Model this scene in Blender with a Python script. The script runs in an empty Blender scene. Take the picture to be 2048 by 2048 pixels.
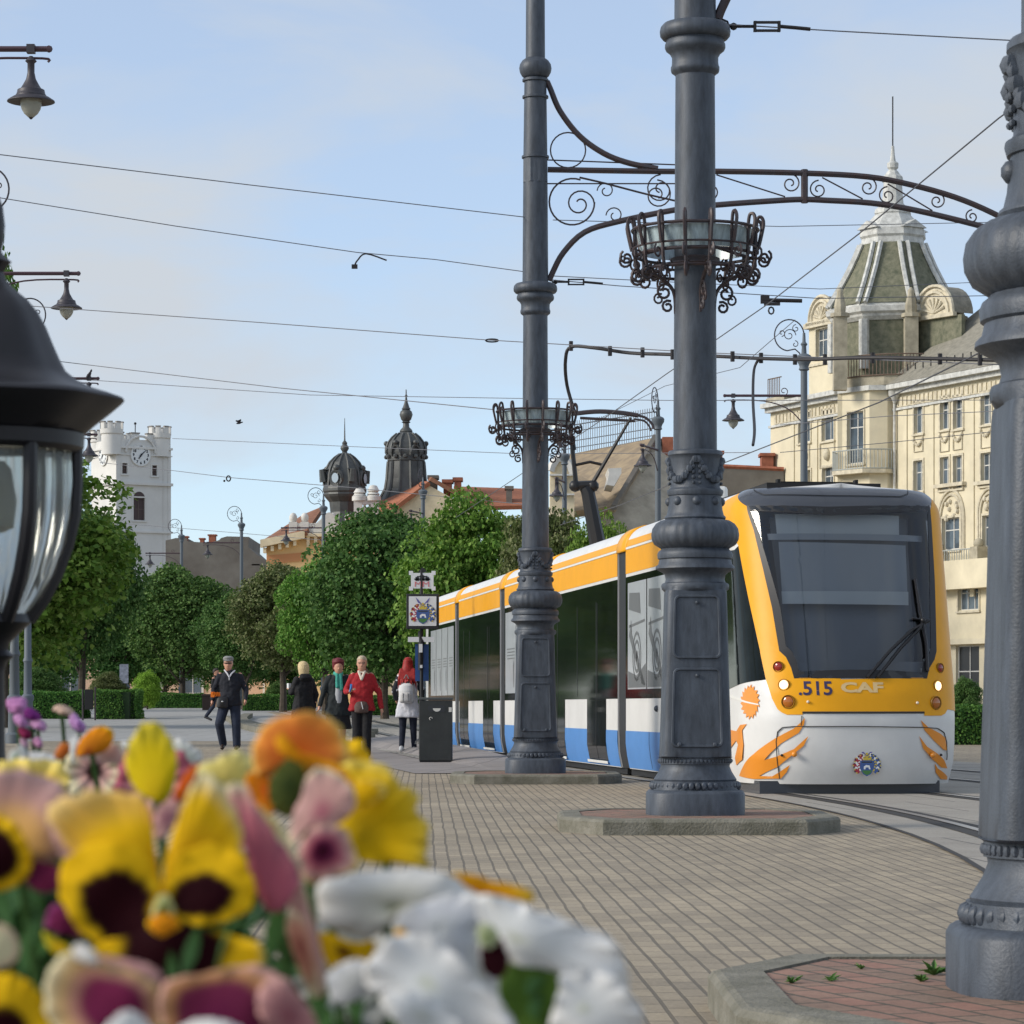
import bpy, bmesh, math, random
import numpy as np
from mathutils import Vector, Matrix, noise
random.seed(7); np.random.seed(7)
PI = math.pi; R = math.radians
SC = bpy.context.scene; COL = SC.collection
F = 6000.0; HZ = 1412.0; EYE = 0.86            # photo pixels (2048 wide): focal length, horizon row, eye height
# ---------------------------------------------------------------- camera, sky, sun, exposure
cam = bpy.data.cameras.new('camera'); camo = bpy.data.objects.new('camera', cam); COL.objects.link(camo)
camo.location = (0, 0, EYE); camo.rotation_euler = (R(90), 0, 0)
cam.sensor_width = 36; cam.lens = 36 * F / 2048; cam.shift_y = (HZ - 1024) / 2048
cam.clip_start = 0.05; cam.clip_end = 6000
cam.dof.use_dof = True; cam.dof.focus_distance = 36.0; cam.dof.aperture_fstop = 27.0
SC.camera = camo
SUN_EL, SUN_AZ = R(27), R(-104)                # azimuth measured from +Y towards +X: sun behind left shoulder
wd = bpy.data.worlds.new('World'); SC.world = wd; wd.use_nodes = True
nt = wd.node_tree; bg = nt.nodes['Background']; bg.inputs[1].default_value = 0.15
sky = nt.nodes.new('ShaderNodeTexSky'); sky.sky_type = 'NISHITA'; sky.sun_disc = False
sky.sun_elevation = SUN_EL; sky.sun_rotation = SUN_AZ; sky.air_density = 1.0; sky.dust_density = 0.0; sky.ozone_density = 2.5; sky.altitude = 1500
tc = nt.nodes.new('ShaderNodeTexCoord'); mp = nt.nodes.new('ShaderNodeMapping'); mp.inputs['Scale'].default_value = (1.0, 1.0, 3.2)
nz = nt.nodes.new('ShaderNodeTexNoise'); nz.inputs['Scale'].default_value = 5.5; nz.inputs['Detail'].default_value = 7; nz.inputs['Roughness'].default_value = .55; nz.inputs['Distortion'].default_value = .35
rp = nt.nodes.new('ShaderNodeValToRGB'); rp.color_ramp.elements[0].position = .40; rp.color_ramp.elements[0].color = (.5,.5,.5,1); rp.color_ramp.elements[1].position = .66; rp.color_ramp.elements[1].color = (1,1,1,1)
mx = nt.nodes.new('ShaderNodeMixRGB'); mx.inputs[2].default_value = (2.95, 3.2, 3.5, 1)
nt.links.new(tc.outputs['Generated'], mp.inputs[0]); nt.links.new(mp.outputs[0], nz.inputs['Vector']); nt.links.new(nz.outputs[0], rp.inputs[0])
tn = nt.nodes.new('ShaderNodeMixRGB'); tn.blend_type = 'MULTIPLY'; tn.inputs[0].default_value = 1; tn.inputs[2].default_value = (.90, .94, .99, 1)   # white balance
nt.links.new(sky.outputs[0], tn.inputs[1]); nt.links.new(rp.outputs[0], mx.inputs[0]); nt.links.new(tn.outputs[0], mx.inputs[1]); nt.links.new(mx.outputs[0], bg.inputs[0])
sl = bpy.data.lights.new('sun', 'SUN'); sl.energy = 2.5; sl.angle = R(22); sl.color = (1, .93, .82)
so = bpy.data.objects.new('sun', sl); COL.objects.link(so)
sd = Vector((math.sin(SUN_AZ)*math.cos(SUN_EL), math.cos(SUN_AZ)*math.cos(SUN_EL), math.sin(SUN_EL)))
so.rotation_euler = sd.to_track_quat('Z', 'Y').to_euler(); so.location = sd * 60
SC.view_settings.view_transform = 'Standard'; SC.view_settings.look = 'None'; SC.view_settings.exposure = 0.48; SC.view_settings.gamma = 1
SC.render.engine = 'CYCLES'

# ---------------------------------------------------------------- helpers
def P(px, py, d): return Vector(((px-1024)/F*d, d, EYE + (HZ-py)/F*d))
def link(o, parent=None):
    COL.objects.link(o)
    if parent is not None: o.parent = parent
    return o
def tag(o, label=None, cat=None, group=None, kind=None):
    if label: o['label'] = label
    if cat: o['category'] = cat
    if group: o['group'] = group
    if kind: o['kind'] = kind
    return o
def empty(name, loc=(0,0,0), label=None, cat=None, group=None, rz=0):
    o = bpy.data.objects.new(name, None); o.location = loc; o.rotation_euler.z = rz; o.empty_display_size = .1
    link(o); return tag(o, label, cat, group)
def copy_tree(o, parent=None):
    c = o.copy(); link(c, parent)
    for ch in o.children: copy_tree(ch, c)
    return c

MATS = {}
def mat(name, col, rough=.6, metal=0, var=0, vscale=5, var2=None, bump=0, bscale=40, ior=1.45, emit=0, coat=0, rnd=0, sss=0, attr=None, trans=0, streak=None):
    if name in MATS: return MATS[name]
    m = bpy.data.materials.new(name); m.use_nodes = True; n = m.node_tree.nodes; l = m.node_tree.links
    b = n['Principled BSDF']; b.inputs['Base Color'].default_value = (*col, 1); b.inputs['Roughness'].default_value = rough
    b.inputs['Metallic'].default_value = metal; b.inputs['IOR'].default_value = ior
    if coat: b.inputs['Coat Weight'].default_value = coat; b.inputs['Coat Roughness'].default_value = .08
    if emit: b.inputs['Emission Color'].default_value = (*col, 1); b.inputs['Emission Strength'].default_value = emit
    t = n.new('ShaderNodeTexCoord'); src = None
    if attr:
        a = n.new('ShaderNodeAttribute'); a.attribute_name = attr; src = a.outputs['Color']
    if var:
        z = n.new('ShaderNodeTexNoise'); z.inputs['Scale'].default_value = vscale; z.inputs['Detail'].default_value = 6; z.inputs['Roughness'].default_value = .65
        if streak:
            mpp = n.new('ShaderNodeMapping'); mpp.inputs['Scale'].default_value = streak; l.new(t.outputs['Object'], mpp.inputs[0]); l.new(mpp.outputs[0], z.inputs['Vector'])
        else: l.new(t.outputs['Object'], z.inputs['Vector'])
        rr = n.new('ShaderNodeMapRange'); rr.inputs[1].default_value = .3; rr.inputs[2].default_value = .7
        l.new(z.outputs[0], rr.inputs[0]); k = n.new('ShaderNodeMixRGB')
        c2 = var2 if var2 else tuple(max(0, c*(1-var)) for c in col)
        c1 = col if var2 else tuple(c*(1+var*.6) for c in col)
        k.inputs[1].default_value = (*c2, 1); k.inputs[2].default_value = (*c1, 1); l.new(rr.outputs[0], k.inputs[0])
        if src is not None:
            mm = n.new('ShaderNodeMixRGB'); mm.blend_type = 'MULTIPLY'; mm.inputs[0].default_value = 1; l.new(src, mm.inputs[1]); l.new(k.outputs[0], mm.inputs[2]); src = mm.outputs[0]
        else: src = k.outputs[0]
    if rnd:
        oi = n.new('ShaderNodeObjectInfo'); hs = n.new('ShaderNodeHueSaturation'); m1 = n.new('ShaderNodeMapRange')
        m1.inputs[3].default_value = 1-rnd; m1.inputs[4].default_value = 1+rnd; l.new(oi.outputs['Random'], m1.inputs[0]); l.new(m1.outputs[0], hs.inputs['Value'])
        if src is None: hs.inputs['Color'].default_value = (*col, 1)
        else: l.new(src, hs.inputs['Color'])
        src = hs.outputs[0]
    if src is not None: l.new(src, b.inputs['Base Color'])
    if bump:
        z2 = n.new('ShaderNodeTexNoise'); z2.inputs['Scale'].default_value = bscale; z2.inputs['Detail'].default_value = 5; l.new(t.outputs['Object'], z2.inputs['Vector'])
        bb = n.new('ShaderNodeBump'); bb.inputs['Strength'].default_value = bump; bb.inputs['Distance'].default_value = .02; l.new(z2.outputs[0], bb.inputs['Height']); l.new(bb.outputs[0], b.inputs['Normal'])
    if trans:
        tr = n.new('ShaderNodeBsdfTranslucent'); ms = n.new('ShaderNodeMixShader'); ms.inputs[0].default_value = trans
        if src is not None: l.new(src, tr.inputs[0])
        else: tr.inputs[0].default_value = (*col, 1)
        l.new(b.outputs[0], ms.inputs[1]); l.new(tr.outputs[0], ms.inputs[2]); l.new(ms.outputs[0], n['Material Output'].inputs[0])
    MATS[name] = m; return m
def glassmat(name, tint, ior=1.6, rough=.03):
    if name in MATS: return MATS[name]
    m = bpy.data.materials.new(name); m.use_nodes = True; n = m.node_tree.nodes; l = m.node_tree.links; n.remove(n['Principled BSDF'])
    t = n.new('ShaderNodeBsdfTransparent'); t.inputs[0].default_value = (*tint, 1); g = n.new('ShaderNodeBsdfGlossy'); g.inputs['Roughness'].default_value = rough
    f = n.new('ShaderNodeFresnel'); f.inputs[0].default_value = ior; x = n.new('ShaderNodeMixShader')
    l.new(f.outputs[0], x.inputs[0]); l.new(t.outputs[0], x.inputs[1]); l.new(g.outputs[0], x.inputs[2]); l.new(x.outputs[0], n['Material Output'].inputs[0])
    MATS[name] = m; return m

class MB:
    """collects shapes, builds ONE mesh object"""
    def __init__(s): s.v = []; s.f = []; s.sm = []
    def add(s, vs, fs, smooth=False):
        o = len(s.v); s.v += [tuple(q) for q in vs]; s.f += [tuple(i+o for i in q) for q in fs]; s.sm += [smooth]*len(fs); return s
    def box(s, x0, x1, y0, y1, z0, z1, M=None):
        vs = [Vector(q) for q in ((x0,y0,z0),(x1,y0,z0),(x1,y1,z0),(x0,y1,z0),(x0,y0,z1),(x1,y0,z1),(x1,y1,z1),(x0,y1,z1))]
        if M is not None: vs = [M @ q for q in vs]
        return s.add(vs, ((0,3,2,1),(4,5,6,7),(0,1,5,4),(1,2,6,5),(2,3,7,6),(3,0,4,7)))
    def tube(s, pts, r, seg=6, closed=False, cap=True):
        pts = [Vector(p) for p in pts]; n = len(pts)
        rs = r if isinstance(r, (list, tuple)) else [r]*n
        vs = []; up = None
        for i, p in enumerate(pts):
            if closed: t = pts[(i+1) % n] - pts[i-1]
            else: t = pts[min(i+1, n-1)] - pts[max(i-1, 0)]
            if t.length < 1e-9: t = Vector((0,0,1))
            t.normalize()
            if up is None:
                a = Vector((0,0,1)) if abs(t.z) < .9 else Vector((0,1,0)); up = t.cross(a).normalized()
            else:
                up = (up - t*up.dot(t))
                up = up.normalized() if up.length > 1e-6 else t.orthogonal().normalized()
            w = t.cross(up)
            for k in range(seg):
                an = 2*PI*k/seg; vs.append(p + (up*math.cos(an) + w*math.sin(an))*rs[i])
        fs = []
        for i in range(n if closed else n-1):
            j = (i+1) % n
            for k in range(seg):
                k2 = (k+1) % seg; fs.append((i*seg+k, i*seg+k2, j*seg+k2, j*seg+k))
        if cap and not closed: fs.append(tuple(range(seg-1, -1, -1))); fs.append(tuple((n-1)*seg+k for k in range(seg)))
        return s.add(vs, fs, True)
    def lathe(s, prof, seg=24, c=(0,0,0), rot=0, smooth=True, M=None, wave=None):
        vs = []; c = Vector(c)
        for q in prof:
            z, r = q[0], q[1]; n = q[2] if len(q) > 2 else 2
            for k in range(seg):
                a = 2*PI*k/seg + rot; ca, sa = math.cos(a), math.sin(a)
                rr = r if n == 2 else r/(abs(ca)**n + abs(sa)**n)**(1/n)
                if wave: rr *= wave(z, a)
                p = Vector((rr*ca, rr*sa, z)) + c; vs.append(M @ p if M is not None else p)
        fs = []
        for i in range(len(prof)-1):
            for k in range(seg):
                k2 = (k+1) % seg; fs.append((i*seg+k, i*seg+k2, (i+1)*seg+k2, (i+1)*seg+k))
        fs.append(tuple(range(seg-1, -1, -1))); fs.append(tuple((len(prof)-1)*seg+k for k in range(seg)))
        return s.add(vs, fs, smooth)
    def ball(s, c, r, seg=8, rings=5, sc=(1,1,1)):
        prof = [(-math.cos(PI*i/rings)*r*sc[2], max(math.sin(PI*i/rings)*r, r*.02)*sc[0]) for i in range(rings+1)]
        return s.lathe(prof, seg, c)
    def prism(s, poly, y0, y1, M=None):
        """poly in (x,z) extruded along y"""
        n = len(poly); vs = [Vector((x, y0, z)) for x, z in poly] + [Vector((x, y1, z)) for x, z in poly]
        if M is not None: vs = [M @ q for q in vs]
        fs = [tuple(range(n)), tuple(range(2*n-1, n-1, -1))] + [(i, i+n, (i+1) % n + n, (i+1) % n) for i in range(n)]
        return s.add(vs, fs)
    def slab(s, poly, z0, z1):
        n = len(poly); vs = [(x, y, z0) for x, y in poly] + [(x, y, z1) for x, y in poly]
        fs = [tuple(range(n-1, -1, -1)), tuple(range(n, 2*n))] + [(i, (i+1) % n, (i+1) % n + n, i+n) for i in range(n)]
        return s.add(vs, fs)
    def build(s, name, m, parent=None, loc=None, bevel=0, auto=True):
        me = bpy.data.meshes.new(name); me.from_pydata(s.v, [], s.f); me.update()
        me.polygons.foreach_set('use_smooth', s.sm)
        bm = bmesh.new(); bm.from_mesh(me); bmesh.ops.recalc_face_normals(bm, faces=bm.faces)
        if auto:
            for e in bm.edges:
                if len(e.link_faces) == 2 and e.calc_face_angle(0) > .75: e.smooth = False
        bm.to_mesh(me); bm.free()
        if m is not None: me.materials.append(m)
        o = bpy.data.objects.new(name, me); link(o, parent)
        if loc is not None: o.location = loc
        if bevel:
            b = o.modifiers.new('bevel', 'BEVEL'); b.width = bevel; b.segments = 2; b.limit_method = 'ANGLE'
        return o
def arc(cx, cz, r, a0, a1, n=16, y=0): return [(cx + r*math.cos(R(a0+(a1-a0)*i/n)), y, cz + r*math.sin(R(a0+(a1-a0)*i/n))) for i in range(n+1)]
def spiral(cx, cz, r0, r1, a0, a1, n=24, y=0):
    return [(cx + (r0+(r1-r0)*i/n)*math.cos(R(a0+(a1-a0)*i/n)), y, cz + (r0+(r1-r0)*i/n)*math.sin(R(a0+(a1-a0)*i/n))) for i in range(n+1)]
def smooth_path(pts, k=6, closed=False):
    pts = [Vector(p) for p in pts]; n = len(pts); out = []
    for i in range(n if closed else n-1):
        p0 = pts[(i-1) % n] if (closed or i > 0) else pts[0]; p1 = pts[i]; p2 = pts[(i+1) % n]; p3 = pts[(i+2) % n] if (closed or i < n-2) else pts[-1]
        for j in range(k):
            t = j/k; out.append(.5*((2*p1) + (p2-p0)*t + (2*p0-5*p1+4*p2-p3)*t*t + (3*p1-p0-3*p2+p3)*t**3))
    if not closed: out.append(pts[-1])
    return out
def text_mesh(body, size, bold=0.0):
    """tris of a text string: verts (x,y) list + faces"""
    cu = bpy.data.curves.new('t', 'FONT'); cu.body = body; cu.size = size; cu.offset = bold; cu.align_x = 'CENTER'; cu.align_y = 'CENTER'; cu.resolution_u = 3
    o = bpy.data.objects.new('t', cu); COL.objects.link(o); dg = bpy.context.evaluated_depsgraph_get(); dg.update()
    me = o.evaluated_get(dg).to_mesh(); vs = [v.co.copy() for v in me.vertices]; fs = [tuple(p.vertices) for p in me.polygons]
    o.evaluated_get(dg).to_mesh_clear(); bpy.data.objects.remove(o); bpy.data.curves.remove(cu); return vs, fs
def text_part(name, body, size, M, m, parent, bold=0.0, thick=0.004, sx=1):
    vs, fs = text_mesh(body, size, bold); mb = MB(); mb.add([M @ Vector((v.x*sx, 0, v.y)) for v in vs], fs)
    o = mb.build(name, m, parent, auto=False); s = o.modifiers.new('s', 'SOLIDIFY'); s.thickness = thick; s.offset = 0; return o
def gz(x, y):
    """ground height: level near the tram, rising gently towards the park"""
    t = min(max((y-45)/105, 0), 1); return .8*t*t*(3-2*t)
# rail geometry: left rail of the near track
def rail_x(y):
    if y > 30: return 2.62 - .1296*(y-30)
    t = 30-y; return 2.62 + .1296*t - .0072*t*t
# ---------------------------------------------------------------- ground, paving, tracks
def pavemat(name, c1, c2, mortar, bw, bh, ms, rotz=0, nscale=.6, dark=.75, offset=.5):
    m = bpy.data.materials.new(name); m.use_nodes = True; n = m.node_tree.nodes; l = m.node_tree.links; b = n['Principled BSDF']; b.inputs['Roughness'].default_value = .85
    t = n.new('ShaderNodeTexCoord'); mp = n.new('ShaderNodeMapping'); mp.inputs['Rotation'].default_value = (0,0,rotz); l.new(t.outputs['Object'], mp.inputs[0])
    wz = n.new('ShaderNodeTexNoise'); wz.inputs['Scale'].default_value = 1.4; l.new(mp.outputs[0], wz.inputs['Vector'])
    wm = n.new('ShaderNodeMixRGB'); wm.blend_type = 'ADD'; wm.inputs[0].default_value = .022; l.new(mp.outputs[0], wm.inputs[1]); l.new(wz.outputs['Color'], wm.inputs[2])
    k = n.new('ShaderNodeTexBrick'); l.new(wm.outputs[0], k.inputs['Vector']); k.offset = offset; k.inputs['Scale'].default_value = 1; k.inputs['Brick Width'].default_value = bw; k.inputs['Row Height'].default_value = bh
    k.inputs['Mortar Size'].default_value = ms; k.inputs['Mortar Smooth'].default_value = .3; k.inputs['Bias'].default_value = -.1
    k.inputs['Color1'].default_value = (*c1,1); k.inputs['Color2'].default_value = (*c2,1); k.inputs['Mortar'].default_value = (*mortar,1)
    z = n.new('ShaderNodeTexNoise'); z.inputs['Scale'].default_value = nscale; z.inputs['Detail'].default_value = 8; z.inputs['Roughness'].default_value = .7; l.new(t.outputs['Object'], z.inputs['Vector'])
    r = n.new('ShaderNodeMapRange'); r.inputs[1].default_value = .3; r.inputs[2].default_value = .7; r.inputs[3].default_value = dark; r.inputs[4].default_value = 1.15; l.new(z.outputs[0], r.inputs[0])
    z2 = n.new('ShaderNodeTexNoise'); z2.inputs['Scale'].default_value = 60; z2.inputs['Detail'].default_value = 3; l.new(t.outputs['Object'], z2.inputs['Vector'])
    r2 = n.new('ShaderNodeMapRange'); r2.inputs[1].default_value = .3; r2.inputs[2].default_value = .7; r2.inputs[3].default_value = .82; r2.inputs[4].default_value = 1.15; l.new(z2.outputs[0], r2.inputs[0])
    mu = n.new('ShaderNodeMath'); mu.operation = 'MULTIPLY'; l.new(r.outputs[0], mu.inputs[0]); l.new(r2.outputs[0], mu.inputs[1])
    x = n.new('ShaderNodeMixRGB'); x.blend_type = 'MULTIPLY'; x.inputs[0].default_value = 1; l.new(k.outputs[0], x.inputs[1]); l.new(mu.outputs[0], x.inputs[2]); l.new(x.outputs[0], b.inputs['Base Color'])
    bp = n.new('ShaderNodeBump'); bp.invert = True; bp.inputs['Strength'].default_value = .4; bp.inputs['Distance'].default_value = .012; l.new(k.outputs['Fac'], bp.inputs['Height']); l.new(bp.outputs[0], b.inputs['Normal'])
    return m
M_pave = pavemat('plaza_paver', (.37,.305,.215), (.27,.225,.165), (.155,.13,.095), .23, .078, .0075, rotz=R(88.3), dark=.68)
M_slabc = pavemat('track_concrete', (.31,.285,.245), (.28,.255,.22), (.12,.11,.1), .9, 2.4, .012, rotz=R(-5), nscale=.9, dark=.8)
M_light = pavemat('light_paving', (.33,.325,.31), (.29,.285,.275), (.2,.19,.18), .5, .5, .01, nscale=.12, dark=.85, offset=0)
M_red = pavemat('red_paver', (.30,.155,.11), (.25,.17,.12), (.075,.07,.05), .21, .11, .008, rotz=R(70), nscale=3.5, dark=.65)
M_kerb = mat('kerb_stone', (.24,.225,.185), .9, var=.45, vscale=7, var2=(.12,.115,.085), bump=.5, bscale=60)
M_dark = mat('dark_underframe', (.012,.012,.013), .7)
M_groove = mat('rail_groove', (.035,.032,.03), .8)
M_steel = mat('rail_steel', (.5,.47,.43), .35, .9)
def sheet(name, pts_rows, m, label_kind='structure'):
    """rows of (xl,xr,y,z)"""
    mb = MB(); vs = []; fs = []
    for xl, xr, y, dz in pts_rows: vs += [(xl, y, gz(xl,y)+dz), (xr, y, gz(xr,y)+dz)]
    for i in range(len(pts_rows)-1): fs.append((2*i, 2*i+1, 2*i+3, 2*i+2))
    mb.add(vs, fs, True); o = mb.build(name, m); o['kind'] = label_kind; return o
ys = [-60, -20, 0, 20, 40, 45] + [45 + i*5 for i in range(1, 26)] + [200, 260, 400, 900, 3000]
sheet('ground', [(-1500-0*y, 1500, y, 0) for y in ys], M_pave)
yy = [2 + i*1.5 for i in range(0, 80)]
sheet('tram_track_bed', [(rail_x(y)-.52, rail_x(y)+6.4, y, .004) for y in yy], M_slabc)
sheet('plaza_paving', [(-60, 8 if y > 118 else rail_x(y)-.9, y, .004) for y in [66 + i*4 for i in range(0, 26)]], M_light)
for off, nm in ((0, 0), (1.435, 0), (3.2, 0), (4.635, 0)):
    sheet('rail_groove', [(rail_x(y)+off-.16, rail_x(y)+off+.13, y, .008) for y in yy], M_groove)
    sheet('tram_rail', [(rail_x(y)+off-.035, rail_x(y)+off+.035, y, .013) for y in yy], M_steel)
sheet('track_edge_joint', [(rail_x(y)-.56, rail_x(y)-.52, y, .007) for y in yy], M_groove)
# tram stop platform: raised slabs with a ramp towards the camera, tactile strips
M_plat = pavemat('platform_paving', (.25,.225,.215), (.23,.21,.20), (.1,.09,.085), 1.2, 1.2, .012, rotz=R(7.4), nscale=1.5, dark=.85, offset=0)
def plat_edge(y): return rail_x(y) - .62
pr = [(38, .0), (40, .004), (44, .05), (49, .13), (64, .15)]
mb = MB(); vs = []; fs = []
for y, h in pr: e_ = plat_edge(y); vs += [(e_-2.9 if y > 45.5 else e_-2.2, y, gz(0,y)+.008), (e_-.95, y, gz(0,y)+.010), (e_-.75, y, gz(0,y)+.010+h*.6), (e_, y, gz(0,y)+.012+h), (e_, y, 0)]
for i in range(len(pr)-1):
    for k in range(4): fs.append((5*i+k, 5*i+k+1, 5*i+k+6, 5*i+k+5))
mb.add(vs, fs); tag(mb.build('tram_stop_platform', M_plat), kind='structure')
M_tact = mat('tactile_strip', (.48,.46,.41), .8, var=.2, vscale=20)
def strips(xa, ya, xb, yb, n, gap, w, name):
    mb = MB()
    for i in range(n):
        o = i*gap; mb.add([(xa+o, ya, .022), (xa+o+w, ya, .022), (xb+o+w, yb, .022+gz(0,yb)), (xb+o, yb, .022+gz(0,yb))], [(0,1,2,3)])
    return tag(mb.build(name, M_tact), kind='structure')
strips(-1.25, 46, -2.6, 57, 6, .085, .04, 'tactile_paving')
# low curved kerb steps in the park end of the plaza
def kerb_run(pts, w, h, name='kerb'):
    mb = MB(); pts = smooth_path([(x,y,0) for x,y in pts], 8)
    for i in range(len(pts)-1):
        a, b = pts[i], pts[i+1]; d = (b-a).normalized(); nn = Vector((-d.y, d.x, 0))*w
        q = [a, b, b+nn, a+nn]; z = [gz(p.x,p.y) for p in q]
        vs = [(p.x,p.y,zz) for p,zz in zip(q,z)] + [(p.x,p.y,zz+h) for p,zz in zip(q,z)]
        mb.add(vs, ((4,5,6,7),(0,1,5,4),(1,2,6,5),(2,3,7,6),(3,0,4,7)))
    return tag(mb.build(name, M_kerb), kind='structure')
kerb_run([(-9.2,103),(-8.9,98),(-8.2,90),(-6.7,80),(-5,75.5),(-3.5,74)], .3, .15)
kerb_run([(-9.3,97),(-8.9,94),(-7.8,85),(-6.4,76),(-4.8,71.5),(-3.4,70)], .3, .15)
# ---------------------------------------------------------------- ornate cast iron catenary poles
M_iron = mat('cast_iron_paint', (.078,.093,.118), .5, .05, var=.4, vscale=6, var2=(.036,.043,.055), bump=.12, bscale=120, streak=(3,3,.7))
M_iron2 = mat('cast_iron_arms', (.045,.045,.055), .5, .1, var=.4, vscale=14, var2=(.06,.035,.032))
M_rib = mat('planter_glass', (.38,.47,.50), .25, 0, var=.5, vscale=9, streak=(3,3,.3))
def K5(y): return (1629-(1000+.3416*y))/285
def K4(y): return (1629-(600+.3106*y))/285
def K3(y): return (1629-.3313*y)/285
def r5(w): return w*.3416/285
def r4(w): return w*.3106/285
def r3(w): return w*.3313/285
def beads(mb, z, r, n, br, sz=1.2, twist=0):
    for k in range(n):
        a = 2*PI*k/n; mb.ball((r*math.cos(a), r*math.sin(a), z), br, 6, 4, (1,1,sz))
def make_pole():
    root = empty('catenary_pole')
    mb = MB()
    mb.lathe([(0,r5(287),3.2),(K5(1720),r5(287),3.2),(K5(1706),r5(280),3.2),(K5(1697),r5(268),3),(K5(1695),r5(250),2.6),(K5(1645),r5(248),2.4)], 64)
    beads(mb, K5(1672), r5(250), 44, r5(21))
    mb.lathe([(K5(1648),r5(238)),(K5(1635),r5(243)),(K5(1625),r5(236)),(K5(1590),r5(214)),(K5(1560),r5(202)),(K5(1540),r5(205))], 48)
    beads(mb, K5(1527), r5(208), 56, r5(13), 1.1)
    mb.lathe([(K5(1544),r5(212)),(K5(1510),r5(212)),(K5(1505),r5(218),3)], 48)
    mb.build('plinth', M_iron, root)
    mb = MB()
    mb.lathe([(K5(1507),r5(205),4),(K5(1500),r5(206),7),(K5(1440),r5(203),8),(K5(980),r5(189),8),(K5(560),r5(178),8),(K5(535),r5(177),6)], 72)
    mb.build('pedestal', M_iron, root)
    def rf(z): return r5(178) + (r5(206)-r5(178))*(K5(560)-z)/(K5(560)-K5(1500))
    for q in (0, 2):
        Mq = Matrix.Rotation(q*PI/2, 4, 'Z')
        for (w0, w1, yb, yt) in ((r5(143), r5(132), 1440, 993), (r5(134), r5(126), 925, 570)):
            mb = MB(); zb, zt = K5(yb), K5(yt); pts = []
            def pt(x, z, off=0): return Mq @ Vector((x, -(rf(z)*.992+off), z))
            c = .035
            for (cx, cz, a0, w) in ((-w0+c, zb+c, 180, w0), (w0-c, zb+c, 270, w0), (w1-c, zt-c, 0, w1), (-w1+c, zt-c, 90, w1)):
                for i in range(5): a = R(a0+i*22.5); pts.append(pt(cx+c*math.cos(a), cz+c*math.sin(a), .004))
            mb.tube(pts, .0105, 6, closed=True)
            mb.add([p + Mq @ Vector((0,.002,0)) for p in pts], [tuple(range(len(pts)))])
            mb.ball(pt(0, zt-.045, .012), .014, 8, 5)
            if yb == 1440:
                for sx in (-1, 1): mb.ball(pt(sx*w0*.72, zb+.012, .016), .017, 6, 4)
            mb.build('access_panel', M_iron, root)
    mb = MB()
    mb.lathe([(K5(540),r5(176),4),(K5(525),r5(196)),(K5(505),r5(199)),(K5(492),r5(194)),(K5(486),r5(178)),(K5(468),r5(172)),(K5(440),r5(178)),(K5(425),r5(196)),(K5(412),r5(222)),(K5(405),r5(232)),(K5(392),r5(230)),(K5(378),r5(216)),(K5(352),r5(210)),(K5(346),r5(219)),(K5(322),r5(222)),(K5(304),r5(215)),(K5(294),r5(202)),(K5(288),r5(198))], 56)
    gad = lambda z, a: 1 + .018*abs(math.sin(a*14))
    mb.lathe([(K5(292),r5(190)),(K5(282),r5(205)),(K5(262),r5(236)),(K5(235),r5(250)),(K5(205),r5(253)),(K5(170),r5(247)),(K5(142),r5(228)),(K5(124),r5(200)),(K5(118),r5(172))], 112, wave=gad)
    mb.lathe([(K5(122),r5(172)),(K5(108),r5(180)),(K5(100),r5(178)),(K5(92),r5(168)),(K5(75),r5(164)),(K5(58),r5(160)),(K4(1265),r4(168)),(K4(1262),r4(176)),(K4(1240),r4(182)),(K4(1228),r4(180)),(K4(1222),r4(168)),(K4(1210),r4(160)),(K4(1030),r4(163)),(K4(1012),r4(168)),(K4(1003),r4(177)),(K4(985),r4(176)),(K4(975),r4(168)),(K4(970),r4(145))], 48)
    for k in range(8):      # studs
        a = 2*PI*k/8; c = Vector((math.cos(a), math.sin(a), 0)); mb.ball(c*r4(162) + Vector((0,0,K4(1303))), .035, 8, 5); mb.tube([c*r4(170)+Vector((0,0,K4(1303))), c*r4(190)+Vector((0,0,K4(1303)))], [.022,.004], 6)
    mb.build('bulb_collar', M_iron, root)
    mb = MB(); rg = r4(165)
    for k in range(4):      # garlands
        a0 = 2*PI*k/4 + PI/4 - PI/2
        for i in range(13):
            t = i/12; a = a0 - .62 + 1.24*t; z = K4(1062) - .115*math.sin(PI*t)**.8
            mb.ball((rg*1.01*math.cos(a), rg*1.01*math.sin(a), z), .021 + .008*(i % 2), 6, 4)
        for s in (-1, 1):
            a = a0 + s*.66
            for i in range(5): mb.ball((rg*1.02*math.cos(a), rg*1.02*math.sin(a), K4(1050+i*34)), .019 - .002*i, 6, 4)
            mb.ball((rg*1.02*math.cos(a+s*.08), rg*1.02*math.sin(a+s*.08), K4(1040)), .03, 6, 4)
        mb.ball((rg*1.03*math.cos(a0), rg*1.03*math.sin(a0), K4(1165)), .03, 6, 4)
    mb.build('garland', M_iron, root)
    mb = MB(); zc = K3(450); zt = K3(135)
    mb.lathe([(K4(985),r4(141)),(K4(300),r4(137)),(K3(455),r3(119))], 40)
    mb.lathe([(zt-.02,r3(126)),(6.95,.137),(7.85,.125),(8.1,.110),(11.3,.095),(11.35,.05),(11.7,.02)], 32)
    mb.build('shaft', M_iron, root)
    mb = MB()
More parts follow.
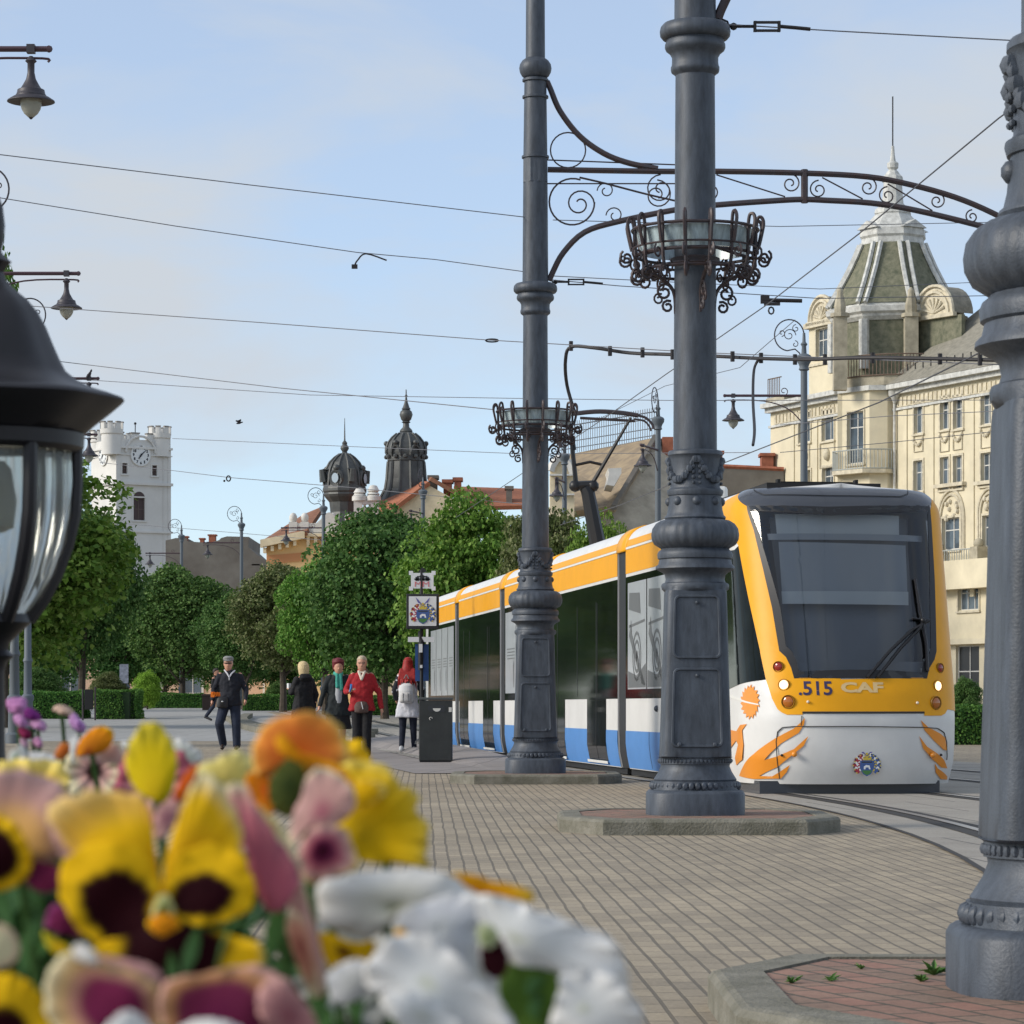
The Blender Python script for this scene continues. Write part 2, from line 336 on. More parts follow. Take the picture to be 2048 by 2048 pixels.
    mb.lathe([(K3(462),r3(118)),(K3(450),r3(128)),(K3(440),r3(143)),(K3(425),r3(147)),(K3(410),r3(147)),(K3(400),r3(142)),(K3(385),r3(140)),(K3(350),r3(140)),(K3(325),r3(154)),(K3(308),r3(176)),(K3(292),r3(183)),(K3(272),r3(182)),(K3(255),r3(174)),(K3(244),r3(172)),(K3(238),r3(196)),(K3(220),r3(211)),(K3(195),r3(214)),(K3(168),r3(208)),(K3(148),r3(190)),(K3(138),r3(150)),(K3(134),r3(126))], 48)
    mb.build('collar', M_iron, root)
    for z, r in ((6.98,.155),(7.66,.148)): mb = MB(); mb.lathe([(z-.02,.12),(z-.012,r),(z+.012,r),(z+.02,.12)], 32); mb.build('band', M_iron, root)
    mb = MB(); mb.lathe([(6.68,.12),(6.69,.150),(6.71,.147),(6.95,.147),(6.96,.12)], 8, rot=PI/8); mb.build('clamp_band', M_iron, root)
    mb = MB(); mb.lathe([(7.83,.12),(7.838,.148),(7.862,.148),(7.872,.12)], 32)
    mb.lathe([(7.87,.12),(7.90,.155),(7.94,.176),(7.985,.184),(8.03,.176),(8.07,.15),(8.10,.11)], 32)
    mb.build('collar', M_iron, root)
    # ring shaped flower basket holder
    mb = MB(); zt, zb = K3(1395), K3(1590); RR = r3(365); cir = lambda r, z, n=40: [(r*math.cos(2*PI*i/n), r*math.sin(2*PI*i/n), z) for i in range(n)]
    for z, r, t in ((zt, RR*1.04, .012), (zt-.13, RR*1.02, .008), (zb+.05, RR*.97, .012), (zb-.06, RR*.9, .012), (zb-.02, RR*.55, .01)): mb.tube(cir(r, z), t, 5, closed=True)
    NS = 16
    for k in range(NS):
        Mk = Matrix.Rotation(2*PI*k/NS + .18, 4, 'Z')
        def T(pts): return [Mk @ Vector((x, 0, z)) for x, y, z in pts]
        up = [(RR*.93, 0, zb-.09), (RR*1.0, 0, zb), (RR*1.01, 0, zt-.1), (RR*1.02, 0, zt+.02), (RR*1.05, 0, zt+.075), (RR*1.11, 0, zt+.075), (RR*1.14, 0, zt+.03), (RR*1.1, 0, zt-.06), (RR*1.06, 0, zt-.13)]
        mb.tube(T(smooth_path(up, 3)), .013, 5)
        mb.tube(T(spiral(RR*1.16, zt-.2, .05, .012, 60, -400, 14)), .009, 4)
        mb.tube(T(spiral(RR*.96, zb-.1, .055, .014, 80, -380, 14)), .010, 4)
        mb.tube(T(spiral(RR*.80, zb-.06, .045, .014, 100, 500, 12)), .009, 4)
        if k % 4 == 0:
            Mk = Matrix.Rotation(2*PI*k/NS + .2, 4, 'Z')
            mb.tube(T(smooth_path([(r3(120),0,zb-.36),(r3(135),0,zb-.2),(RR*.62,0,zb-.1),(RR*.9,0,zb-.07)],4)), .014, 5)
            mb.tube(T(spiral(r3(190), zb-.21, .062, .018, 150, -330, 18)), .010, 5)
            mb.tube(T(spiral(r3(225), zb-.26, .042, .012, 120, -330, 14)), .008, 5)
            mb.tube(T(spiral(r3(170), zb-.31, .045, .015, 120, -330, 12)), .010, 5)
            mb.tube(T([(r3(118),0,zb+.12),(RR*1.0,0,zb+.04)]), .012, 5)
    mb.lathe([(zb-.02,r3(120)),(zb-.01,r3(150)),(zb+.03,r3(150)),(zb+.04,r3(120))], 24)
    bk = mb.build('basket_ring', M_iron2, root)
    mb = MB(); vs = []; fs = []; n = 32
    for i in range(n):
        a = 2*PI*i/n
        for r, z in ((RR*.98, zt-.01), (RR*.90, zb+.07), (RR*.88, zb+.07), (RR*.96, zt-.01)): vs.append((r*math.cos(a), r*math.sin(a), z))
    for i in range(n):
        j = (i+1) % n
        for k in range(4): fs.append((4*i+k, 4*j+k, 4*j+(k+1) % 4, 4*i+(k+1) % 4))
    mb.add(vs, fs, True); mb.build('glass_band', M_rib, bk)
    return root
def make_arch(root):
    """portal arch arm to a twin pole across both tracks; coordinates relative to the pole base"""
    mb = MB(); mid = 3.05
    LX = [.16,.2,.32,.56,.94,1.6,2.08,2.78,3.05,3.3,3.8,4.3,4.97,5.3,5.6,5.8,5.93]; LZ = [5.58,5.68,5.90,6.13,6.25,6.385,6.44,6.49,6.50,6.49,6.46,6.38,6.22,6.12,5.98,5.78,5.6]
    UX = [.14,1.4,2.1,3.05,3.76,4.25,4.75,5.18,5.6,5.95]; UZ = [6.84,6.82,6.82,6.80,6.76,6.67,6.53,6.35,6.12,5.85]
    low = lambda x: float(np.interp(x, LX, LZ)); upc = lambda x: float(np.interp(x, UX, UZ))
    mb.tube(smooth_path([(x,0,z) for x,z in zip(LX,LZ)], 4), .034, 7)
    mb.tube(smooth_path([(x,0,z) for x,z in zip(UX,UZ)], 4), .034, 7)
    mb.tube(smooth_path([(.13,0,7.84),(.17,0,7.75),(.28,0,7.5),(.5,0,7.22),(.78,0,7.02),(1.07,0,6.91),(1.39,0,6.85)],5), .034, 7)
    for z in (6.95, 6.68): mb.tube([(.1,0,z),(1.7,0,z-.06 if z > 6.8 else z)], .008, 4)
    mb.tube([(mid,0,low(mid)-.04),(mid,0,upc(mid)+.04)], .04, 6)
    mb.tube([(.37+.2*math.cos(2*PI*i/24),0,7.06+.2*math.sin(2*PI*i/24)) for i in range(24)], .009, 5, closed=True)
    mb.tube(spiral(.42, 6.47, .27, .25, 70, 360, 24), .011, 5); mb.tube(spiral(.50, 6.45, .17, .04, 0, 500, 26), .010, 5)
    mb.tube(spiral(.80, 6.60, .10, .03, 180, -250, 20), .008, 5); mb.tube(spiral(.90, 6.32, .10, .03, 180, -240, 20), .008, 5)
    mb.tube(smooth_path([(.5,0,6.75),(.8,0,6.68),(1.3,0,6.55),(1.75,0,6.45)],4), .012, 5)
    def vol(x, s, up):
        z = (low(x)+upc(x))/2 + (.03 if up else -.03); r = abs(upc(x)-low(x))*.36
        mb.tube(spiral(x, z, r, r*.2, 90, 90-520*s, 26), .009, 5)
    for x, s, u in ((1.38,1,0),(1.42,-1,1),(1.72,1,0),(1.98,-1,0),(mid-.16,1,1),(mid+.16,-1,0),(mid+.72,1,1),(mid+.94,-1,0),(mid+1.5,1,1),(mid+1.9,-1,0)): vol(x, s, u)
    for a, b in ((2.05,mid-.22),(mid+.2,mid+.66),(mid+.94,mid+1.45)): mb.tube([(a,0,upc(a)-.04),(b,0,low(b)+.04)], .009, 5)
    mb.build('arch_arm', M_iron2, root)
def make_island(x, y, label):
    root = empty('kerbed_island', (x, y, 0), label, 'traffic island', 'kerbed islands under the iron poles')
    pts = [(-.68,-1.1),(.68,-1.1),(.96,-.55),(.96,.55),(.68,1.1),(-.68,1.1),(-.96,.55),(-.96,-.55)]
    ins = [(a*.84, b*.87) for a, b in pts]; n = 8; mb = MB(); vs = []
    rings = [(pts, 1.0, 0), (pts, 1.0, .085), (pts, .985, .102), (pts, .965, .108), (ins, 1.0, .108), (ins, 1.0, .06)]
    for pp, k, z in rings: vs += [(a*k, b*k, z) for a, b in pp]
    fs = []
    for i in range(len(rings)-1):
        for j in range(n): fs.append((i*n+j, i*n+(j+1) % n, (i+1)*n+(j+1) % n, (i+1)*n+j))
    mb.add(vs, fs); mb.build('kerb_ring', M_kerb, root)
    mb = MB(); mb.add([(a*.995, b*.995, .101) for a, b in ins], [tuple(range(n))]); mb.build('brick_infill', M_red, root)
    return root
pole = make_pole(); make_arch(pole)
PS = [((.265,34.0), 'slimmer looking far ornate iron tram pole beside the black litter bin'),
      ((1.285,21.05), 'middle ornate iron tram pole standing right in front of the tram cab'),
      ((1.52,8.04), 'nearest ornate iron tram pole cut off by the right edge of the photo')]
IL = ['farthest octagonal kerbed island, under the pole beside the litter bin', 'kerbed island under the middle iron pole before the tram', 'nearest kerbed island with clearly visible red pavers in the lower right corner']
for i, ((x, y), lb) in enumerate(PS):
    o = pole if i == 0 else copy_tree(pole)
    o.location = (x, y, .10); tag(o, lb, 'tram pole', 'ornate iron catenary poles')
    if i == 2:
        for ch in list(o.children):
            if ch.name.startswith('arch_arm'): bpy.data.objects.remove(ch)
    make_island(x, y, IL[i])
# weeds on the near island
M_weed = mat('weed_green', (.07,.17,.03), .7)
for k, (px, py, s) in enumerate(((1868,1950,.055),(1842,1963,.03),(1723,1938,.022),(1660,1962,.03),(1583,1966,.03))):
    d = F*(EYE-.101)/(py-HZ); c = Vector(((px-1024)/F*d, d, .101)); mb = MB()
    for j in range(14):
        a = random.uniform(0, 2*PI); r = s*random.uniform(.5,1.1); t = c + Vector((math.cos(a)*r, math.sin(a)*r, s*random.uniform(.1,.8))); w = Vector((-math.sin(a), math.cos(a), .3))*s*.14
        m = (c+t)/2 + Vector((0,0,s*.15)); mb.add([c, m+w, t, m-w], [(0,1,2,3)])
    o = mb.build('weed', M_weed); s_ = o.modifiers.new('s','SOLIDIFY'); s_.thickness = .001
    tag(o, ['largest star shaped weed tuft between red pavers by the near pole','small round weed just below the largest tuft on the near island','tiny weed tuft near the back of the near island','low weed in the middle paver joint of the near island','leftmost weed in a curved paver joint of the near island'][k], 'weed', 'weeds on the near island')
# ---------------------------------------------------------------- tram
TD = Vector((-.1296, 1, 0)).normalized(); TR = Vector((TD.y, -TD.x, 0)); TO = Vector((3.42, 29.06, 0))
TW, TN, TP = 1.075, .9, 2.7
_th = np.linspace(0, PI/2, 300); _v = TW*np.sin(_th)**(2/TP); _u = TN*(1-np.cos(_th)**(2/TP))
_s = np.concatenate([[0], np.cumsum(np.hypot(np.diff(_v), np.diff(_u)))]); TA = float(_s[-1])
HB, HR = 2.76, .29; PHM = 1.35
def S(a, h, off=0.0):
    """tram skin: a = distance round the plan outline from the nose centre, h = height along the section"""
    a = np.asarray(a, float); h = np.asarray(h, float) + 0*a; a = a + 0*h; b = np.abs(a)
    front = b < TA; v = np.where(front, np.interp(b, _s, _v), TW); u = np.where(front, np.interp(b, _s, _u), TN + b - TA)
    e = .004; b2 = b+e; v2 = np.where(b2 < TA, np.interp(b2, _s, _v), TW); u2 = np.where(b2 < TA, np.interp(b2, _s, _u), TN+b2-TA)
    tu, tv = u2-u, v2-v; L = np.hypot(tu, tv)+1e-9; nu, nv = -tv/L, tu/L          # outward normal
    g = np.clip(1-u/2.4, 0, 1); g = g*g*(3-2*g)
    lean = np.interp(h, [0,.12,.35,.75,1.0,1.35,2.0,2.75,3.3], [.12,.04,0,-.02,.02,.14,.36,.62,.80])
    ph = np.clip((h-HB)/HR, 0, PHM); ins = HR*(1-np.cos(ph)); z = np.where(h < HB, h, HB+HR*np.sin(ph))
    k = off - ins - .05*np.clip((.35-h)/.25, 0, 1)
    uu = u + lean*g + nu*k; vv = np.maximum(v + nv*k, 0)
    z = z + off*np.sin(ph)
    return uu, vv*np.where(a < 0, -1, 1), z
def TWp(u, v, z): return TO + TD*float(u) + TR*float(v) + Vector((0,0,float(z)))
def SW(a, h, off=0.0): u, v, z = S(a, h, off); return TWp(u, v, z)
_ga = np.linspace(-(TA+33), TA+.6, 5200); _gh = np.linspace(.05, HB+HR*PHM, 300)
_GA, _GH = np.meshgrid(_ga, _gh); _GU, _GV, _GZ = S(_GA, _GH)
_X = TO.x + TD.x*_GU + TR.x*_GV; _Y = TO.y + TD.y*_GU + TR.y*_GV
_PX = 1024 + F*_X/_Y; _PY = HZ - F*(_GZ-EYE)/_Y
# only skin facing the camera
def inv(px, py, side=None):
    dd = (_PX-px)**2 + (_PY-py)**2
    dd = np.where(_GA > 1.30, 1e9, dd)
    if side == 'front': dd = np.where(_GA < -(TA+1.6), 1e9, dd)
    i = np.argmin(dd); return float(_GA.flat[i]), float(_GH.flat[i])
def Z6(pts): return [inv(1400+.3622*x, 940+.3622*y, 'front') for x, y in pts]
def drape(name, poly, off, m, parent, res=.07, thick=0.0, dense=True, smooth=True):
    bm = bmesh.new(); vs = [bm.verts.new((a, h, 0)) for a, h in poly]; bm.faces.new(vs); bmesh.ops.triangulate(bm, faces=bm.faces)
    A = [p[0] for p in poly]; H = [p[1] for p in poly]
    def cut(axis, val):
        no = (1,0,0) if axis == 0 else (0,1,0); co = (val,0,0) if axis == 0 else (0,val,0)
        bmesh.ops.bisect_plane(bm, geom=bm.verts[:]+bm.edges[:]+bm.faces[:], dist=1e-6, plane_co=co, plane_no=no)
    lo, hi = max(min(A), -(TA+2.6)), min(max(A), TA+2.6)
    if hi > lo:
        n = int((hi-lo)/res)
        for i in range(1, n+1): cut(0, lo + (hi-lo)*i/(n+1))
    n = int((max(H)-min(H))/res)
    for i in range(1, n+1): cut(1, min(H) + (max(H)-min(H))*i/(n+1))
    bmesh.ops.remove_doubles(bm, verts=bm.verts, dist=1e-5)
    for v in bm.verts: v.co = SW(v.co.x, v.co.y, off)
    bmesh.ops.recalc_face_normals(bm, faces=bm.faces)
    f0 = max(bm.faces, key=lambda f: f.calc_area()); 
    if f0.normal.dot(Vector((0,-1,0))) + f0.normal.dot(-TR)*1.5 < 0: bmesh.ops.reverse_faces(bm, faces=bm.faces)
    me = bpy.data.meshes.new(name); bm.to_mesh(me); bm.free(); me.materials.append(m)
    if smooth: me.polygons.foreach_set('use_smooth', [True]*len(me.polygons))
    o = bpy.data.objects.new(name, me); link(o, parent)
    if thick: s = o.modifiers.new('s','SOLIDIFY'); s.thickness = thick; s.offset = -1
    return o
M_tw = mat('tram_white', (.70,.69,.67), .32, var=.08, vscale=2.5)
M_ty = mat('tram_yellow', (.80,.36,.008), .4, ior=1.3, var=.06, vscale=3)
M_tor = mat('tram_orange', (.78,.27,.02), .35, coat=.3)
M_tb = mat('tram_blue', (.085,.24,.55), .4, ior=1.3, var=.1, vscale=2)
M_tg = mat('tram_dark_glass', (.008,.011,.010), .06, ior=1.22, var=.5, vscale=3)
M_tblk = mat('tram_black', (.014,.014,.016), .45)
M_visor = mat('tram_visor', (.045,.05,.062), .25, coat=.4)
M_line = mat('tram_trim', (.75,.74,.70), .4)
M_wsg = glassmat('windscreen_glass', (.85,.88,.90), 1.7, .05)
M_refl = mat('cab_reflection_grey', (.40,.42,.45), .9)  # grey tones lend the windscreen the brightness of its reflections
M_refl2 = mat('cab_reflection_pale', (.62,.64,.64), .9)
M_cabin = mat('cab_interior', (.20,.21,.23), .9)
M_poster = mat('poster_film', (.42,.45,.48), .3, coat=.4, var=.12, vscale=2)
M_ink = mat('poster_ink', (.12,.125,.13), .4)
tram = empty('tram', TO, 'long yellow, white and blue tram with lit headlights behind the iron poles', 'tram')
tram.rotation_euler = (0,0,0); Toff = Matrix.Translation(-TO)
JU = [0, 7.85, 14.6, 19.5, 26.1, 31.6]      # module joints along the tram
def section(off=0, hmax=HB+HR*PHM):
    hs = [.1,.3,.6,1.0,1.8,HB] + [HB+HR*p for p in (.2,.45,.7,.95,1.15,PHM)]
    out = []
    for h in hs:
        u, v, z = S(-(TA+6), h, off); out.append((float(v), float(z)))
    return out
ROOFZ = float(S(-(TA+6), HB+HR*PHM)[2])
def extrude_body(mb, u0, u1, off=0, crown=.05):
    sec = section(off); full = sec + [(0, sec[-1][1]+crown)] + [(-v, z) for v, z in reversed(sec)]
    n = len(full); vs = [TWp(u, v, z) for u in (u0, u1) for v, z in full]
    mb.add(vs, [(i, i+1, i+1+n, i+n) for i in range(n-1)] + [(n-1, 0, n, 2*n-1), tuple(range(n)), tuple(range(2*n-1, n-1, -1))], True)
# body shells
mb = MB(); na = 170; ss = np.concatenate([np.linspace(-(TA-TN+JU[1]-.30), -(TA+2), 4), np.linspace(-(TA+1.9), TA+1.9, na), np.linspace(TA+2, TA-TN+JU[1]-.30, 4)])
hs = np.concatenate([[.1,.2,.3,.5], np.linspace(.7,HB,44), HB+HR*np.linspace(.1,PHM,10)])
vs = []
for h in hs:
    u, v, z = S(ss, h); vs += [TWp(a,b,c) for a,b,c in zip(u, v, z)]
n = len(ss); fs = []
# windscreen opening is cut out of the shell
WS = Z6([(262,195),(300,193),(700,200),(1255,197),(1265,230),(1290,600),(1300,1000),(1255,1100),(1250,1148),(520,1148),(505,1090),(475,1035),(440,1000),(400,760),(350,540),(300,330),(268,230)])
def inpoly(a, h, poly):
    c = False; j = len(poly)-1
    for i in range(len(poly)):
        if (poly[i][1] > h) != (poly[j][1] > h) and a < (poly[j][0]-poly[i][0])*(h-poly[i][1])/(poly[j][1]-poly[i][1])+poly[i][0]: c = not c
        j = i
    return c
wc = (sum(p[0] for p in WS)/len(WS), sum(p[1] for p in WS)/len(WS)); WSin = [(wc[0]+(a-wc[0])*.97, wc[1]+(h-wc[1])*.97) for a, h in WS]
for i in range(len(hs)-1):
    for k in range(n-1):
        if all(inpoly(ss[kk], hs[ii], WSin) for kk in (k,k+1) for ii in (i,i+1)): continue
        fs.append((i*n+k, i*n+k+1, (i+1)*n+k+1, (i+1)*n+k))
    fs.append((i*n+n-1, i*n, (i+1)*n, (i+1)*n+n-1))
fs.append(tuple(range(n))); mb.add(vs, fs, True)
top = [(len(hs)-1)*n + k for k in range(n)]; cz = ROOFZ+.05
m0 = len(mb.v); half = n//2
crown = [TWp((mb.v[i][0]-TO.x)*TD.x + (mb.v[i][1]-TO.y)*TD.y, 0, cz) for i in top[:half+1]]
mb.v += [tuple(q) for q in crown]
for k in range(half): mb.f.append((top[k], top[k+1], m0+k+1, m0+k)); mb.sm.append(True)
for k in range(half): mb.f.append((top[n-1-k], top[n-2-k], m0+k+1, m0+k)); mb.sm.append(True)
body = mb.build('cab_body', M_tw, tram, loc=-TO); 
def tp(o): 
    if o.parent == tram or o.parent is None: pass
    return o
for k in range(1, 5):
    mb = MB(); extrude_body(mb, JU[k]+.32, JU[k+1]-.30 if k < 4 else JU[k+1]+.2); mb.build('car_body', M_tw, tram, loc=-TO)
    mb = MB(); extrude_body(mb, JU[k]-.33, JU[k]+.35, -.02, .02); mb.build('gaiter', M_tblk, tram, loc=-TO)
    # yellow hoop over the joint
    mb = MB(); sec = [p for p in section(.012) if p[1] > HB-.02]; sec = [(sec[0][0], HB-.02)] + sec; full = sec + [(0, sec[-1][1]+.05)] + [(-v, z) for v, z in reversed(sec)]; nn = len(full)
    vs = [TWp(u, v, z) for u in (JU[k]-.34, JU[k]+.36) for v, z in full]; mb.add(vs, [(i, i+1, i+1+nn, i+nn) for i in range(nn-1)], True)
    o = mb.build('joint_hoop', M_ty, tram, loc=-TO); s_ = o.modifiers.new('s','SOLIDIFY'); s_.thickness = .03
mb = MB()
for k in range(5):
    u0, u1 = JU[k]+(.15 if k else 1.2), JU[k+1]-.15
    M_ = Matrix(((TD.x, TR.x, 0, 0),(TD.y, TR.y, 0, 0),(0,0,1,0),(0,0,0,1)))
    mb.box(u0, u1, -.98, .98, .02, .2, M_)
mb.build('underframe', M_dark, tram)
AU = lambda u: -(TA - TN + u)
def band(name, u0, u1, h0, h1, off, m, res=.2):
    o = drape(name, [(AU(u1),h0),(AU(u0),h0),(AU(u0),h1),(AU(u1),h1)], off, m, tram, res); o.location = -TO; return o
cab0 = 2.0
for k in range(5):
    u0 = JU[k]+.32 if k else 1.55; u1 = JU[k+1]-.30
    for nm, h0, h1, m in (('blue_band', .11, .56, M_tb), ('window_band', .95, 2.42, M_tg), ('yellow_band', 2.46, 2.75, M_ty), ('yellow_cove', 2.785, 2.87, M_ty)):
        if k == 0 and nm in ('window_band', 'blue_band'): continue
        band(nm, u0, u1, h0, h1, .004, m)
    band('roof_rail', u0, u1, 2.755, 2.78, .009, M_line)
band('blue_band', 3.3, JU[1]-.30, .11, .56, .004, M_tb); band('window_band', 2.2, JU[1]-.30, .95, 2.42, .004, M_tg)
# doors: dark glazed leaves reaching down to the floor, with a light sill
def door(u0, u1):
    band('door', u0, u1, .16, .95, .006, M_tg); band('door_sill', u0-.05, u1+.05, .13, .165, .03, M_line)
    band('door_seam', (u0+u1)/2-.012, (u0+u1)/2+.012, .17, 2.2, .009, M_tblk)
for a, b in ((9.05, 10.6), (12.6, 14.0), (20.7, 22.1), (24.3, 25.7)):
    if b-a > .6: door(a, b)
for u in (1.9+JU[1], 3.6+JU[1], 6.6+JU[2], 2.0+JU[3], 4.6+JU[3]): band('window_post', u-.012, u+.012, .98, 2.18, .008, M_tblk)
# poster windows (film ads): cab car, short middle car, rear car
def posters(u0, u1, n, kind):
    w = (u1-u0)/n
    for i in range(n):
        a, b = u0+i*w+.03, u0+(i+1)*w-.03
        o = drape('poster_window', [(AU(b),1.06),(AU(a),1.06),(AU(a),2.34),(AU(b),2.34)], .008, M_poster, tram, .3); o.location = -TO
        mbp = []
        if kind == 0:
            cu, ch = (a+b)/2, 1.45
            for r0, r1 in ((.30,.26),(.2,.16),(.07,.0)):
                for q in range(16):
                    t0, t1 = 2*PI*q/16, 2*PI*(q+1)/16
                    mbp.append([(AU(cu+r0*math.cos(t0)), ch+r0*math.sin(t0)),(AU(cu+r0*math.cos(t1)), ch+r0*math.sin(t1)),(AU(cu+r1*math.cos(t1)), ch+r1*math.sin(t1)),(AU(cu+r1*math.cos(t0)), ch+r1*math.sin(t0))])
            for q in ([(a+.04,1.08),(b-.04,1.08),(b-.04,1.28),(a+.5*(b-a),1.22),(a+.04,1.36)],[(a+.3*(b-a),1.95),(b-.1,2.02),(b-.12,2.22),(a+.35*(b-a),2.2)]): mbp.append([(AU(x),y) for x,y in q])
            mbp.append([(AU(a+.1),1.85),(AU(b-.1),1.80),(AU(b-.1),1.83),(AU(a+.1),1.88)])
            mbp.append([(AU(a+.05),1.1),(AU(a+.3),1.12),(AU(b-.1),1.7),(AU(b-.25),1.9),(AU(b-.3),1.72)])
        else:
            for r in range(4): mbp.append([(AU(a+.12),1.75-.05*r),(AU(b-.2-.06*(r % 2)),1.75-.05*r),(AU(b-.2-.06*(r % 2)),1.765-.05*r),(AU(a+.12),1.765-.05*r)])
            mbp.append([(AU(a+.2),1.15),(AU(a+.26),1.15),(AU(a+.32),1.5),(AU(a+.2),1.6)])
        mb = MB()
        for q in mbp: mb.add([SW(x, y, .011) for x, y in q], [tuple(range(len(q)))])
        p = mb.build('poster_print', M_ink, o)
posters(4.7, 7.4, 2, 0); posters(JU[2]+.5, JU[3]-.4, 3, 1); posters(JU[4]+.5, JU[4]+4.7, 4, 1)
band('seam', 4.1, 4.13, .13, .93, .006, M_tblk); band('seam', 5.9, 5.92, .13, .56, .006, M_tblk)
mb = MB(); c = SW(AU(5.4), .83, .0); mb.ball(c, .04, 8, 5); c = SW(AU(4.0), .66, 0); mb.ball(c, .05, 8, 5); mb.build('filler_cap', M_iron, tram, loc=-TO)
# ---- cab front
def fr(name, pts, off, m, res=.05, thick=0): o = drape(name, Z6(pts), off, m, tram, res, thick); o.location = -TO; return o
cabwin_top = [(300,850),(215,420)]
o = drape('cab_side_window', [(AU(2.25),.95)] + Z6([(365,1158),(335,1010),(300,850),(255,640),(215,420)]) + [(-1.40,2.42),(AU(2.25),2.42)], .005, M_tg, tram, .08); o.location = -TO
Lp = [(185,285),(232,400),(300,860),(348,1080),(368,1160),(400,1260),(430,1320),(452,1342),(480,1350),(565,1354),(565,1335),(1237,1335),(1237,1357),(1330,1357),(1352,1345),(1362,1330)]
fr('yellow_frame', [(440,1000),(475,1035),(505,1090),(520,1147),(770,1147),(780,1153),(1012,1153),(1014,1147),(1250,1147),(1262,1095),(1290,1045),(1302,1000)] + [(1364,1001),(1364,1320),(1352,1345),(1330,1357),(1237,1357),(1237,1335),(565,1335),(565,1354),(480,1350),(452,1342),(430,1320),(400,1260),(368,1160),(335,1010),(333,1000)], .006, M_ty)
PLo = Z6([(215,420),(255,640),(300,850)]); HT = HB+HR*PHM
o = drape('front_pillar', Z6([(333,1002),(440,1002),(400,760),(350,540),(300,330),(262,200)]) + [(-1.17,HT-.06),(-1.42,HT-.01),(-1.50,HB+.1),(-1.46,2.6)] + PLo, .006, M_ty, tram, .05); o.location = -TO
PRi = Z6([(1256,150),(1265,230),(1290,600),(1302,1002)]); o = drape('front_pillar', PRi + [(1.75,PRi[-1][1]),(1.75,2.4),(1.6,HB+.12),(1.42,HT-.01),(PRi[0][0]+.03,HT-.01)], .006, M_ty, tram, .05); o.location = -TO
drp = [(AU(2.2),2.46),(-1.40,2.46),(-1.49,HB+.1),(-1.43,HT-.02),(-1.8,HT-.08),(AU(2.2),HB+.15)]
o = drape('yellow_shoulder', drp, .0045, M_ty, tram, .08); o.location = -TO
fr('roof_visor', [(236,96),(700,100),(1235,116),(1262,150),(1262,202),(700,204),(262,200)] , .008, M_visor)
# glass rim + windscreen
rim = Z6([(262,198),(700,202),(1262,198),(1268,230),(1292,600),(1303,1000),(1290,1045),(1262,1095),(1250,1149),(520,1149),(505,1090),(475,1035),(440,1000),(400,760),(350,540),(300,330)])
rc = (sum(p[0] for p in rim)/len(rim), sum(p[1] for p in rim)/len(rim))
def shr(p, k=.085): a, h = p; dx, dy = rc[0]-a, rc[1]-h; L = math.hypot(dx, dy); return (a+dx/L*k, h+dy/L*k)
ringf = []
mb = MB(); vs = []; nn = len(rim); rr = []
for i in range(nn):
    a, b = rim[i], rim[(i+1) % nn]
    for t in range(6): rr.append((a[0]+(b[0]-a[0])*t/6, a[1]+(b[1]-a[1])*t/6))
for p in rr: vs += [SW(*p, .010), SW(*shr(p), .010)]
nn = len(rr); mb.add(vs, [(2*i, 2*((i+1) % nn), 2*((i+1) % nn)+1, 2*i+1) for i in range(nn)], True); mb.build('windscreen_rim', M_tblk, tram, loc=-TO)
o = drape('windscreen', rim, .007, M_wsg, tram, .06); o.location = -TO; ws = o
# cab interior behind the glass; pale panels stand in for windscreen reflections
def inner(name, pts, off, m): o = drape(name, Z6(pts), off, m, ws, .1); return o
inner('reflection_panel', [(410,395),(1180,415),(1190,740),(430,738)], -.13, M_refl)
inner('reflection_panel', [(385,232),(1140,250),(1140,355),(400,348)], -.13, M_refl2)
inner('reflection_panel', [(425,668),(1190,672),(1192,742),(430,738)], -.12, M_refl2)
inner('beam', [(340,352),(1280,362),(1282,395),(345,385)], -.11, M_refl)
inner('interior_wall', [(255,180),(1290,185),(1300,400),(1330,1000),(1280,1200),(470,1200),(400,1000)], -.30, M_cabin)
inner('dashboard', [(500,1060),(1290,1060),(1270,1170),(500,1170)], -.10, M_cabin)
# wiper
def wp(x, y, off): return SW(*inv(1400+.3622*x, 940+.3622*y, 'front'), off)
mb = MB(); mb.tube([wp(920,1146,.03), wp(1040,1000,.05), wp(1160,885,.05), wp(1250,835,.04)], .016, 6); mb.tube([wp(975,1146,.03), wp(1100,980,.05), wp(1200,870,.05), wp(1215,840,.04)], .016, 6)
mb.tube([wp(1178,600,.03), wp(1195,720,.035), wp(1215,830,.04)], .014, 6); mb.tube([wp(1215,830,.04), wp(1238,960,.03), wp(1245,1110,.03)], .016, 6); mb.ball(wp(1215,832,.05), .03, 8, 5)
mb.tube([wp(1160,820,.04), wp(1255,835,.04)], .012, 5)
mb.build('wiper', M_tblk, ws)
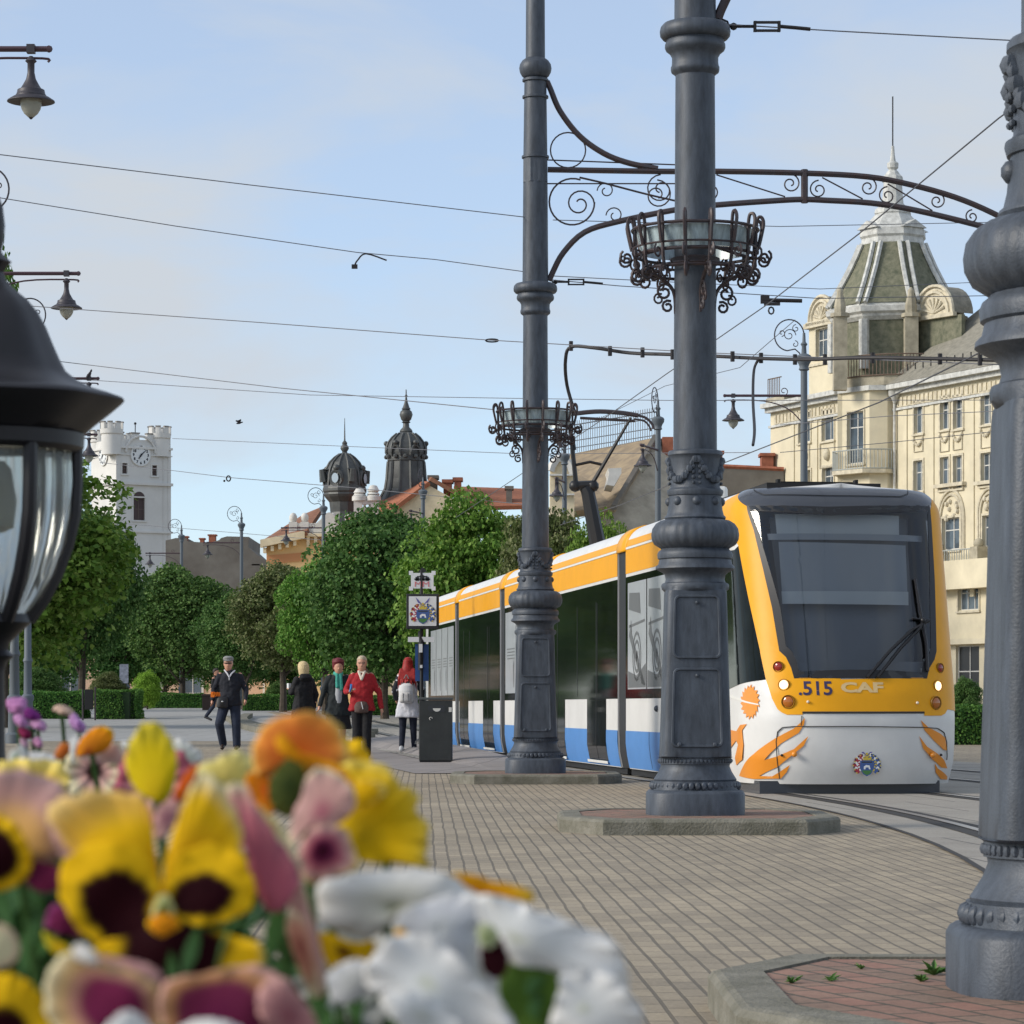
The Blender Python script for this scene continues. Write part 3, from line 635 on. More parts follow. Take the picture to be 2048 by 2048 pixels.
# number, faded mark
def ftext(name, body, cx, cy, hpx, m, bold, sx=1.0, off=.010):
    vs, fs = text_mesh(body, 1.0, bold); a0, h0 = inv(1400+.3622*cx, 940+.3622*cy, 'front'); a1, h1 = inv(1400+.3622*cx, 940+.3622*(cy+hpx), 'front')
    k = abs(h1-h0)/.72; mb = MB(); mb.add([SW(a0+v.x*k*sx, h0+v.y*k, off) for v in vs], fs); o = mb.build(name, m, tram, loc=-TO, auto=False); return o
M_num = mat('number_vinyl', (.035,.03,.09), .4); M_fade = mat('faded_lettering', (.66,.47,.22), .5)
ftext('fleet_number', '.515', 637, 1212, 74, M_num, .02, 1.05); ftext('faded_lettering', 'CAF', 895, 1203, 52, M_fade, .045, 1.75)
def disc(name, x, y, rpx, m, off, depth=.02, parent=tram, bez=None):
    a, h = inv(1400+.3622*x, 940+.3622*y, 'front'); r = rpx*.3622/203; c = SW(a, h, off); n_ = (SW(a, h, .1)-SW(a, h, 0)).normalized(); Q = n_.to_track_quat('Z','Y').to_matrix().to_4x4(); Q.translation = c
    mb = MB(); prof = [(0, r), (depth*.5, r*.97), (depth*.85, r*.75), (depth, r*.3)]
    mb.lathe(prof, 20, M=Q); o = mb.build(name, m, parent, loc=-TO)
    if bez:
        mb = MB(); mb.lathe([(-.01,r*1.28),(.012,r*1.28),(.016,r*1.22),(.006,r*1.02),(-.01,r*1.0)], 24, M=Q); mb.build('lamp_bezel', bez, o)
    return o
M_red_l = mat('tail_lens', (.28,.02,.01), .15, coat=.6); M_amb = mat('indicator_lens', (.42,.12,.01), .15, coat=.6); M_lit = mat('headlamp_lit', (1,.74,.42), .2, emit=1.5); M_rivet = mat('marker_light', (.8,.7,.55), .3)
M_bez = mat('lamp_bezel_paint', (.30,.14,.01), .4)
for x, y, r, m in ((435,1085,24,M_red_l),(1320,1092,22,M_red_l),(490,1282,30,M_amb),(1297,1287,30,M_amb)): disc('signal_lamp', x, y, r, m, .008, bez=M_bez)
for x, y in ((463,1185),(1310,1190)): disc('headlight', x, y, 25, M_lit, .008, bez=M_bez)
for x, y in ((598,1282),(1195,1285)): disc('marker_light', x, y, 8, M_rivet, .01)
for x, y in ((525,1572),(1276,1576)): disc('marker_light', x, y, 15, M_tor, .02, .035)
for x, y in ((456,1574),(1322,1571)): disc('bolt', x, y, 7, M_tblk, .012)
# flames, sun, creature shapes
fr('flame_livery', [(220,1690),(240,1640),(300,1570),(420,1480),(520,1430),(560,1395),(580,1370),(576,1402),(545,1450),(450,1510),(390,1560),(355,1603),(430,1580),(520,1540),(600,1470),(575,1525),(500,1580),(430,1640),(330,1688),(400,1690),(440,1670),(498,1630),(480,1668),(447,1706),(300,1704)], .008, M_tor)
for q in ([(1215,1378),(1260,1420),(1325,1455),(1350,1480),(1360,1550),(1340,1545),(1290,1500),(1240,1440)], [(1208,1470),(1250,1530),(1310,1570),(1345,1600),(1362,1650),(1330,1640),(1280,1600),(1230,1540)], [(1292,1620),(1310,1650),(1362,1695),(1360,1708),(1325,1706),(1300,1670)],
          [(100,1420),(205,1442),(225,1410),(262,1400),(236,1440),(243,1520),(237,1600),(205,1630),(197,1590),(213,1520),(204,1492),(170,1540),(110,1560)], [(60,1620),(150,1600),(185,1690),(100,1690)]): fr('flame_livery', q, .008, M_tor)
sun = []
for i in range(36):
    t = 2*PI*i/36; k = 1.0 if i % 2 else .78; sun.append((280+54*k*math.cos(t+.12*(i % 2)), 1280+98*k*math.sin(t+.12*(i % 2))))
fr('sun_livery', sun, .008, M_tor, .06)
fr('sun_stripe', [(150,1228),(225,1262),(330,1292),(325,1300),(225,1276),(150,1245)], .0105, M_line, .06)
# bumper seams
def seam(name, pts, w=.010, off=.008, m=M_groove):
    P_ = Z6(pts); mb = MB(); q = []
    for i in range(len(P_)-1):
        for t in range(5): q.append(SW(P_[i][0]+(P_[i+1][0]-P_[i][0])*t/5, P_[i][1]+(P_[i+1][1]-P_[i][1])*t/5, off))
    q.append(SW(*P_[-1], off)); mb.tube(q, w/2, 4); return mb.build(name, m, tram, loc=-TO)
seam('panel_seam', [(440,1706),(430,1620),(422,1500),(430,1445),(455,1422),(520,1415),(900,1419),(1230,1424),(1310,1428),(1345,1450),(1358,1500),(1358,1600)])
seam('panel_seam', [(565,1338),(900,1339),(1237,1338)], .02); seam('panel_seam', [(562,1358),(560,1410)], .008)
seam('panel_seam', [(305,104),(320,125),(360,142),(700,148),(1100,150),(1145,135),(1140,118)], .008, .014, M_tblk)
mb = MB(); M_ = Matrix(((TD.x, TR.x, 0, 0),(TD.y, TR.y, 0, 0),(0,0,1,0),(0,0,0,1))); mb.box(.28, 1.6, -.98, .82, .0, .13, M_); mb.build('lifeguard_apron', M_visor, tram)
# roof gear
q_ = Z6([(1362,1002),(1362,1320)]); o = drape('yellow_cheek', [q_[0],(1.75,q_[0][1]),(1.7,q_[1][1]+.06),(1.6,q_[1][1]-.04),q_[1]], .006, M_ty, tram, .05); o.location = -TO
mb = MB(); z0 = ROOFZ+.0; mb.box(1.15, 4.4, -.72, .45, z0, z0+.06, M_); mb.box(1.5, 3.6, -.5, .3, z0+.07, z0+.10, M_)
for v in (-.6, .2): mb.box(1.2, 1.3, v, v+.03, z0+.05, z0+.10, M_)
mb.build('roof_equipment', M_dark, tram)
mb = MB(); mb.box(4.9, 5.4, -.55, -.35, z0-.02, z0+.30, M_); mb.build('roof_antenna', M_line, tram, bevel=.04)
# pantograph: points measured on the photo at the depth of the middle car
DP = 44.0
def pp(x, y, d=DP): return P(x, y, d) - TO
mb = MB()
mb.tube([pp(1196,1092), pp(1176,985), pp(1170,975)], [.12,.10,.085], 8)
for x in (1150,1186): mb.ball(pp(x,972), .09, 8, 5)
mb.tube([pp(1150,972), pp(1188,970)], .07, 8); mb.tube([pp(1152,968), pp(1140,850), pp(1133,835)], [.036,.028,.024], 6); mb.tube([pp(1184,968), pp(1230,890), pp(1262,835)], [.036,.028,.022], 6)
mb.tube([pp(1152,930), pp(1180,924), pp(1207,930)], .022, 5); mb.tube([pp(1146,872),pp(1150,900)],.02,5)
mb.build('pantograph', M_tblk, tram)
mb = MB(); mb.tube(smooth_path([pp(1122,895), pp(1112,850), pp(1125,832), pp(1160,826), pp(1200,823), pp(1245,826), pp(1276,831)], 4), .034, 6); mb.tube([pp(1160,836), pp(1270,842)], .022, 5)
mb.tube(smooth_path([pp(1276,831), pp(1292,836), pp(1304,848), pp(1307,858)], 4), .02, 5); mb.tube(smooth_path([pp(1268,838), pp(1288,842), pp(1298,852), pp(1302,862)], 4), .015, 5); 
mb.build('contact_bow', M_iron2, tram)
# ---------------------------------------------------------------- coat of arms (small coloured shapes on a flat frame)
def crest(M, size, parent):
    cm = lambda n, c: mat('crest_'+n, c, .5)
    G, B_, Rd, Wh, Bk, Pu, Gr = cm('gold',(.55,.42,.06)), cm('blue',(.05,.10,.28)), cm('red',(.35,.03,.05)), cm('white',(.75,.75,.75)), cm('black',(.03,.03,.035)), cm('violet',(.10,.09,.32)), cm('green',(.06,.18,.05))
    groups = {}
    def poly(m, pts, y): groups.setdefault(m.name, (m, []))[1].append((pts, y))
    def blob(m, x, z, r, y, n=8, sx=1): poly(m, [(x+sx*r*math.cos(2*PI*i/n), z+r*math.sin(2*PI*i/n)) for i in range(n)], y)
    rnd = random.Random(3)
    for s in (-1, 1):
        poly(Pu, [(0,.26),(s*.06,.34),(s*.22,.52),(s*.30,.60),(s*.22,.42),(s*.14,.30),(s*.05,.20)], 0)
        poly(G, [(0,.18),(s*.05,.28),(s*.12,.36),(s*.10,.24)], -.001)
        for i in range(12):
            t = i/12; a = PI*.5 - s*(0.35 + t*2.1); r = .43 + .05*rnd.random()
            blob((Rd if s < 0 else B_) if i % 3 else Wh, r*math.cos(a), -.08+r*math.sin(a)*.85, .075, -.001-.0004*i)
            blob((Wh if i % 2 else Rd) if s < 0 else (G if i % 2 else B_), (r-.13)*math.cos(a), -.08+(r-.13)*math.sin(a)*.85, .05, -.007-.0003*i)
            blob(G if i % 2 else Bk, (r+.05)*math.cos(a), -.10+(r+.05)*math.sin(a)*.85, .03, -.010-.0003*i)
    poly(B_, [(-.26,.08),(.26,.08),(.27,-.2),(.15,-.42),(0,-.5),(-.15,-.42),(-.27,-.2)], -.015)
    poly(Gr, [(-.2,-.28),(.2,-.28),(.12,-.40),(0,-.46),(-.12,-.40)], -.017)
    poly(Wh, [(-.12,-.24),(-.12,-.14),(-.03,-.08),(.1,-.1),(.14,-.24),(.08,-.24),(.06,-.17),(-.04,-.17),(-.06,-.24)], -.019)
    poly(Bk, [(-.2,.05),(.2,.05),(.2,.0),(-.2,.0)], -.017)
    poly(G, [(-.14,.10),(-.16,.24),(-.07,.18),(0,.27),(.07,.18),(.16,.24),(.14,.10)], -.017); blob(G, 0, .33, .05, -.017)
    root = None
    for k, (m, ps) in groups.items():
        mb = MB()
        for pts, y in ps: mb.prism([(x*size, z*size) for x, z in pts], y*size*.4, y*size*.4-.0015, M)
        o = mb.build('coat_of_arms' if root is None else 'crest_charge', m, parent if root is None else parent)
    return root
a_, h_ = inv(1400+.3622*922, 940+.3622*1618, 'front'); c_ = SW(a_, h_, .010)-TO
n_ = (SW(a_, h_, .1)-SW(a_, h_, 0)).normalized(); x_ = Vector((0,0,1)).cross(n_).normalized(); z_ = n_.cross(x_)
Mc = Matrix(((x_.x, -n_.x, z_.x, c_.x),(x_.y, -n_.y, z_.y, c_.y),(x_.z, -n_.z, z_.z, c_.z),(0,0,0,1)))
crest(Mc, .26, tram)
# ---------------------------------------------------------------- buildings
M_cream = mat('cream_render', (.66,.59,.43), .85, var=.16, vscale=.5, bump=.2, bscale=6)
M_cream_t = mat('cream_trim', (.60,.54,.41), .85, var=.3, vscale=3, bump=.5, bscale=12)
M_creamd = mat('soiled_render', (.40,.36,.27), .9, var=.4, vscale=1.2)
M_slate = mat('slate_roof', (.30,.28,.23), .8, var=.5, vscale=3, var2=(.17,.16,.13), bump=.6, bscale=14)
M_moss = mat('mossy_slate', (.22,.21,.145), .8, var=.5, vscale=2.6, var2=(.085,.095,.06), bump=.6, bscale=10)
M_zinc = mat('white_zinc', (.55,.55,.52), .6, var=.35, vscale=3)
M_pane = mat('window_pane', (.10,.13,.16), .12, ior=1.5, var=.6, vscale=.35)
M_wfr = mat('window_white', (.58,.57,.53), .6)
M_rust = mat('rusty_railing', (.16,.11,.08), .7, var=.4, vscale=8)
M_rail = mat('grey_railing', (.36,.38,.36), .6)
M_darkop = mat('dark_opening', (.03,.032,.036), .3)
class Fac:
    """vertical facade plane through two ground points; t along it, n outwards (towards the camera side)"""
    def __init__(s, p0, p1):
        s.o = Vector((*p0, 0)); d = Vector((*p1, 0))-s.o; s.L = d.length; s.e = d/s.L; s.n = Vector((s.e.y, -s.e.x, 0))
        if s.n.dot(s.o) > 0: s.n = -s.n
    def px(s, x, y):
        k = (x-1024)/F      # X = kY ; solve o + t e
        t = (s.o.x - k*s.o.y)/(k*s.e.y - s.e.x); Y = s.o.y + t*s.e.y
        return t, EYE + (HZ-y)/F*Y
    def w(s, t, z, n=0): p = s.o + s.e*t + s.n*n; return Vector((p.x, p.y, z))
    def box(s, mb, t0, t1, z0, z1, n0, n1):
        vs = [s.w(t, z, n) for z in (z0, z1) for t, n in ((t0,n0),(t1,n0),(t1,n1),(t0,n1))]
        mb.add(vs, ((0,3,2,1),(4,5,6,7),(0,1,5,4),(1,2,6,5),(2,3,7,6),(3,0,4,7)))
    def tube(s, mb, pts, r, seg=5, closed=False): mb.tube([s.w(*p) for p in pts], r, seg, closed)
def wall(f, t0, t1, z0, z1, ops, m, parent, name='wall', thick=.3, reveal=.25):
    ts = sorted(set([t0, t1] + [q for o in ops for q in o[:2]])); zs = sorted(set([z0, z1] + [q for o in ops for q in o[2:4]])); mb = MB()
    ts = [t for t in ts if t0 <= t <= t1]; zs = [z for z in zs if z0 <= z <= z1]
    for i in range(len(ts)-1):
        for j in range(len(zs)-1):
            c, d = (ts[i]+ts[i+1])/2, (zs[j]+zs[j+1])/2
            if any(o[0] < c < o[1] and o[2] < d < o[3] for o in ops): continue
            mb.add([f.w(ts[i],zs[j]), f.w(ts[i+1],zs[j]), f.w(ts[i+1],zs[j+1]), f.w(ts[i],zs[j+1])], [(0,1,2,3)])
    for a, b, c, d in ops:
        for q in (((a,c),(b,c)),((b,c),(b,d)),((b,d),(a,d)),((a,d),(a,c))):
            mb.add([f.w(*q[0],0), f.w(*q[1],0), f.w(*q[1],-reveal), f.w(*q[0],-reveal)], [(0,1,2,3)])
    mb.add([f.w(t0,z0,-thick), f.w(t1,z0,-thick), f.w(t1,z1,-thick), f.w(t0,z1,-thick)], [(0,1,2,3)])
    for q in (((t0,z0),(t1,z0)),((t1,z0),(t1,z1)),((t1,z1),(t0,z1)),((t0,z1),(t0,z0))): mb.add([f.w(*q[0],0), f.w(*q[1],0), f.w(*q[1],-thick), f.w(*q[0],-thick)], [(0,1,2,3)])
    return mb.build(name, m, parent)
def window(f, a, b, c, d, parent, cols=2, transom=.7, depth=.18, m=None, surround=.12, mp=None, mt=None):
    mb = MB(); w = .07
    for q in ((a,a+w,c,d),(b-w,b,c,d),(a+w,b-w,c,c+w),(a+w,b-w,d-w,d)): f.box(mb, *q, -depth-.08, -depth)
    for i in range(1, cols): x = a+(b-a)*i/cols; f.box(mb, x-w*.5, x+w*.5, c+w, d-w, -depth-.07, -depth-.01)
    if transom: z = c+(d-c)*transom; f.box(mb, a+w, b-w, z-w*.5, z+w*.5, -depth-.075, -depth-.015)
    fo = mb.build('window', m or M_wfr, parent)
    mb = MB(); f.box(mb, a+.01, b-.01, c+.01, d-.01, -depth-.06, -depth-.05); mb.build('pane', mp or M_pane, fo)
    if surround:
        mb = MB(); s_ = surround
        for q in ((a-s_,a-.003,c-.05,d+s_),(b+.003,b+s_,c-.05,d+s_),(a-.003,b+.003,d+.003,d+s_)): f.box(mb, *q, .003, .07)
        f.box(mb, a-s_-.05, b+s_+.05, c-.16, c-.053, .003, .14); mb.build('surround', mt or M_cream_t, fo)
    return fo
# ---- palace on the right
pal = empty('corner_palace', (22, 190, 0), 'tall cream corner palace with a mossy slate spire and rusty balcony railing', 'building')
PO = -Vector((22, 190, 0))
FL = Fac((17.6, 201.5), (21.35, 192.6)); FR = Fac((24.3, 190.0), (31.6, 173.9)); BYf = Fac((21.45,192.2),(24.2,190.1))
pal.location = (0,0,0)
def ZP(f, x, y): return f.px(1540+.388*x, 700+.388*y)
def opn(f, x0, x1, y0, y1): a, z1 = ZP(f, x0, y0); b, z0 = ZP(f, x1, y1); return (a, b, z0, z1)
zs_e = 20.9
ops = [opn(FR,*q) for q in ((745,790,275,425),(880,925,250,405),(948,995,245,400),(1090,1142,225,378),(743,790,573,725),(880,925,555,715),(948,993,548,708),(1090,1142,533,693),(890,980,870,1025),(1098,1150,855,1010),(972,1078,1200,1338),(958,1078,1525,1790))]
n1 = Fac.px
wall(FR, -.2, FR.L+6, 0, zs_e, ops, M_cream, pal)
for i, o in enumerate(ops): window(FR, *o, pal, cols=3 if i == 10 else 2, transom=.62 if i < 11 else .5, surround=.14 if i not in (11,) else 0, mp=M_darkop if i == 11 else None)
ops = [opn(FL,*q) for q in ((150,210,330,470),(270,332,315,460),(195,212,620,690),(272,330,605,760))]
ops = [(min(a,b), max(a,b), c, d) for a,b,c,d in ops]
wall(FL, -.5, FL.L+.1, 0, zs_e+.2, ops, M_cream, pal)
for o in ops: window(FL, *o, pal)
# rounded corner bay between the two wings
bc = Vector((23.05, 191.9, 0)); nrm = Vector((-.80,-.60,0)); side = Vector((.60,-.80,0))
bay = [(-2.1,-.6),(-2.0,.6),(-1.25,1.45),(1.25,1.45),(2.0,.6),(2.1,-.6)]
def bayp(s_, n_, z): p = bc + side*s_ + nrm*n_; return Vector((p.x,p.y,z))
bq = [(p.x, p.y) for p in (bayp(s_, n_, 0) for s_, n_ in bay)]
for i in range(5):
    f = Fac(bq[i], bq[i+1]); 
    if (f.e.x*(bq[i+1][0]-bq[i][0]) + f.e.y*(bq[i+1][1]-bq[i][1])) < 0: pass
    oo = []
    if i == 2: oo = [(.5,2.0,16.3,19.6),(.5,2.0,10.4,14.0)]
    elif i in (1,3): oo = [(.25,.95,10.4,14.0)]
    wall(f, 0, f.L, 9.6 if True else 0, zs_e+.2, oo, M_cream, pal)
    for o in oo: window(f, *o, pal, surround=.1)
mb = MB(); mb.slab([(bc.x+(x-bc.x)*1.08, bc.y+(y-bc.y)*1.08) for x, y in bq], 9.2, 9.6); mb.slab(bq, 0, 9.2); mb.build('bay_base', M_creamd, pal)
mb = MB(); mb.slab([tuple(bayp(s_*1.12, n_*1.45+.1, 0)[:2]) for s_, n_ in bay], 15.6, 15.85); mb.build('balcony_slab', M_cream_t, pal)
def railing(pts, z0, z1, m, n=14, bow=.0, rad=.035):
    mb = MB()
    for z in (z0, z1): mb.tube([(x,y,z) for x,y in pts], rad*1.2, 5)
    for i in range(len(pts)-1):
        a, b = Vector((*pts[i],0)), Vector((*pts[i+1],0)); k = max(2, int((b-a).length/.22))
        for j in range(k): p = a+(b-a)*j/k; mb.tube([(p.x,p.y,z0),(p.x,p.y,z1)], rad*.8, 4)
    return mb.build('balcony_railing', m, pal)
rp_ = [tuple(bayp(s_*1.10, n_*1.42+.1, 0)[:2]) for s_, n_ in bay]; railing(rp_, 15.9, 17.1, M_rail)
# cornices: eaves and string courses
mb = MB()
for f in (FL, FR):
    t1 = f.L + (6 if f is FR else 0); t0 = -.6 if f is FL else -.2
    f.box(mb, t0, t1, zs_e-.05, zs_e+.25, .003, .75); f.box(mb, t0, t1, zs_e-.35, zs_e-.055, .003, .4); f.box(mb, t0, t1, zs_e-1.35, zs_e-1.2, .003, .14)
mb.slab([(bc.x+(x-bc.x)*1.16, bc.y+(y-bc.y)*1.16) for x, y in bq], zs_e-.05, zs_e+.26)
mb.build('cornice', M_zinc, pal)
for f in (FL, FR):
    mb = MB(); t1 = f.L + (5 if f is FR else 0); k = int(t1/.5); f.box(mb, .05, t1, zs_e-1.15, zs_e-1.1, .003, .06)
    for i in range(k): f.box(mb, i*.5+.1, i*.5+.38, zs_e-1.1, zs_e-.55, .003, .07)
    mb.build('frieze', M_cream_t, pal)
mb = MB(); 
_, zl = ZP(FR, 1000, 1150); FR.box(mb, 5.4, FR.L+6, zl-1.0, zl+.75, .003, .9); _, zc_ = ZP(FR, 1000, 1505); FR.box(mb, 3.0, FR.L+6, zc_-.15, zc_+.2, .003, .5)
mb.build('ledge', M_cream, pal)
mb = MB(); FR.box(mb, 5.0, FR.L+6, zc_+.2, zl-1.0, .002, .05); mb.build('soiled_course', M_creamd, pal) if False else None
# pilasters, panels below windows, garlands
mb = MB()
for f, xs in ((FR, (700,838,1045)), (FL, (240,365,120))):
    for x in xs: t, _ = ZP(f, x, 500); f.box(mb, t-.22, t+.22, 7.5, zs_e-1.4, .003, .08)
mb.build('pilaster', M_cream, pal)
for (x0, x1, y0, y1) in ((745,790,445,520),(880,925,425,520),(948,993,420,510),(1090,1142,395,500)):
    mb = MB(); a, b, z0, z1 = opn(FR, x0, x1, y0, y1); FR.tube(mb, [(a,z0,.05),(b,z0,.05),(b,z1,.05),(a,z1,.05)], .045, 4, True)
    for i in range(7): t = i/6; mb.ball(FR.w(a+(b-a)*t, z1-.25-.35*math.sin(PI*t), .08), .11, 6, 4)
    mb.build('stucco_ornament', M_cream_t, pal)
for (x0, x1, y0, y1) in ((262,335,478,600),(165,205,490,600)):
    mb = MB(); a, b, z0, z1 = opn(FL, x0, x1, y0, y1); FL.tube(mb, [(a,z0,.05),(b,z0,.05),(b,z1,.05),(a,z1,.05)], .06, 4, True); mb.ball(FL.w((a+b)/2,(z0+z1)/2,.05), .3, 8, 5, (1,1,1.4)); mb.build('stucco_ornament', M_cream_t, pal)
mb = MB()   # big arched surrounds
for (x0, x1, yb, yt) in ((872,1003,1025,730),(1078,1190,1010,715)):
    a, b, z0, z1 = opn(FR, x0, x1, yt, yb); c = (a+b)/2; rr = (b-a)/2; zc = z1-rr-.35
    for off in (0, .22): 
        pts = [(a+off,z0,.06)] + [(c-(rr-off)*math.cos(PI*i/14), zc+(rr-off)*1.25*math.sin(PI*i/14), .06) for i in range(15)] + [(b-off,z0,.06)]
        FR.tube(mb, pts, .09, 5)
    for i in range(9): mb.ball(FR.w(c+random.uniform(-.5,.5)*rr, zc+random.uniform(.0,.8)*rr, .05), .16, 6, 4)
    FR.box(mb, a-.2, b+.2, z1+.2, z1+.42, .003, .3)
mb.build('arched_surround', M_cream_t, pal)
t0, z0 = ZP(FR, 918, 1112); t1, z1 = ZP(FR, 1092, 1025); mb = MB()
for z in (z0, z1): FR.tube(mb, [(t0,z,.75),(t1,z,.75)], .04)
for i in range(15): FR.tube(mb, [(t0+(t1-t0)*i/14,z0,.75),(t0+(t1-t0)*i/14,z1,.75)], .028)
mb.build('balcony_railing', M_rail, pal)
for ta, tb in ((t0-.5, t0), (t1, t1+.8)): mb = MB(); FR.box(mb, ta, tb, z0, z1+.1, .1, .85); mb.ball(FR.w((ta+tb)/2, z1+.3, .5), .32); mb.build('balcony_pier', M_creamd, pal)
# drainpipe with ornate hopper
mb = MB(); x_ = 24.2; y_ = 189.8; mb.tube([(x_,y_,8),(x_,y_,20.3)], .09, 8); mb.lathe([(0,.1),(.3,.22),(.5,.4),(.9,.42),(1.0,.5),(1.1,.42),(1.35,.3),(1.55,.1)], 8, (x_,y_-.1,20.0)); mb.build('rain_hopper', M_zinc, pal)
# roofs
mb = MB(); f = FR
e0, e1 = f.w(-.5, zs_e+.27, .75), f.w(f.L+6, zs_e+.27, .75); r0, r1 = f.w(2.2, 27.2, -6.5), f.w(f.L+6, 27.2, -6.5); b0 = f.w(-.5, zs_e+.27, -9)
mb.add([e0, e1, r1, r0, b0, f.w(f.L+6, zs_e+.27, -13)], [(0,1,2,3),(0,3,4),(3,2,5,4),(1,5,2),(0,4,5,1)]); mb.build('roof', M_slate, pal)
mb = MB()
for i in range(16): t = 1+i*.9; p = f.w(t, zs_e+1.0, .3); mb.tube([p, p+Vector((0,0,.4))], .04, 4)
mb.build('snow_guard', M_dark, pal)
# attic storey of the tower, left attic with dormer window, then the octagonal spire
TCx, TCy = 24.75, 195.0
def TZ(x, y): return EYE + (HZ-(240+.2898*y))/F*TCy
def TX(x): return (1500+.2898*x-1024)/F*TCy
FA = Fac((19.6,198.0),(22.2,192.6))
a0, za = FA.px(1616,640); 
opd = (.95,2.55,FA.px(1640,714)[1],FA.px(1640,658)[1])
wall(FA, 0, FA.L+.6, zs_e+.2, TZ(0,1400), [opd], M_cream, pal, 'attic_wall'); window(FA, *opd, pal, cols=3, transom=.6)
mb = MB(); FA.box(mb, -.25, FA.L+.8, TZ(0,1405), TZ(0,1370), -.5, .3); FA.box(mb, -.1, FA.L, zs_e+2.3, zs_e+2.45, .003, .12); mb.build('attic_cornice', M_cream_t, pal)
def lunette(f, tc, zb, r, depth=3.2):
    mb = MB(); n = 14; pts = [(tc+r*math.cos(PI*i/n), zb+r*math.sin(PI*i/n)*1.05) for i in range(n+1)]
    vs = [f.w(t,z,.1) for t,z in pts] + [f.w(t,z,-depth) for t,z in pts]; mb.add(vs, [(i,i+1,i+n+2,i+n+1) for i in range(n)] + [tuple(range(n+1))]); dm = mb.build('dormer_roof', M_slate, pal)
    mb = MB(); 
    for k in (1.0, .78): f.tube(mb, [(tc+(r*k)*math.cos(PI*i/n), zb+r*k*math.sin(PI*i/n)*1.05, .14) for i in range(n+1)], .13, 5)
    f.box(mb, tc-r-.2, tc+r+.2, zb-.25, zb, .0, .3)
    mb.add([f.w(tc+r*.95*math.cos(PI*i/n), zb+r*.95*math.sin(PI*i/n), .12) for i in range(n+1)], [tuple(range(n+1))])
    for i in range(1, 8): a = PI*i/8; mb.tube([f.w(tc,zb+.1,.16), f.w(tc+r*.6*math.cos(a), zb+r*.6*math.sin(a), .16)], [.05,.11], 5)
    mb.build('shell_gable', M_cream_t, dm)
lunette(FA, 1.75, TZ(0,1362), 1.5)
FD = Fac((26.2,190.9),(29.2,186.5)); 
tt, zz = FD.px(1871,630); lunette(FD, tt, zz, 1.75, 1.6)
wall(FD, tt-2.4, tt+2.4, zs_e+.5, zz-.2, [], M_moss, pal, 'attic_wall')
for px_, py_, h in ((1680,625,1.6),(1822,625,1.9),(1917,632,1.5)):
    Y = 190.5; X = (px_-1024)/F*Y; z = EYE+(HZ-py_)/F*Y
    mb = MB(); mb.box(X-.42,X+.42,Y-.4,Y+.4,zs_e,z-.05); mb.lathe([(z-.3,.62),(z-.05,.6),(z,.35),(z+.4,.38),(z+.9,.28),(z+1.15,.2),(z+1.4,.22),(z+1.6,.05)], 8, (X,Y,0)); mb.build('attic_pier', M_creamd, pal)
def oct(prof, m, name, rot=0, seg=8, smooth=False, par=pal, wave=None):
    mb = MB(); mb.lathe([(z, r) for z, r in prof], seg, (TCx,TCy,0), rot, smooth, wave=wave); return mb.build(name, m, par)
rt = R(11)
sc_ = F/TCy; W = lambda w: w*.2898/sc_
oct([(zs_e,4.1),(TZ(0,1610),3.95),(TZ(0,1420),3.9)], M_moss, 'drum', rt)
oct([(TZ(0,1425),4.0),(TZ(0,1400),4.25),(TZ(0,1385),4.3),(TZ(0,1370),4.5),(TZ(0,1335),4.55),(TZ(0,1325),4.3),(TZ(0,1300),4.2)], M_zinc, 'drum_cornice', rt)
dome = [(1310,4.35),(1240,W(418)),(1150,W(366)),(1050,W(312)),(960,W(270)),(870,W(232))]
oct([(TZ(0,y),r) for y,r in dome], M_moss, 'spire_roof', rt)
mb = MB()   # ribs on the eight edges
for k in range(8):
    a = rt + 2*PI*k/8
    for s_ in (-.09,.09): mb.tube([(TCx+r*1.01*math.cos(a+s_*3/r), TCy+r*1.01*math.sin(a+s_*3/r), TZ(0,y)) for y, r in dome], .16, 5)
    mb.tube([(TCx+4.05*math.cos(a), TCy+4.05*math.sin(a), z) for z in (zs_e+1.5, TZ(0,1420))], .34, 6)
mb.build('spire_rib', M_zinc, pal)
oct([(TZ(0,890),W(228)),(TZ(0,830),W(225)),(TZ(0,815),W(238)),(TZ(0,770),W(235)),(TZ(0,760),W(215)),(TZ(0,700),W(165)),(TZ(0,655),W(125)),(TZ(0,650),W(132)),(TZ(0,625),W(128)),(TZ(0,600),W(98)),(TZ(0,580),W(78)),(TZ(0,430),W(66)),(TZ(0,425),W(78)),(TZ(0,395),W(72)),(TZ(0,380),W(55)),(TZ(0,360),W(42)),(TZ(0,345),W(26)),(TZ(0,330),W(40)),(TZ(0,300),W(42)),(TZ(0,285),W(22)),(TZ(0,240),W(15)),(TZ(0,180),W(10))], M_zinc, 'spire_lantern', rt)
mb = MB()
for k in range(4):
    a = rt+PI/8+k*PI/2; c = Vector((TCx+W(175)*math.cos(a), TCy+W(175)*math.sin(a), 0)); t = Vector((-math.sin(a), math.cos(a), 0)); zb = TZ(0,768)
    q = [c-t*W(105)+Vector((0,0,zb)), c+t*W(105)+Vector((0,0,zb)), c+Vector((0,0,TZ(0,715)))]; o_ = Vector((math.cos(a),math.sin(a),0))*W(60)
    mb.add([*[p+o_ for p in q], *[p-o_*2 for p in q]], [(0,1,2),(3,5,4),(0,3,4,1),(1,4,5,2),(2,5,3,0)])
mb.build('small_pediment', M_zinc, pal)
mb = MB(); mb.tube([(TCx,TCy,TZ(0,185)),(TCx,TCy,EYE+(HZ-193)/F*TCy)], .045, 5); mb.build('lightning_rod', M_dark, pal)
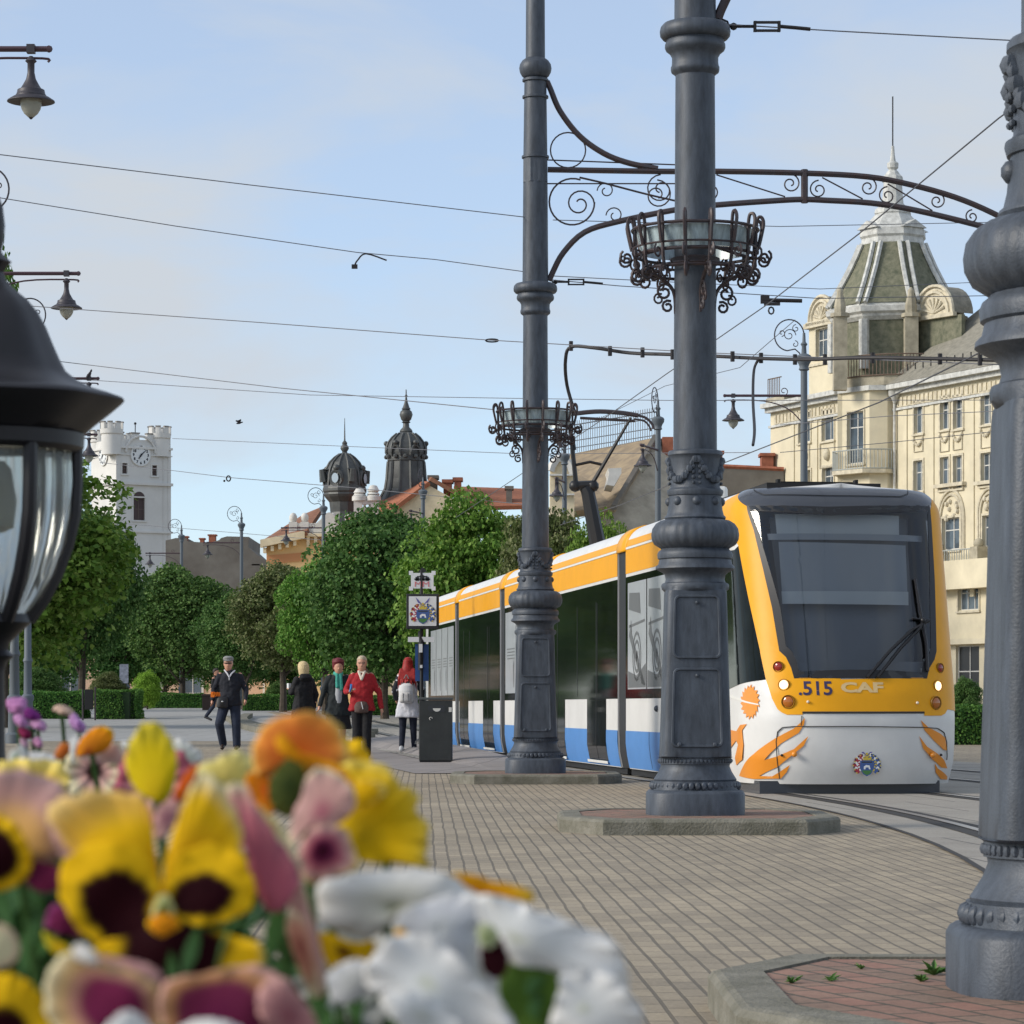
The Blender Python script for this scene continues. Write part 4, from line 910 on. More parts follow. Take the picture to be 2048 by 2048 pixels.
cx_, cy_ = 22.9, 192.6
railing([(20.7,192.6),(21.3,191.4),(22.2,190.3),(23.5,189.5),(24.9,189.2),(26.0,189.4)], zs_e+.9, zs_e+2.2, M_rust)
railing([tuple(FL.w(t,0,.3)[:2]) for t in (-.3,.6,1.6)], zs_e+.6, zs_e+1.9, M_rust)
mb = MB(); mb.slab([(20.7,192.6),(21.3,191.5),(22.2,190.4),(23.5,189.6),(24.9,189.3),(26.0,189.5),(26.5,193),(22,195)], zs_e+.27, zs_e+.9); FL.box(mb, -.5, 2.1, zs_e+.27, zs_e+.62, -1.5, .35); mb.build('balcony_parapet', M_creamd, pal)

# ---- white clock tower
M_white = mat('white_render', (.66,.65,.62), .85, var=.1, vscale=.35)
M_cap = mat('tower_tile_caps', (.24,.22,.20), .8)
tw = empty('clock_tower', (0,0,0), 'white square clock tower with battlements and round corner turrets', 'tower')
ft = Fac((-39.6, 300), (-34.5, 303.2))
def TW2(x, y): return ft.px(.33126*x, 700+.33126*y)
tz = lambda y: TW2(900, y)[1]; tx = lambda x: TW2(x, 900)[0]
xL, xR = tx(700), tx(1030)
ops = [(tx(737),tx(768),tz(753),tz(690)), (tx(918),tx(948),tz(757),tz(695)), (tx(826),tx(846),tz(1237),tz(1185)), (tx(805),tx(875),tz(1030),tz(895))]
wall(ft, xL, xR, 0, tz(560), ops, M_white, tw, thick=5.5)
wl0 = Vector((ft.w(xL,0).x, ft.w(xL,0).y)); fl = Fac((wl0.x-3.18, wl0.y+5.1), (wl0.x, wl0.y)); wall(fl, 0, fl.L, 0, tz(560), [(4.3,5.0,tz(750),tz(690))], M_white, tw, thick=.5)
for o in ops: window(ft, *o, tw, cols=1 if o is ops[2] else 2, transom=.5, mp=mat('louvre', (.075,.05,.05), .7), m=mat('louvre_frame', (.12,.09,.08), .7), surround=.14, mt=M_white)
mb = MB(); c = (tx(805)+tx(875))/2; rr = (tx(875)-tx(805))/2
mb.add([ft.w(c+rr*math.cos(PI*i/12), tz(896)+rr*math.sin(PI*i/12)*1.0, .01) for i in range(13)], [tuple(range(13))]); mb.build('arch_head', MATS['louvre'], tw)
mb = MB()
for y, o_, h in ((600,.22,.22),(640,.12,.1),(818,.3,.28),(1105,.2,.2),(1400,.2,.2)):
    for f, a, b in ((ft, xL-.1, xR+.15), (fl, 0, fl.L)): f.box(mb, a, b, tz(y), tz(y)+h, .003, o_)
ft.tube(mb, [(tx(847)+1.62*math.cos(PI*i/16), tz(622)+1.62*math.sin(PI*i/16), .12) for i in range(17)], .13, 5)
ft.box(mb, xL, xL+.5, 0, tz(600), .003, .06); ft.box(mb, xR-.85, xR-.78, 0, tz(600), .003, .06); ft.box(mb, xR-.3, xR+.02, 0, tz(600), .003, .05)
mb.build('string_course', M_white, tw)
def crenel(f, a, b, z, n, par):
    mb = MB(); f.box(mb, a, b, z-1.2, z, -.5, -.02); w = (b-a)/(2*n-1); caps = MB()
    for i in range(n): f.box(mb, a+2*i*w, a+(2*i+1)*w, z, z+.6, -.5, -.02); f.box(caps, a+2*i*w-.05, a+(2*i+1)*w+.05, z+.6, z+.72, -.55, .05)
    o = mb.build('battlement', M_white, par); caps.build('battlement_cap', M_cap, o)
crenel(ft, xL, xR, tz(545), 4, tw); crenel(fl, 0, fl.L, tz(545), 3, tw)
def turret(x, y, r, zb, zt):
    mb = MB(); mb.lathe([(zb,r),(zt-1.3,r),(zt-1.2,r*1.12),(zt-.75,r*1.15),(zt-.75,r*.8),(zt-.9,r*.2)], 20, (x,y,0)); caps = MB()
    for k in range(8):
        a0 = 2*PI*k/8; n = 3
        for mbb, z0, z1, k0, k1 in ((mb, zt-.75, zt-.12, .86, 1.15), (caps, zt-.12, zt, .83, 1.2)):
            vs = []
            for j in range(n+1):
                a = a0 + .46*j/n - .23
                for kk, z in ((k0,z0),(k1,z0),(k1,z1),(k0,z1)): vs.append((x+r*kk*math.cos(a), y+r*kk*math.sin(a), z))
            fs = []
            for j in range(n):
                for q in range(4): fs.append((4*j+q, 4*j+(q+1) % 4, 4*(j+1)+(q+1) % 4, 4*(j+1)+q))
            fs += [(0,1,2,3),(4*n+3,4*n+2,4*n+1,4*n)]; mbb.add(vs, fs)
    o = mb.build('turret', M_white, tw); caps.build('battlement_cap', M_cap, o)
for x_, sx in ((688, 1), (977, 1)):
    p = ft.w(tx(x_), 0, -.55); turret(p.x, p.y, 1.02, tz(640), tz(442 if x_ < 800 else 455))
p = fl.w(.6,0,-.8); turret(p.x, p.y, 1.0, tz(640), tz(470)); p = ft.w(tx(865),0,-5.0); turret(p.x, p.y, 1.0, tz(560), tz(485))
def clock(f, t, z, r, par):
    mb = MB(); mb.add([f.w(t+r*math.cos(2*PI*i/28), z+r*math.sin(2*PI*i/28), .14) for i in range(28)] + [f.w(t+r*math.cos(2*PI*i/28), z+r*math.sin(2*PI*i/28), 0) for i in range(28)], [tuple(range(28))] + [(i,(i+1) % 28,(i+1) % 28+28,i+28) for i in range(28)])
    o = mb.build('clock_face', mat('clock_dial', (.72,.74,.74), .5), par); M_nu = mat('clock_numeral', (.02,.022,.035), .5)
    for h in range(1, 13):
        a = PI/2 - 2*PI*h/12; vs, fs = text_mesh(str(h), r*.36, .02); mb = MB(); mb.add([f.w(t+r*.78*math.cos(a)+v.x, z+r*.78*math.sin(a)+v.y, .16) for v in vs], fs); mb.build('numeral', M_nu, o)
    mb = MB()
    for hh, L, w in ((7.13/12, .45, .10), (7.8/60, .72, .07)):
        a = PI/2-2*PI*hh; d = Vector((math.cos(a), math.sin(a))); nn = Vector((-d.y, d.x))*w*r
        mb.add([f.w(t-d.x*.15*r+nn.x, z-d.y*.15*r+nn.y, .2), f.w(t-d.x*.15*r-nn.x, z-d.y*.15*r-nn.y, .2), f.w(t+d.x*L*r-nn.x*.5, z+d.y*L*r-nn.y*.5, .2), f.w(t+d.x*L*r+nn.x*.5, z+d.y*L*r+nn.y*.5, .2)], [(0,1,2,3)])
    mb.build('clock_hand', M_nu, o)
    mb = MB(); f.tube(mb, [(t+r*1.05*math.cos(2*PI*i/28), z+r*1.05*math.sin(2*PI*i/28), .1) for i in range(28)], .07, 5, True); mb.build('clock_rim', M_white, o)
clock(ft, tx(847), tz(638), (tx(903)-tx(791))/2*1.0, tw); clock(fl, fl.L-2.9, tz(635), .95, tw)
mb = MB(); p = ft.w(tx(893),0,-3); mb.tube([(p.x,p.y,tz(520)),(p.x,p.y,tz(425))], .05, 4); mb.ball((p.x,p.y,tz(430)), .14); mb.build('weather_vane', M_dark, tw)

# ---- grey fire wall house beside the tower
M_fire = mat('grey_fire_wall', (.21,.195,.17), .95, var=.45, vscale=.4, var2=(.12,.105,.09))
M_brick = mat('chimney_brick', (.34,.12,.07), .9, var=.3, vscale=3)
M_rtile = mat('red_roof_tile', (.36,.13,.065), .85, var=.3, vscale=3, bump=.5, bscale=20, streak=(1,1,5))
M_rtile2 = mat('old_roof_tile', (.26,.12,.07), .85, var=.35, vscale=2.5, bump=.5, bscale=20)
def flat_house(name, label, outline_px, Y, depth, m, wname='wall'):
    """gable outline given on the photo, at distance Y, with its real depth behind"""
    h = empty(name, (0,0,0), label, 'building'); mb = MB(); pts = [P(x,y,Y) for x,y in outline_px]
    mb.prism([(p.x,p.z) for p in pts], Y, Y+depth); mb.build(wname, m, h); return h
def Z1(x, y): return (.33126*x, 700+.33126*y)
g1 = flat_house('fire_wall_house', 'grey windowless fire wall with ragged top right of the white tower', [Z1(*q) for q in ((1000,2219),(1000,1150),(1060,1135),(1128,1135),(1130,1155),(1200,1160),(1260,1165),(1322,1148),(1335,1135),(1370,1125),(1502,1128),(1500,1190),(1550,1235),(1605,1270),(1605,2219))], 262, 12, M_fire)
for q in ((1258,1298,1120,1160),(1205,1228,1142,1165),(1085,1128,1130,1140),(1525,1560,1300,1360)):
    a, b = P(*Z1(q[0],q[3]+40),261.8), P(*Z1(q[1],q[2]),261.8); mb = MB(); mb.box(a.x,b.x,262.05,263,a.z,b.z); mb.box(a.x-.1,b.x+.1,262.0,263.1,b.z,b.z+.12); mb.build('chimney', M_brick, g1)
# ---- yellow building with two dark domes
M_yel = mat('yellow_render', (.82,.57,.28), .85, var=.12, vscale=.4); M_ylt = mat('yellow_trim', (.74,.62,.42), .85, var=.2, vscale=1.5)
M_orange_w = mat('orange_render', (.55,.26,.12), .85)
M_copper = mat('dark_copper_dome', (.10,.105,.10), .5, .2, var=.5, vscale=1.6, var2=(.06,.062,.062))
M_balw = mat('white_balustrade', (.62,.60,.56), .8, var=.15, vscale=2)
yb = empty('domed_building', (0,0,0), 'yellow building with two dark onion domes and white rooftop balustrades', 'building')
YB = 220.0
def Z2(x, y): return (480+.33126*x, 740+.33126*y)
def q2(x, y, d=YB): return P(*Z2(x,y), d)
def pr(name, pts, y0, y1, m, par=yb):
    mb = MB(); mb.prism([(q2(x,y,y0).x, q2(x,y,y0).z) for x,y in pts], y0, y1); return mb.build(name, m, par)
pr('wall', [(160,2098),(160,1040),(385,1000),(700,1000),(700,2098)], YB, YB+14, M_yel)
pr('wall', [(705,2098),(705,905),(850,900),(1130,690),(1400,840),(1400,2098)], YB-4, YB+10, M_ylt)
pr('wall', [(702,2098),(702,905),(835,905),(835,2098)], YB-4.15, YB-4.0, M_yel)
pr('wall', [(162,1170),(162,1120),(395,1100),(395,1150)], YB-.1, YB-.003, M_orange_w)
for x0,x1,ya,yb_ in ((180,250,1760,1960),(330,400,1760,1960)): pass
def roofq(pts, m, name='roof'):
    mb = MB(); mb.add(pts, [tuple(range(len(pts)))]); o = mb.build(name, m, yb); s_ = o.modifiers.new('s','SOLIDIFY'); s_.thickness = .3; return o
roofq([q2(125,1035,YB-.8), q2(400,975,YB-.8), q2(505,820,YB+7), q2(385,870,YB+9)], M_rtile2)
roofq([q2(640,905,YB-4.8), q2(850,885,YB-4.8), q2(1140,672,YB-4.2), q2(1090,672,YB+6), q2(640,890,YB+4)], M_rtile)
roofq([q2(1130,672,YB-4.2), q2(1145,668,YB-4.3), q2(1410,815,YB-4.3), q2(1390,815,YB+8), q2(1145,665,YB+8)], M_rtile2)
roofq([q2(1290,725,YB+10), q2(1720,740,YB+10), q2(1760,840,YB+2), q2(1370,850,YB+2)], M_rtile)
for nm, m, lst in (('cornice', M_ylt, ((128,395,1030,1050,.9),(385,705,985,1005,.6),(655,850,902,922,.8))),):
    for x0,x1,y0,y1,o_ in lst:
        base = YB if x0 < 600 else YB-4
        mb = MB()
        if x0 == 128: A, B = q2(128,1045,base), q2(395,990,base); mb.add([(A.x,base-o_,A.z-.35),(B.x,base-o_,B.z-.35),(B.x,base-o_,B.z+.2),(A.x,base-o_,A.z+.2),(A.x,base,A.z-.35),(B.x,base,B.z-.35),(B.x,base,B.z+.2),(A.x,base,A.z+.2)], ((0,1,2,3),(4,7,6,5),(0,4,5,1),(3,2,6,7),(0,3,7,4),(1,5,6,2)))
        else: A, B = q2(x0,y1,base-o_), q2(x1,y0,base-o_); mb.box(A.x,B.x,base-o_,base-.003,A.z,B.z)
        n = int((B.x-A.x)/.55)
        for i in range(n):
            x = A.x+.2+i*.55; zz = A.z + ((B.z-A.z)*(i/n) if x0 == 128 else 0); mb.box(x,x+.22,base-o_*.8,base-.003,zz-.75,zz-.36 if x0 == 128 else zz-.005)
        mb.build(nm, m, yb)
def balustrade(x0, x1, y0, y1, d, piers):
    mb = MB(); A, B = q2(x0,y1,d), q2(x1,y0,d); mb.box(A.x,B.x,d,d+.4,A.z,A.z+.3); mb.box(A.x,B.x,d-.05,d+.45,B.z-.25,B.z)
    n = int((B.x-A.x)/.38)
    for i in range(n): x = A.x+.15+.38*i; mb.box(x,x+.18,d+.1,d+.3,A.z+.3,B.z-.25)
    for p in piers: X = q2(p,y0,d).x; mb.box(X-.3,X+.3,d-.1,d+.5,A.z,B.z+.1); mb.ball((X,d+.2,B.z+.4), .3, 8, 5, (1,1,1.3))
    mb.build('balustrade', M_balw, yb)
balustrade(312,700,925,982,YB+.2,(320,390,560,655)); balustrade(700,828,790,888,YB-3,(712,815))
mb = MB(); A = q2(520,935,YB); mb.prism([(q2(x,y).x,q2(x,y).z) for x,y in ((440,980),(455,930),(490,900),(500,870),(540,858),(570,880),(575,930),(600,980))], YB, YB+.5); mb.build('attic_gable', M_balw, yb)
mb = MB()
for X, yt in ((722,712),(805,695)): c = q2(X,790,YB-2.8); s_ = .036; h = (790-yt)*.33126/27.3; mb.lathe([(0,.55),(.3,.55),(.5,.3),(h*.4,.5),(h*.55,.3),(h*.62,.45),(h*.95,.25),(h,.05)], 10, c)
mb.build('roof_urn', M_balw, yb)
def dome(cx, prof, seg, d, name, rot=0, par=yb):
    mb = MB(); X = q2(cx,0,d).x; mb.lathe([(q2(0,y,d).z, w*.33126/F*d) for y, w in prof], seg, (X,d,0), rot, seg > 12); return mb.build(name, M_copper, par)
d1 = YB+3.2
o1 = dome(632, [(930,120),(905,100),(860,88),(800,95),(770,122),(755,130),(745,128),(735,135),(720,135),(700,128),(640,122),(600,112),(560,90),(530,60),(508,30),(500,10)], 12, d1, 'dome', R(15))
mb = MB(); X = q2(632,0,d1).x; zf = lambda y: q2(0,y,d1).z; k_ = .33126/F*d1
mb.lathe([(zf(505),22*k_),(zf(495),14*k_),(zf(475),26*k_),(zf(465),24*k_),(zf(450),14*k_),(zf(440),16*k_),(zf(425),5*k_),(zf(290),1.5*k_)], 10, (X,d1,0)); mb.build('finial', M_copper, o1)
mb = MB()
for k in range(12):
    a = R(15)+2*PI*k/12; pr_ = [(700,129),(640,124),(600,114),(560,92),(530,62),(508,30)]; mb.tube([(X+w*k_*math.cos(a), d1+w*k_*math.sin(a), zf(y)) for y, w in pr_], .09, 4)
for k in range(8):
    a = 2*PI*k/8 + R(-112)
    c = Vector((X+math.cos(a)*118*k_, d1+math.sin(a)*118*k_, zf(660))); t = Vector((-math.sin(a), math.cos(a), 0))
    if k % 2 == 0: mb.tube([c + t*36*k_*math.cos(2*PI*i/16) + Vector((0,0,44*k_*math.sin(2*PI*i/16))) for i in range(16)], .16, 5, closed=True); mb.ball(c+Vector((0,0,62*k_)), .25)
    else: mb.tube([c+Vector((0,0,-20*k_))+Vector((math.cos(a),math.sin(a),0))*.2, c+Vector((0,0,55*k_))+Vector((math.cos(a),math.sin(a),0))*.35], [.3,.2], 6); mb.box(c.x-.25,c.x+.25,c.y-.25,c.y+.25,c.z+52*k_,c.z+58*k_)
mb.build('dome_ornament', M_copper, o1)
for k in (0, 2):
    a = 2*PI*k/8 + R(-112); c = Vector((X+math.cos(a)*117*k_, d1+math.sin(a)*117*k_, zf(660))); mb = MB(); t = Vector((-math.sin(a), math.cos(a), 0)); o_ = Vector((math.cos(a), math.sin(a), 0))*.25
    mb.add([c+o_ + t*22*k_*math.cos(2*PI*i/14) + Vector((0,0,30*k_*math.sin(2*PI*i/14))) for i in range(14)], [tuple(range(14))]); mb.build('oval_window', mat('oval_glass', (.42,.5,.56), .2), o1)
d2 = YB+6
o2 = dome(1003, [(900,215),(820,190),(780,160),(720,128),(660,118),(600,114),(555,110),(550,116),(535,116),(525,114),(500,118),(470,118),(440,108),(410,85),(385,55),(370,30)], 12, d2, 'dome', R(15))
X = q2(1003,0,d2).x; k_ = .33126/F*d2; zf = lambda y: q2(0,y,d2).z; mb = MB()
mb.lathe([(zf(372),40*k_),(zf(362),36*k_),(zf(345),20*k_),(zf(322),18*k_),(zf(316),28*k_),(zf(310),20*k_),(zf(300),30*k_),(zf(270),40*k_),(zf(250),34*k_),(zf(240),22*k_),(zf(236),28*k_),(zf(225),20*k_),(zf(190),9*k_),(zf(162),5*k_),(zf(158),10*k_),(zf(148),4*k_),(zf(118),3*k_)], 12, (X,d2,0)); mb.build('finial', M_copper, o2)
mb = MB()
for k in range(12):
    a = R(15)+2*PI*k/12; mb.tube([(X+w*k_*math.cos(a), d2+w*k_*math.sin(a), zf(y)) for y, w in ((820,191),(780,162),(720,130),(660,120),(600,116),(555,112))], .11, 4); mb.tube([(X+w*k_*math.cos(a), d2+w*k_*math.sin(a), zf(y)) for y, w in ((525,118),(500,122),(470,120),(440,110),(410,87),(385,57))], .09, 4)
    a += PI/12; c = Vector((X+math.cos(a)*120*k_, d2+math.sin(a)*120*k_, zf(505))); t = Vector((-math.sin(a), math.cos(a), 0))
    if k % 2: mb.tube([c+t*30*k_*math.cos(PI*i/10)+Vector((0,0,42*k_*math.sin(PI*i/10))) for i in range(11)], .10, 5); mb.ball(c+Vector((0,0,60*k_)), .2)
    mb.ball(c+Vector((0,0,-22*k_)), .18, 6, 4)
mb.build('dome_ornament', M_copper, o2)
for x0,x1,y0,y1 in ((1228,1278,660,745),(1293,1335,648,775),(1140,1190,635,690),(1607,1643,700,790)):
    A, B = q2(x0,y1+30,YB+3), q2(x1,y0,YB+3); mb = MB(); mb.box(A.x,B.x,YB+3,YB+4.5,A.z,B.z-.25); mb.box(A.x-.12,B.x+.12,YB+2.9,YB+4.6,B.z-.25,B.z); mb.build('chimney', M_brick if x0 not in (1140,1607) else M_fire, yb)
# ---- steep roofed house behind the pantograph, and the long brown fire wall
M_mroof = mat('weathered_tile_roof', (.38,.29,.18), .9, var=.45, vscale=1.2, var2=(.19,.15,.11), bump=.7, bscale=9)
M_gab = mat('grey_gable_render', (.40,.36,.29), .95, var=.35, vscale=.8)
hb = empty('mansard_house', (0,0,0), 'steep weathered tile roof with iron ridge cresting behind the pantograph', 'building')
def Z7(x, y): return (1080+.26915*x, 840+.26915*y)
def q7(x, y, d=180): return P(*Z7(x,y), d)
mb = MB(); mb.add([q7(700,1100,176), q7(430,700,176), q7(600,520,178), q7(855,125,184), q7(1330,450,184), q7(1330,1100,176)], [(0,1,2,3,4,5)]); o = mb.build('gable_wall', M_gab, hb); s_ = o.modifiers.new('s','SOLIDIFY'); s_.thickness = 1
mb = MB(); mb.add([q7(80,700,176), q7(540,640,175), q7(855,130,184), q7(190,260,190), q7(110,420,184)], [(0,1,2,3,4)]); o = mb.build('roof', M_mroof, hb); s_ = o.modifiers.new('s','SOLIDIFY'); s_.thickness = .4
mb = MB(); mb.tube([q7(855,128,183.6), q7(545,650,174.6)], .22, 5); mb.tube([q7(855,128,183.6), q7(985,250,183.6)], .2, 5); mb.build('verge', M_fire, hb)
mb = MB(); A, B = q7(130,262,190), q7(850,150,184)
for i in range(44):
    p = A+(B-A)*i/43; mb.tube([p, p+Vector((0,0,2.0))], .035, 3); mb.tube([p+Vector((-.12,0,1.75)), p+Vector((.12,0,1.75))], .03, 3); 
for z in (.3, .75, 1.35): mb.tube([A+Vector((0,0,z)), B+Vector((0,0,z))], .035, 3)
mb.build('ridge_cresting', mat('cresting_iron', (.18,.2,.23), .6), hb)
mb = MB(); mb.prism([(q7(x,y,174).x, q7(x,y,174).z) for x,y in ((70,1000),(75,380),(90,330),(130,280),(180,275),(225,320),(250,400),(255,1000))], 173, 176); mb.build('stone_gable', M_ylt, hb)
mb = MB()
for x in (125, 185): a, b = q7(x-14,530,172.9), q7(x+14,430,172.9); mb.box(a.x,b.x,172.9,173,a.z,b.z)
mb.build('window', M_darkop, hb)
mb = MB(); mb.tube([q7(80,380,172.9),q7(95,335,172.9),q7(130,290,172.9),q7(175,285,172.9),q7(220,325,172.9),q7(245,400,172.9)], .25, 5)
for y in (415, 560): a, b = q7(72,y,172.9), q7(255,y-12,172.9); mb.box(a.x,b.x,172.7,173,a.z,b.z)
mb.build('gable_moulding', M_balw, hb)
mb = MB(); mb.prism([(q7(x,y,173).x, q7(x,y,173).z) for x,y in ((490,490),(510,400),(500,370),(600,365),(600,405),(545,500))], 172, 177); o = mb.build('roof_dormer', M_balw, hb)
for d_, nm in ((183, 'chimney'),):
    a, b = q7(910,240,d_), q7(990,125,d_); mb = MB(); mb.box(a.x,b.x,d_,d_+1.5,a.z-3,b.z); mb.build(nm, M_brick, hb)
fw = empty('brown_fire_wall', (0,0,0), 'long brown fire wall with a red chimney between mansard roof and palace', 'building')
mb = MB(); mb.prism([(q7(x,y,200).x, q7(x,y,200).z) for x,y in ((980,1100),(980,270),(1350,343),(1812,365),(1812,1100))], 200, 212); mb.build('wall', M_fire, fw)
mb = MB(); mb.tube([q7(1350,343,200), q7(1812,365,200)], .14, 4); mb.build('coping', M_brick, fw)
for x0,x1,y0,y1 in ((1648,1735,245,362),(1330,1356,228,345)): a, b = q7(x0,y1,201), q7(x1,y0,201); mb = MB(); mb.box(a.x,b.x,201,202.5,a.z,b.z-.2); mb.box(a.x-.12,b.x+.12,200.9,202.6,b.z-.2,b.z); mb.build('chimney', M_brick, fw)
# ---------------------------------------------------------------- trees, hedges, bushes
def leafmat(name, c1, c2, c3):
    m = bpy.data.materials.new(name); m.use_nodes = True; n = m.node_tree.nodes; l = m.node_tree.links; b = n['Principled BSDF']; b.inputs['Roughness'].default_value = .8
    g = n.new('ShaderNodeNewGeometry'); oi = n.new('ShaderNodeObjectInfo'); rp = n.new('ShaderNodeValToRGB'); rp.color_ramp.elements[0].color = (*c1,1); rp.color_ramp.elements[1].color = (*c3,1)
    e = rp.color_ramp.elements.new(.55); e.color = (*c2,1); rp.color_ramp.elements[2].position = .95
    l.new(g.outputs['Random Per Island'], rp.inputs[0]); hs = n.new('ShaderNodeHueSaturation'); hs.inputs['Value'].default_value = 1.12; hs.inputs['Saturation'].default_value = 1.05; l.new(rp.outputs[0], hs.inputs['Color'])
    mr = n.new('ShaderNodeMapRange'); mr.inputs[3].default_value = .485; mr.inputs[4].default_value = .515; l.new(oi.outputs['Random'], mr.inputs[0]); l.new(mr.outputs[0], hs.inputs['Hue']); l.new(hs.outputs[0], b.inputs['Base Color'])
    tr = n.new('ShaderNodeBsdfTranslucent'); l.new(hs.outputs[0], tr.inputs[0]); ms = n.new('ShaderNodeMixShader'); ms.inputs[0].default_value = .3; l.new(b.outputs[0], ms.inputs[1]); l.new(tr.outputs[0], ms.inputs[2]); l.new(ms.outputs[0], n['Material Output'].inputs[0])
    return m
M_leaf = [leafmat('linden_leaf_dark', (.030,.080,.016), (.060,.135,.026), (.14,.23,.07)), leafmat('linden_leaf_green', (.055,.13,.018), (.11,.22,.03), (.22,.33,.08)),
          leafmat('linden_leaf_olive', (.055,.09,.022), (.10,.135,.04), (.22,.24,.12)), leafmat('bush_leaf_bright', (.12,.25,.03), (.20,.38,.05), (.28,.45,.08))]
M_bark = mat('bark', (.075,.06,.045), .95, var=.4, vscale=6)
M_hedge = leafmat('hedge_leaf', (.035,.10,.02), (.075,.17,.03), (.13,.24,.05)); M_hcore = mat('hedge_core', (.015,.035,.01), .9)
def leaves(rng, C, N, size, m=1.0):
    """C points (n,3), N outward normals; returns verts, faces of one kinked leaf quad per point"""
    n = len(C); r = rng.normal(size=(n,3)); nn = N + r*.75; nn /= np.linalg.norm(nn, axis=1)[:,None]
    t = np.cross(nn, rng.normal(size=(n,3))); t /= np.linalg.norm(t, axis=1)[:,None]; b = np.cross(nn, t); s = (size*(.6+.8*rng.random(n)))[:,None]
    V = np.stack([C - t*s*.5, C + b*s*.42 + nn*s*.06, C + t*s*.55 - nn*s*.1, C - b*s*.42 + nn*s*.06], 1).reshape(-1,3)
    Fq = np.arange(n*4).reshape(-1,4); return V, Fq
def leafobj(name, V, Fq, m, parent=None):
    me = bpy.data.meshes.new(name); me.vertices.add(len(V)); me.vertices.foreach_set('co', V.astype(np.float32).ravel()); me.loops.add(Fq.size); me.loops.foreach_set('vertex_index', Fq.astype(np.int32).ravel())
    me.polygons.add(len(Fq)); me.polygons.foreach_set('loop_start', np.arange(0, Fq.size, 4, dtype=np.int32)); me.update(calc_edges=True); me.validate(); me.materials.append(m)
    o = bpy.data.objects.new(name, me); link(o, parent); return o
def crown_mesh(seed, nb=230, per=180, size=.046):
    rng = np.random.default_rng(seed); C = []; N = []
    for i in range(nb):
        d = rng.normal(size=3); d /= np.linalg.norm(d); k = rng.uniform(.58,.88) if i > nb*.25 else rng.uniform(.1,.5)
        c = d*k; c[2] *= 1.0; taper = 1-.18*max(c[2],0); c[:2] *= taper
        br = rng.uniform(.16,.30); p = rng.normal(size=(per,3)); p /= np.linalg.norm(p, axis=1)[:,None]
        p[:,2] = np.abs(p[:,2])*np.where(rng.random(per) < .75, 1, -1); q = c + p*br*rng.uniform(.75,1.08,size=(per,1))*np.array([1,1,.75]); C.append(q); N.append(p*.7+np.array([0,0,.5]))
    return leaves(rng, np.concatenate(C), np.concatenate(N), size)
CR = [crown_mesh(11+k) for k in range(4)]
tree_protos = {}
def tree(px, ytop, ybot, hw, d, kind, k, label, group='linden trees along the square', deep=1.0):
    s = F/d; x = (px-1024)/s; zt = EYE+(HZ-ytop)/s; zb = EYE+(HZ-ybot)/s; g = gz(x, d); root = empty('linden_tree', (x, d, g), label, 'tree', group, rz=k*1.3)
    rx = hw/s; rz = (zt-zb)/2
    key = (k % 4, kind)
    if key not in tree_protos:
        V, Fq = CR[k % 4]; o = leafobj('crown', V, Fq, M_leaf[kind], root); tree_protos[key] = o
    else: o = tree_protos[key].copy(); link(o, root)
    o.location = (0, 0, (zt+zb)/2-g); o.scale = (rx, rx*deep, rz)
    mb = MB(); h = zb-g; mb.tube([(0,0,-.1),(.02,.03,h*.5),(-.03,0,h+rz*.3),(0,.02,h+rz*1.3)], [.17,.13,.11,.03], 8)
    for i in range(7):
        a = i*2.4; z = h-.1+i*rz*.12; mb.tube([(0,0,z),(rx*.3*math.cos(a),rx*.3*math.sin(a),z+rz*.3),(rx*.62*math.cos(a),rx*.62*math.sin(a),z+rz*.75)], [.07,.05,.02], 5)
    mb.build('trunk', M_bark, root); return root
TL = [(-115,290,1345,205,60,1,'nearest tree, its foliage just showing behind the black lantern top'),
 (10,850,1350,225,84,1,'big broad tree directly right of the dark lantern, before the white tower'),
 (165,985,1350,105,103,0,'dark dense tree tucked behind the right edge of the big broad tree'),
 (365,1125,1365,108,138,0,'round dark tree just right of the white tower foot'),
 (488,1180,1370,85,128,0,'narrow dark tree between the round tree and the olive one'),
 (566,1118,1350,92,118,2,'olive grey tree left of the bright green one'),
 (652,1100,1365,88,110,1,'bright yellowish green tree in front of the yellow building'),
 (770,1002,1375,140,100,0,'tall dark tree under the beige gable'),
 (945,985,1400,135,92,1,'light green tree behind the left half of the tram roof'),
 (1085,992,1400,95,88,2,'light leafy tree right behind the left pole, below the pantograph'),
 (1200,1012,1400,72,84,1,'last tree of the row, at the foot of the pantograph')]
for i, (px, yt, yb_, hw, d, kd, lb) in enumerate(TL): tree(px, yt, yb_, hw*(1.22 if i else .95), d, kd, i, lb)
for i, (px, yt, hw, d) in enumerate(((-60,1130,120,120),(90,1120,120,150),(230,1160,120,170),(330,1210,110,185),(450,1225,100,190),(560,1215,110,175),(680,1180,120,165),(800,1150,120,150),(900,1130,110,140))):
    tree(px, yt, 1385, hw, d, 0, i+5, 'dark background tree, number %s from the left behind the front row' % ['first','second','third','fourth','fifth','sixth','seventh','eighth','ninth'][i], 'background trees behind the lindens')
M_pink = mat('pink_render', (.58,.40,.28), .85, var=.15, vscale=.5)
pk = empty('park_side_building', (0,0,0), 'long low pale pink building glimpsed between the tree trunks', 'building'); fp = Fac((-52, 232), (-4, 226))
oo = [(t, t+1.5, 1.8, 4.2) for t in np.arange(1.5, 46, 3.2)]
wall(fp, 0, fp.L, 0, 6.2, oo, M_pink, pk)
for q in oo: window(fp, *[float(x) for x in q], pk, surround=.15, mt=M_balw)
mb = MB(); fp.box(mb, -.5, fp.L+.5, 6.2, 6.5, -4, .5); mb.build('roof', M_rtile2, pk)
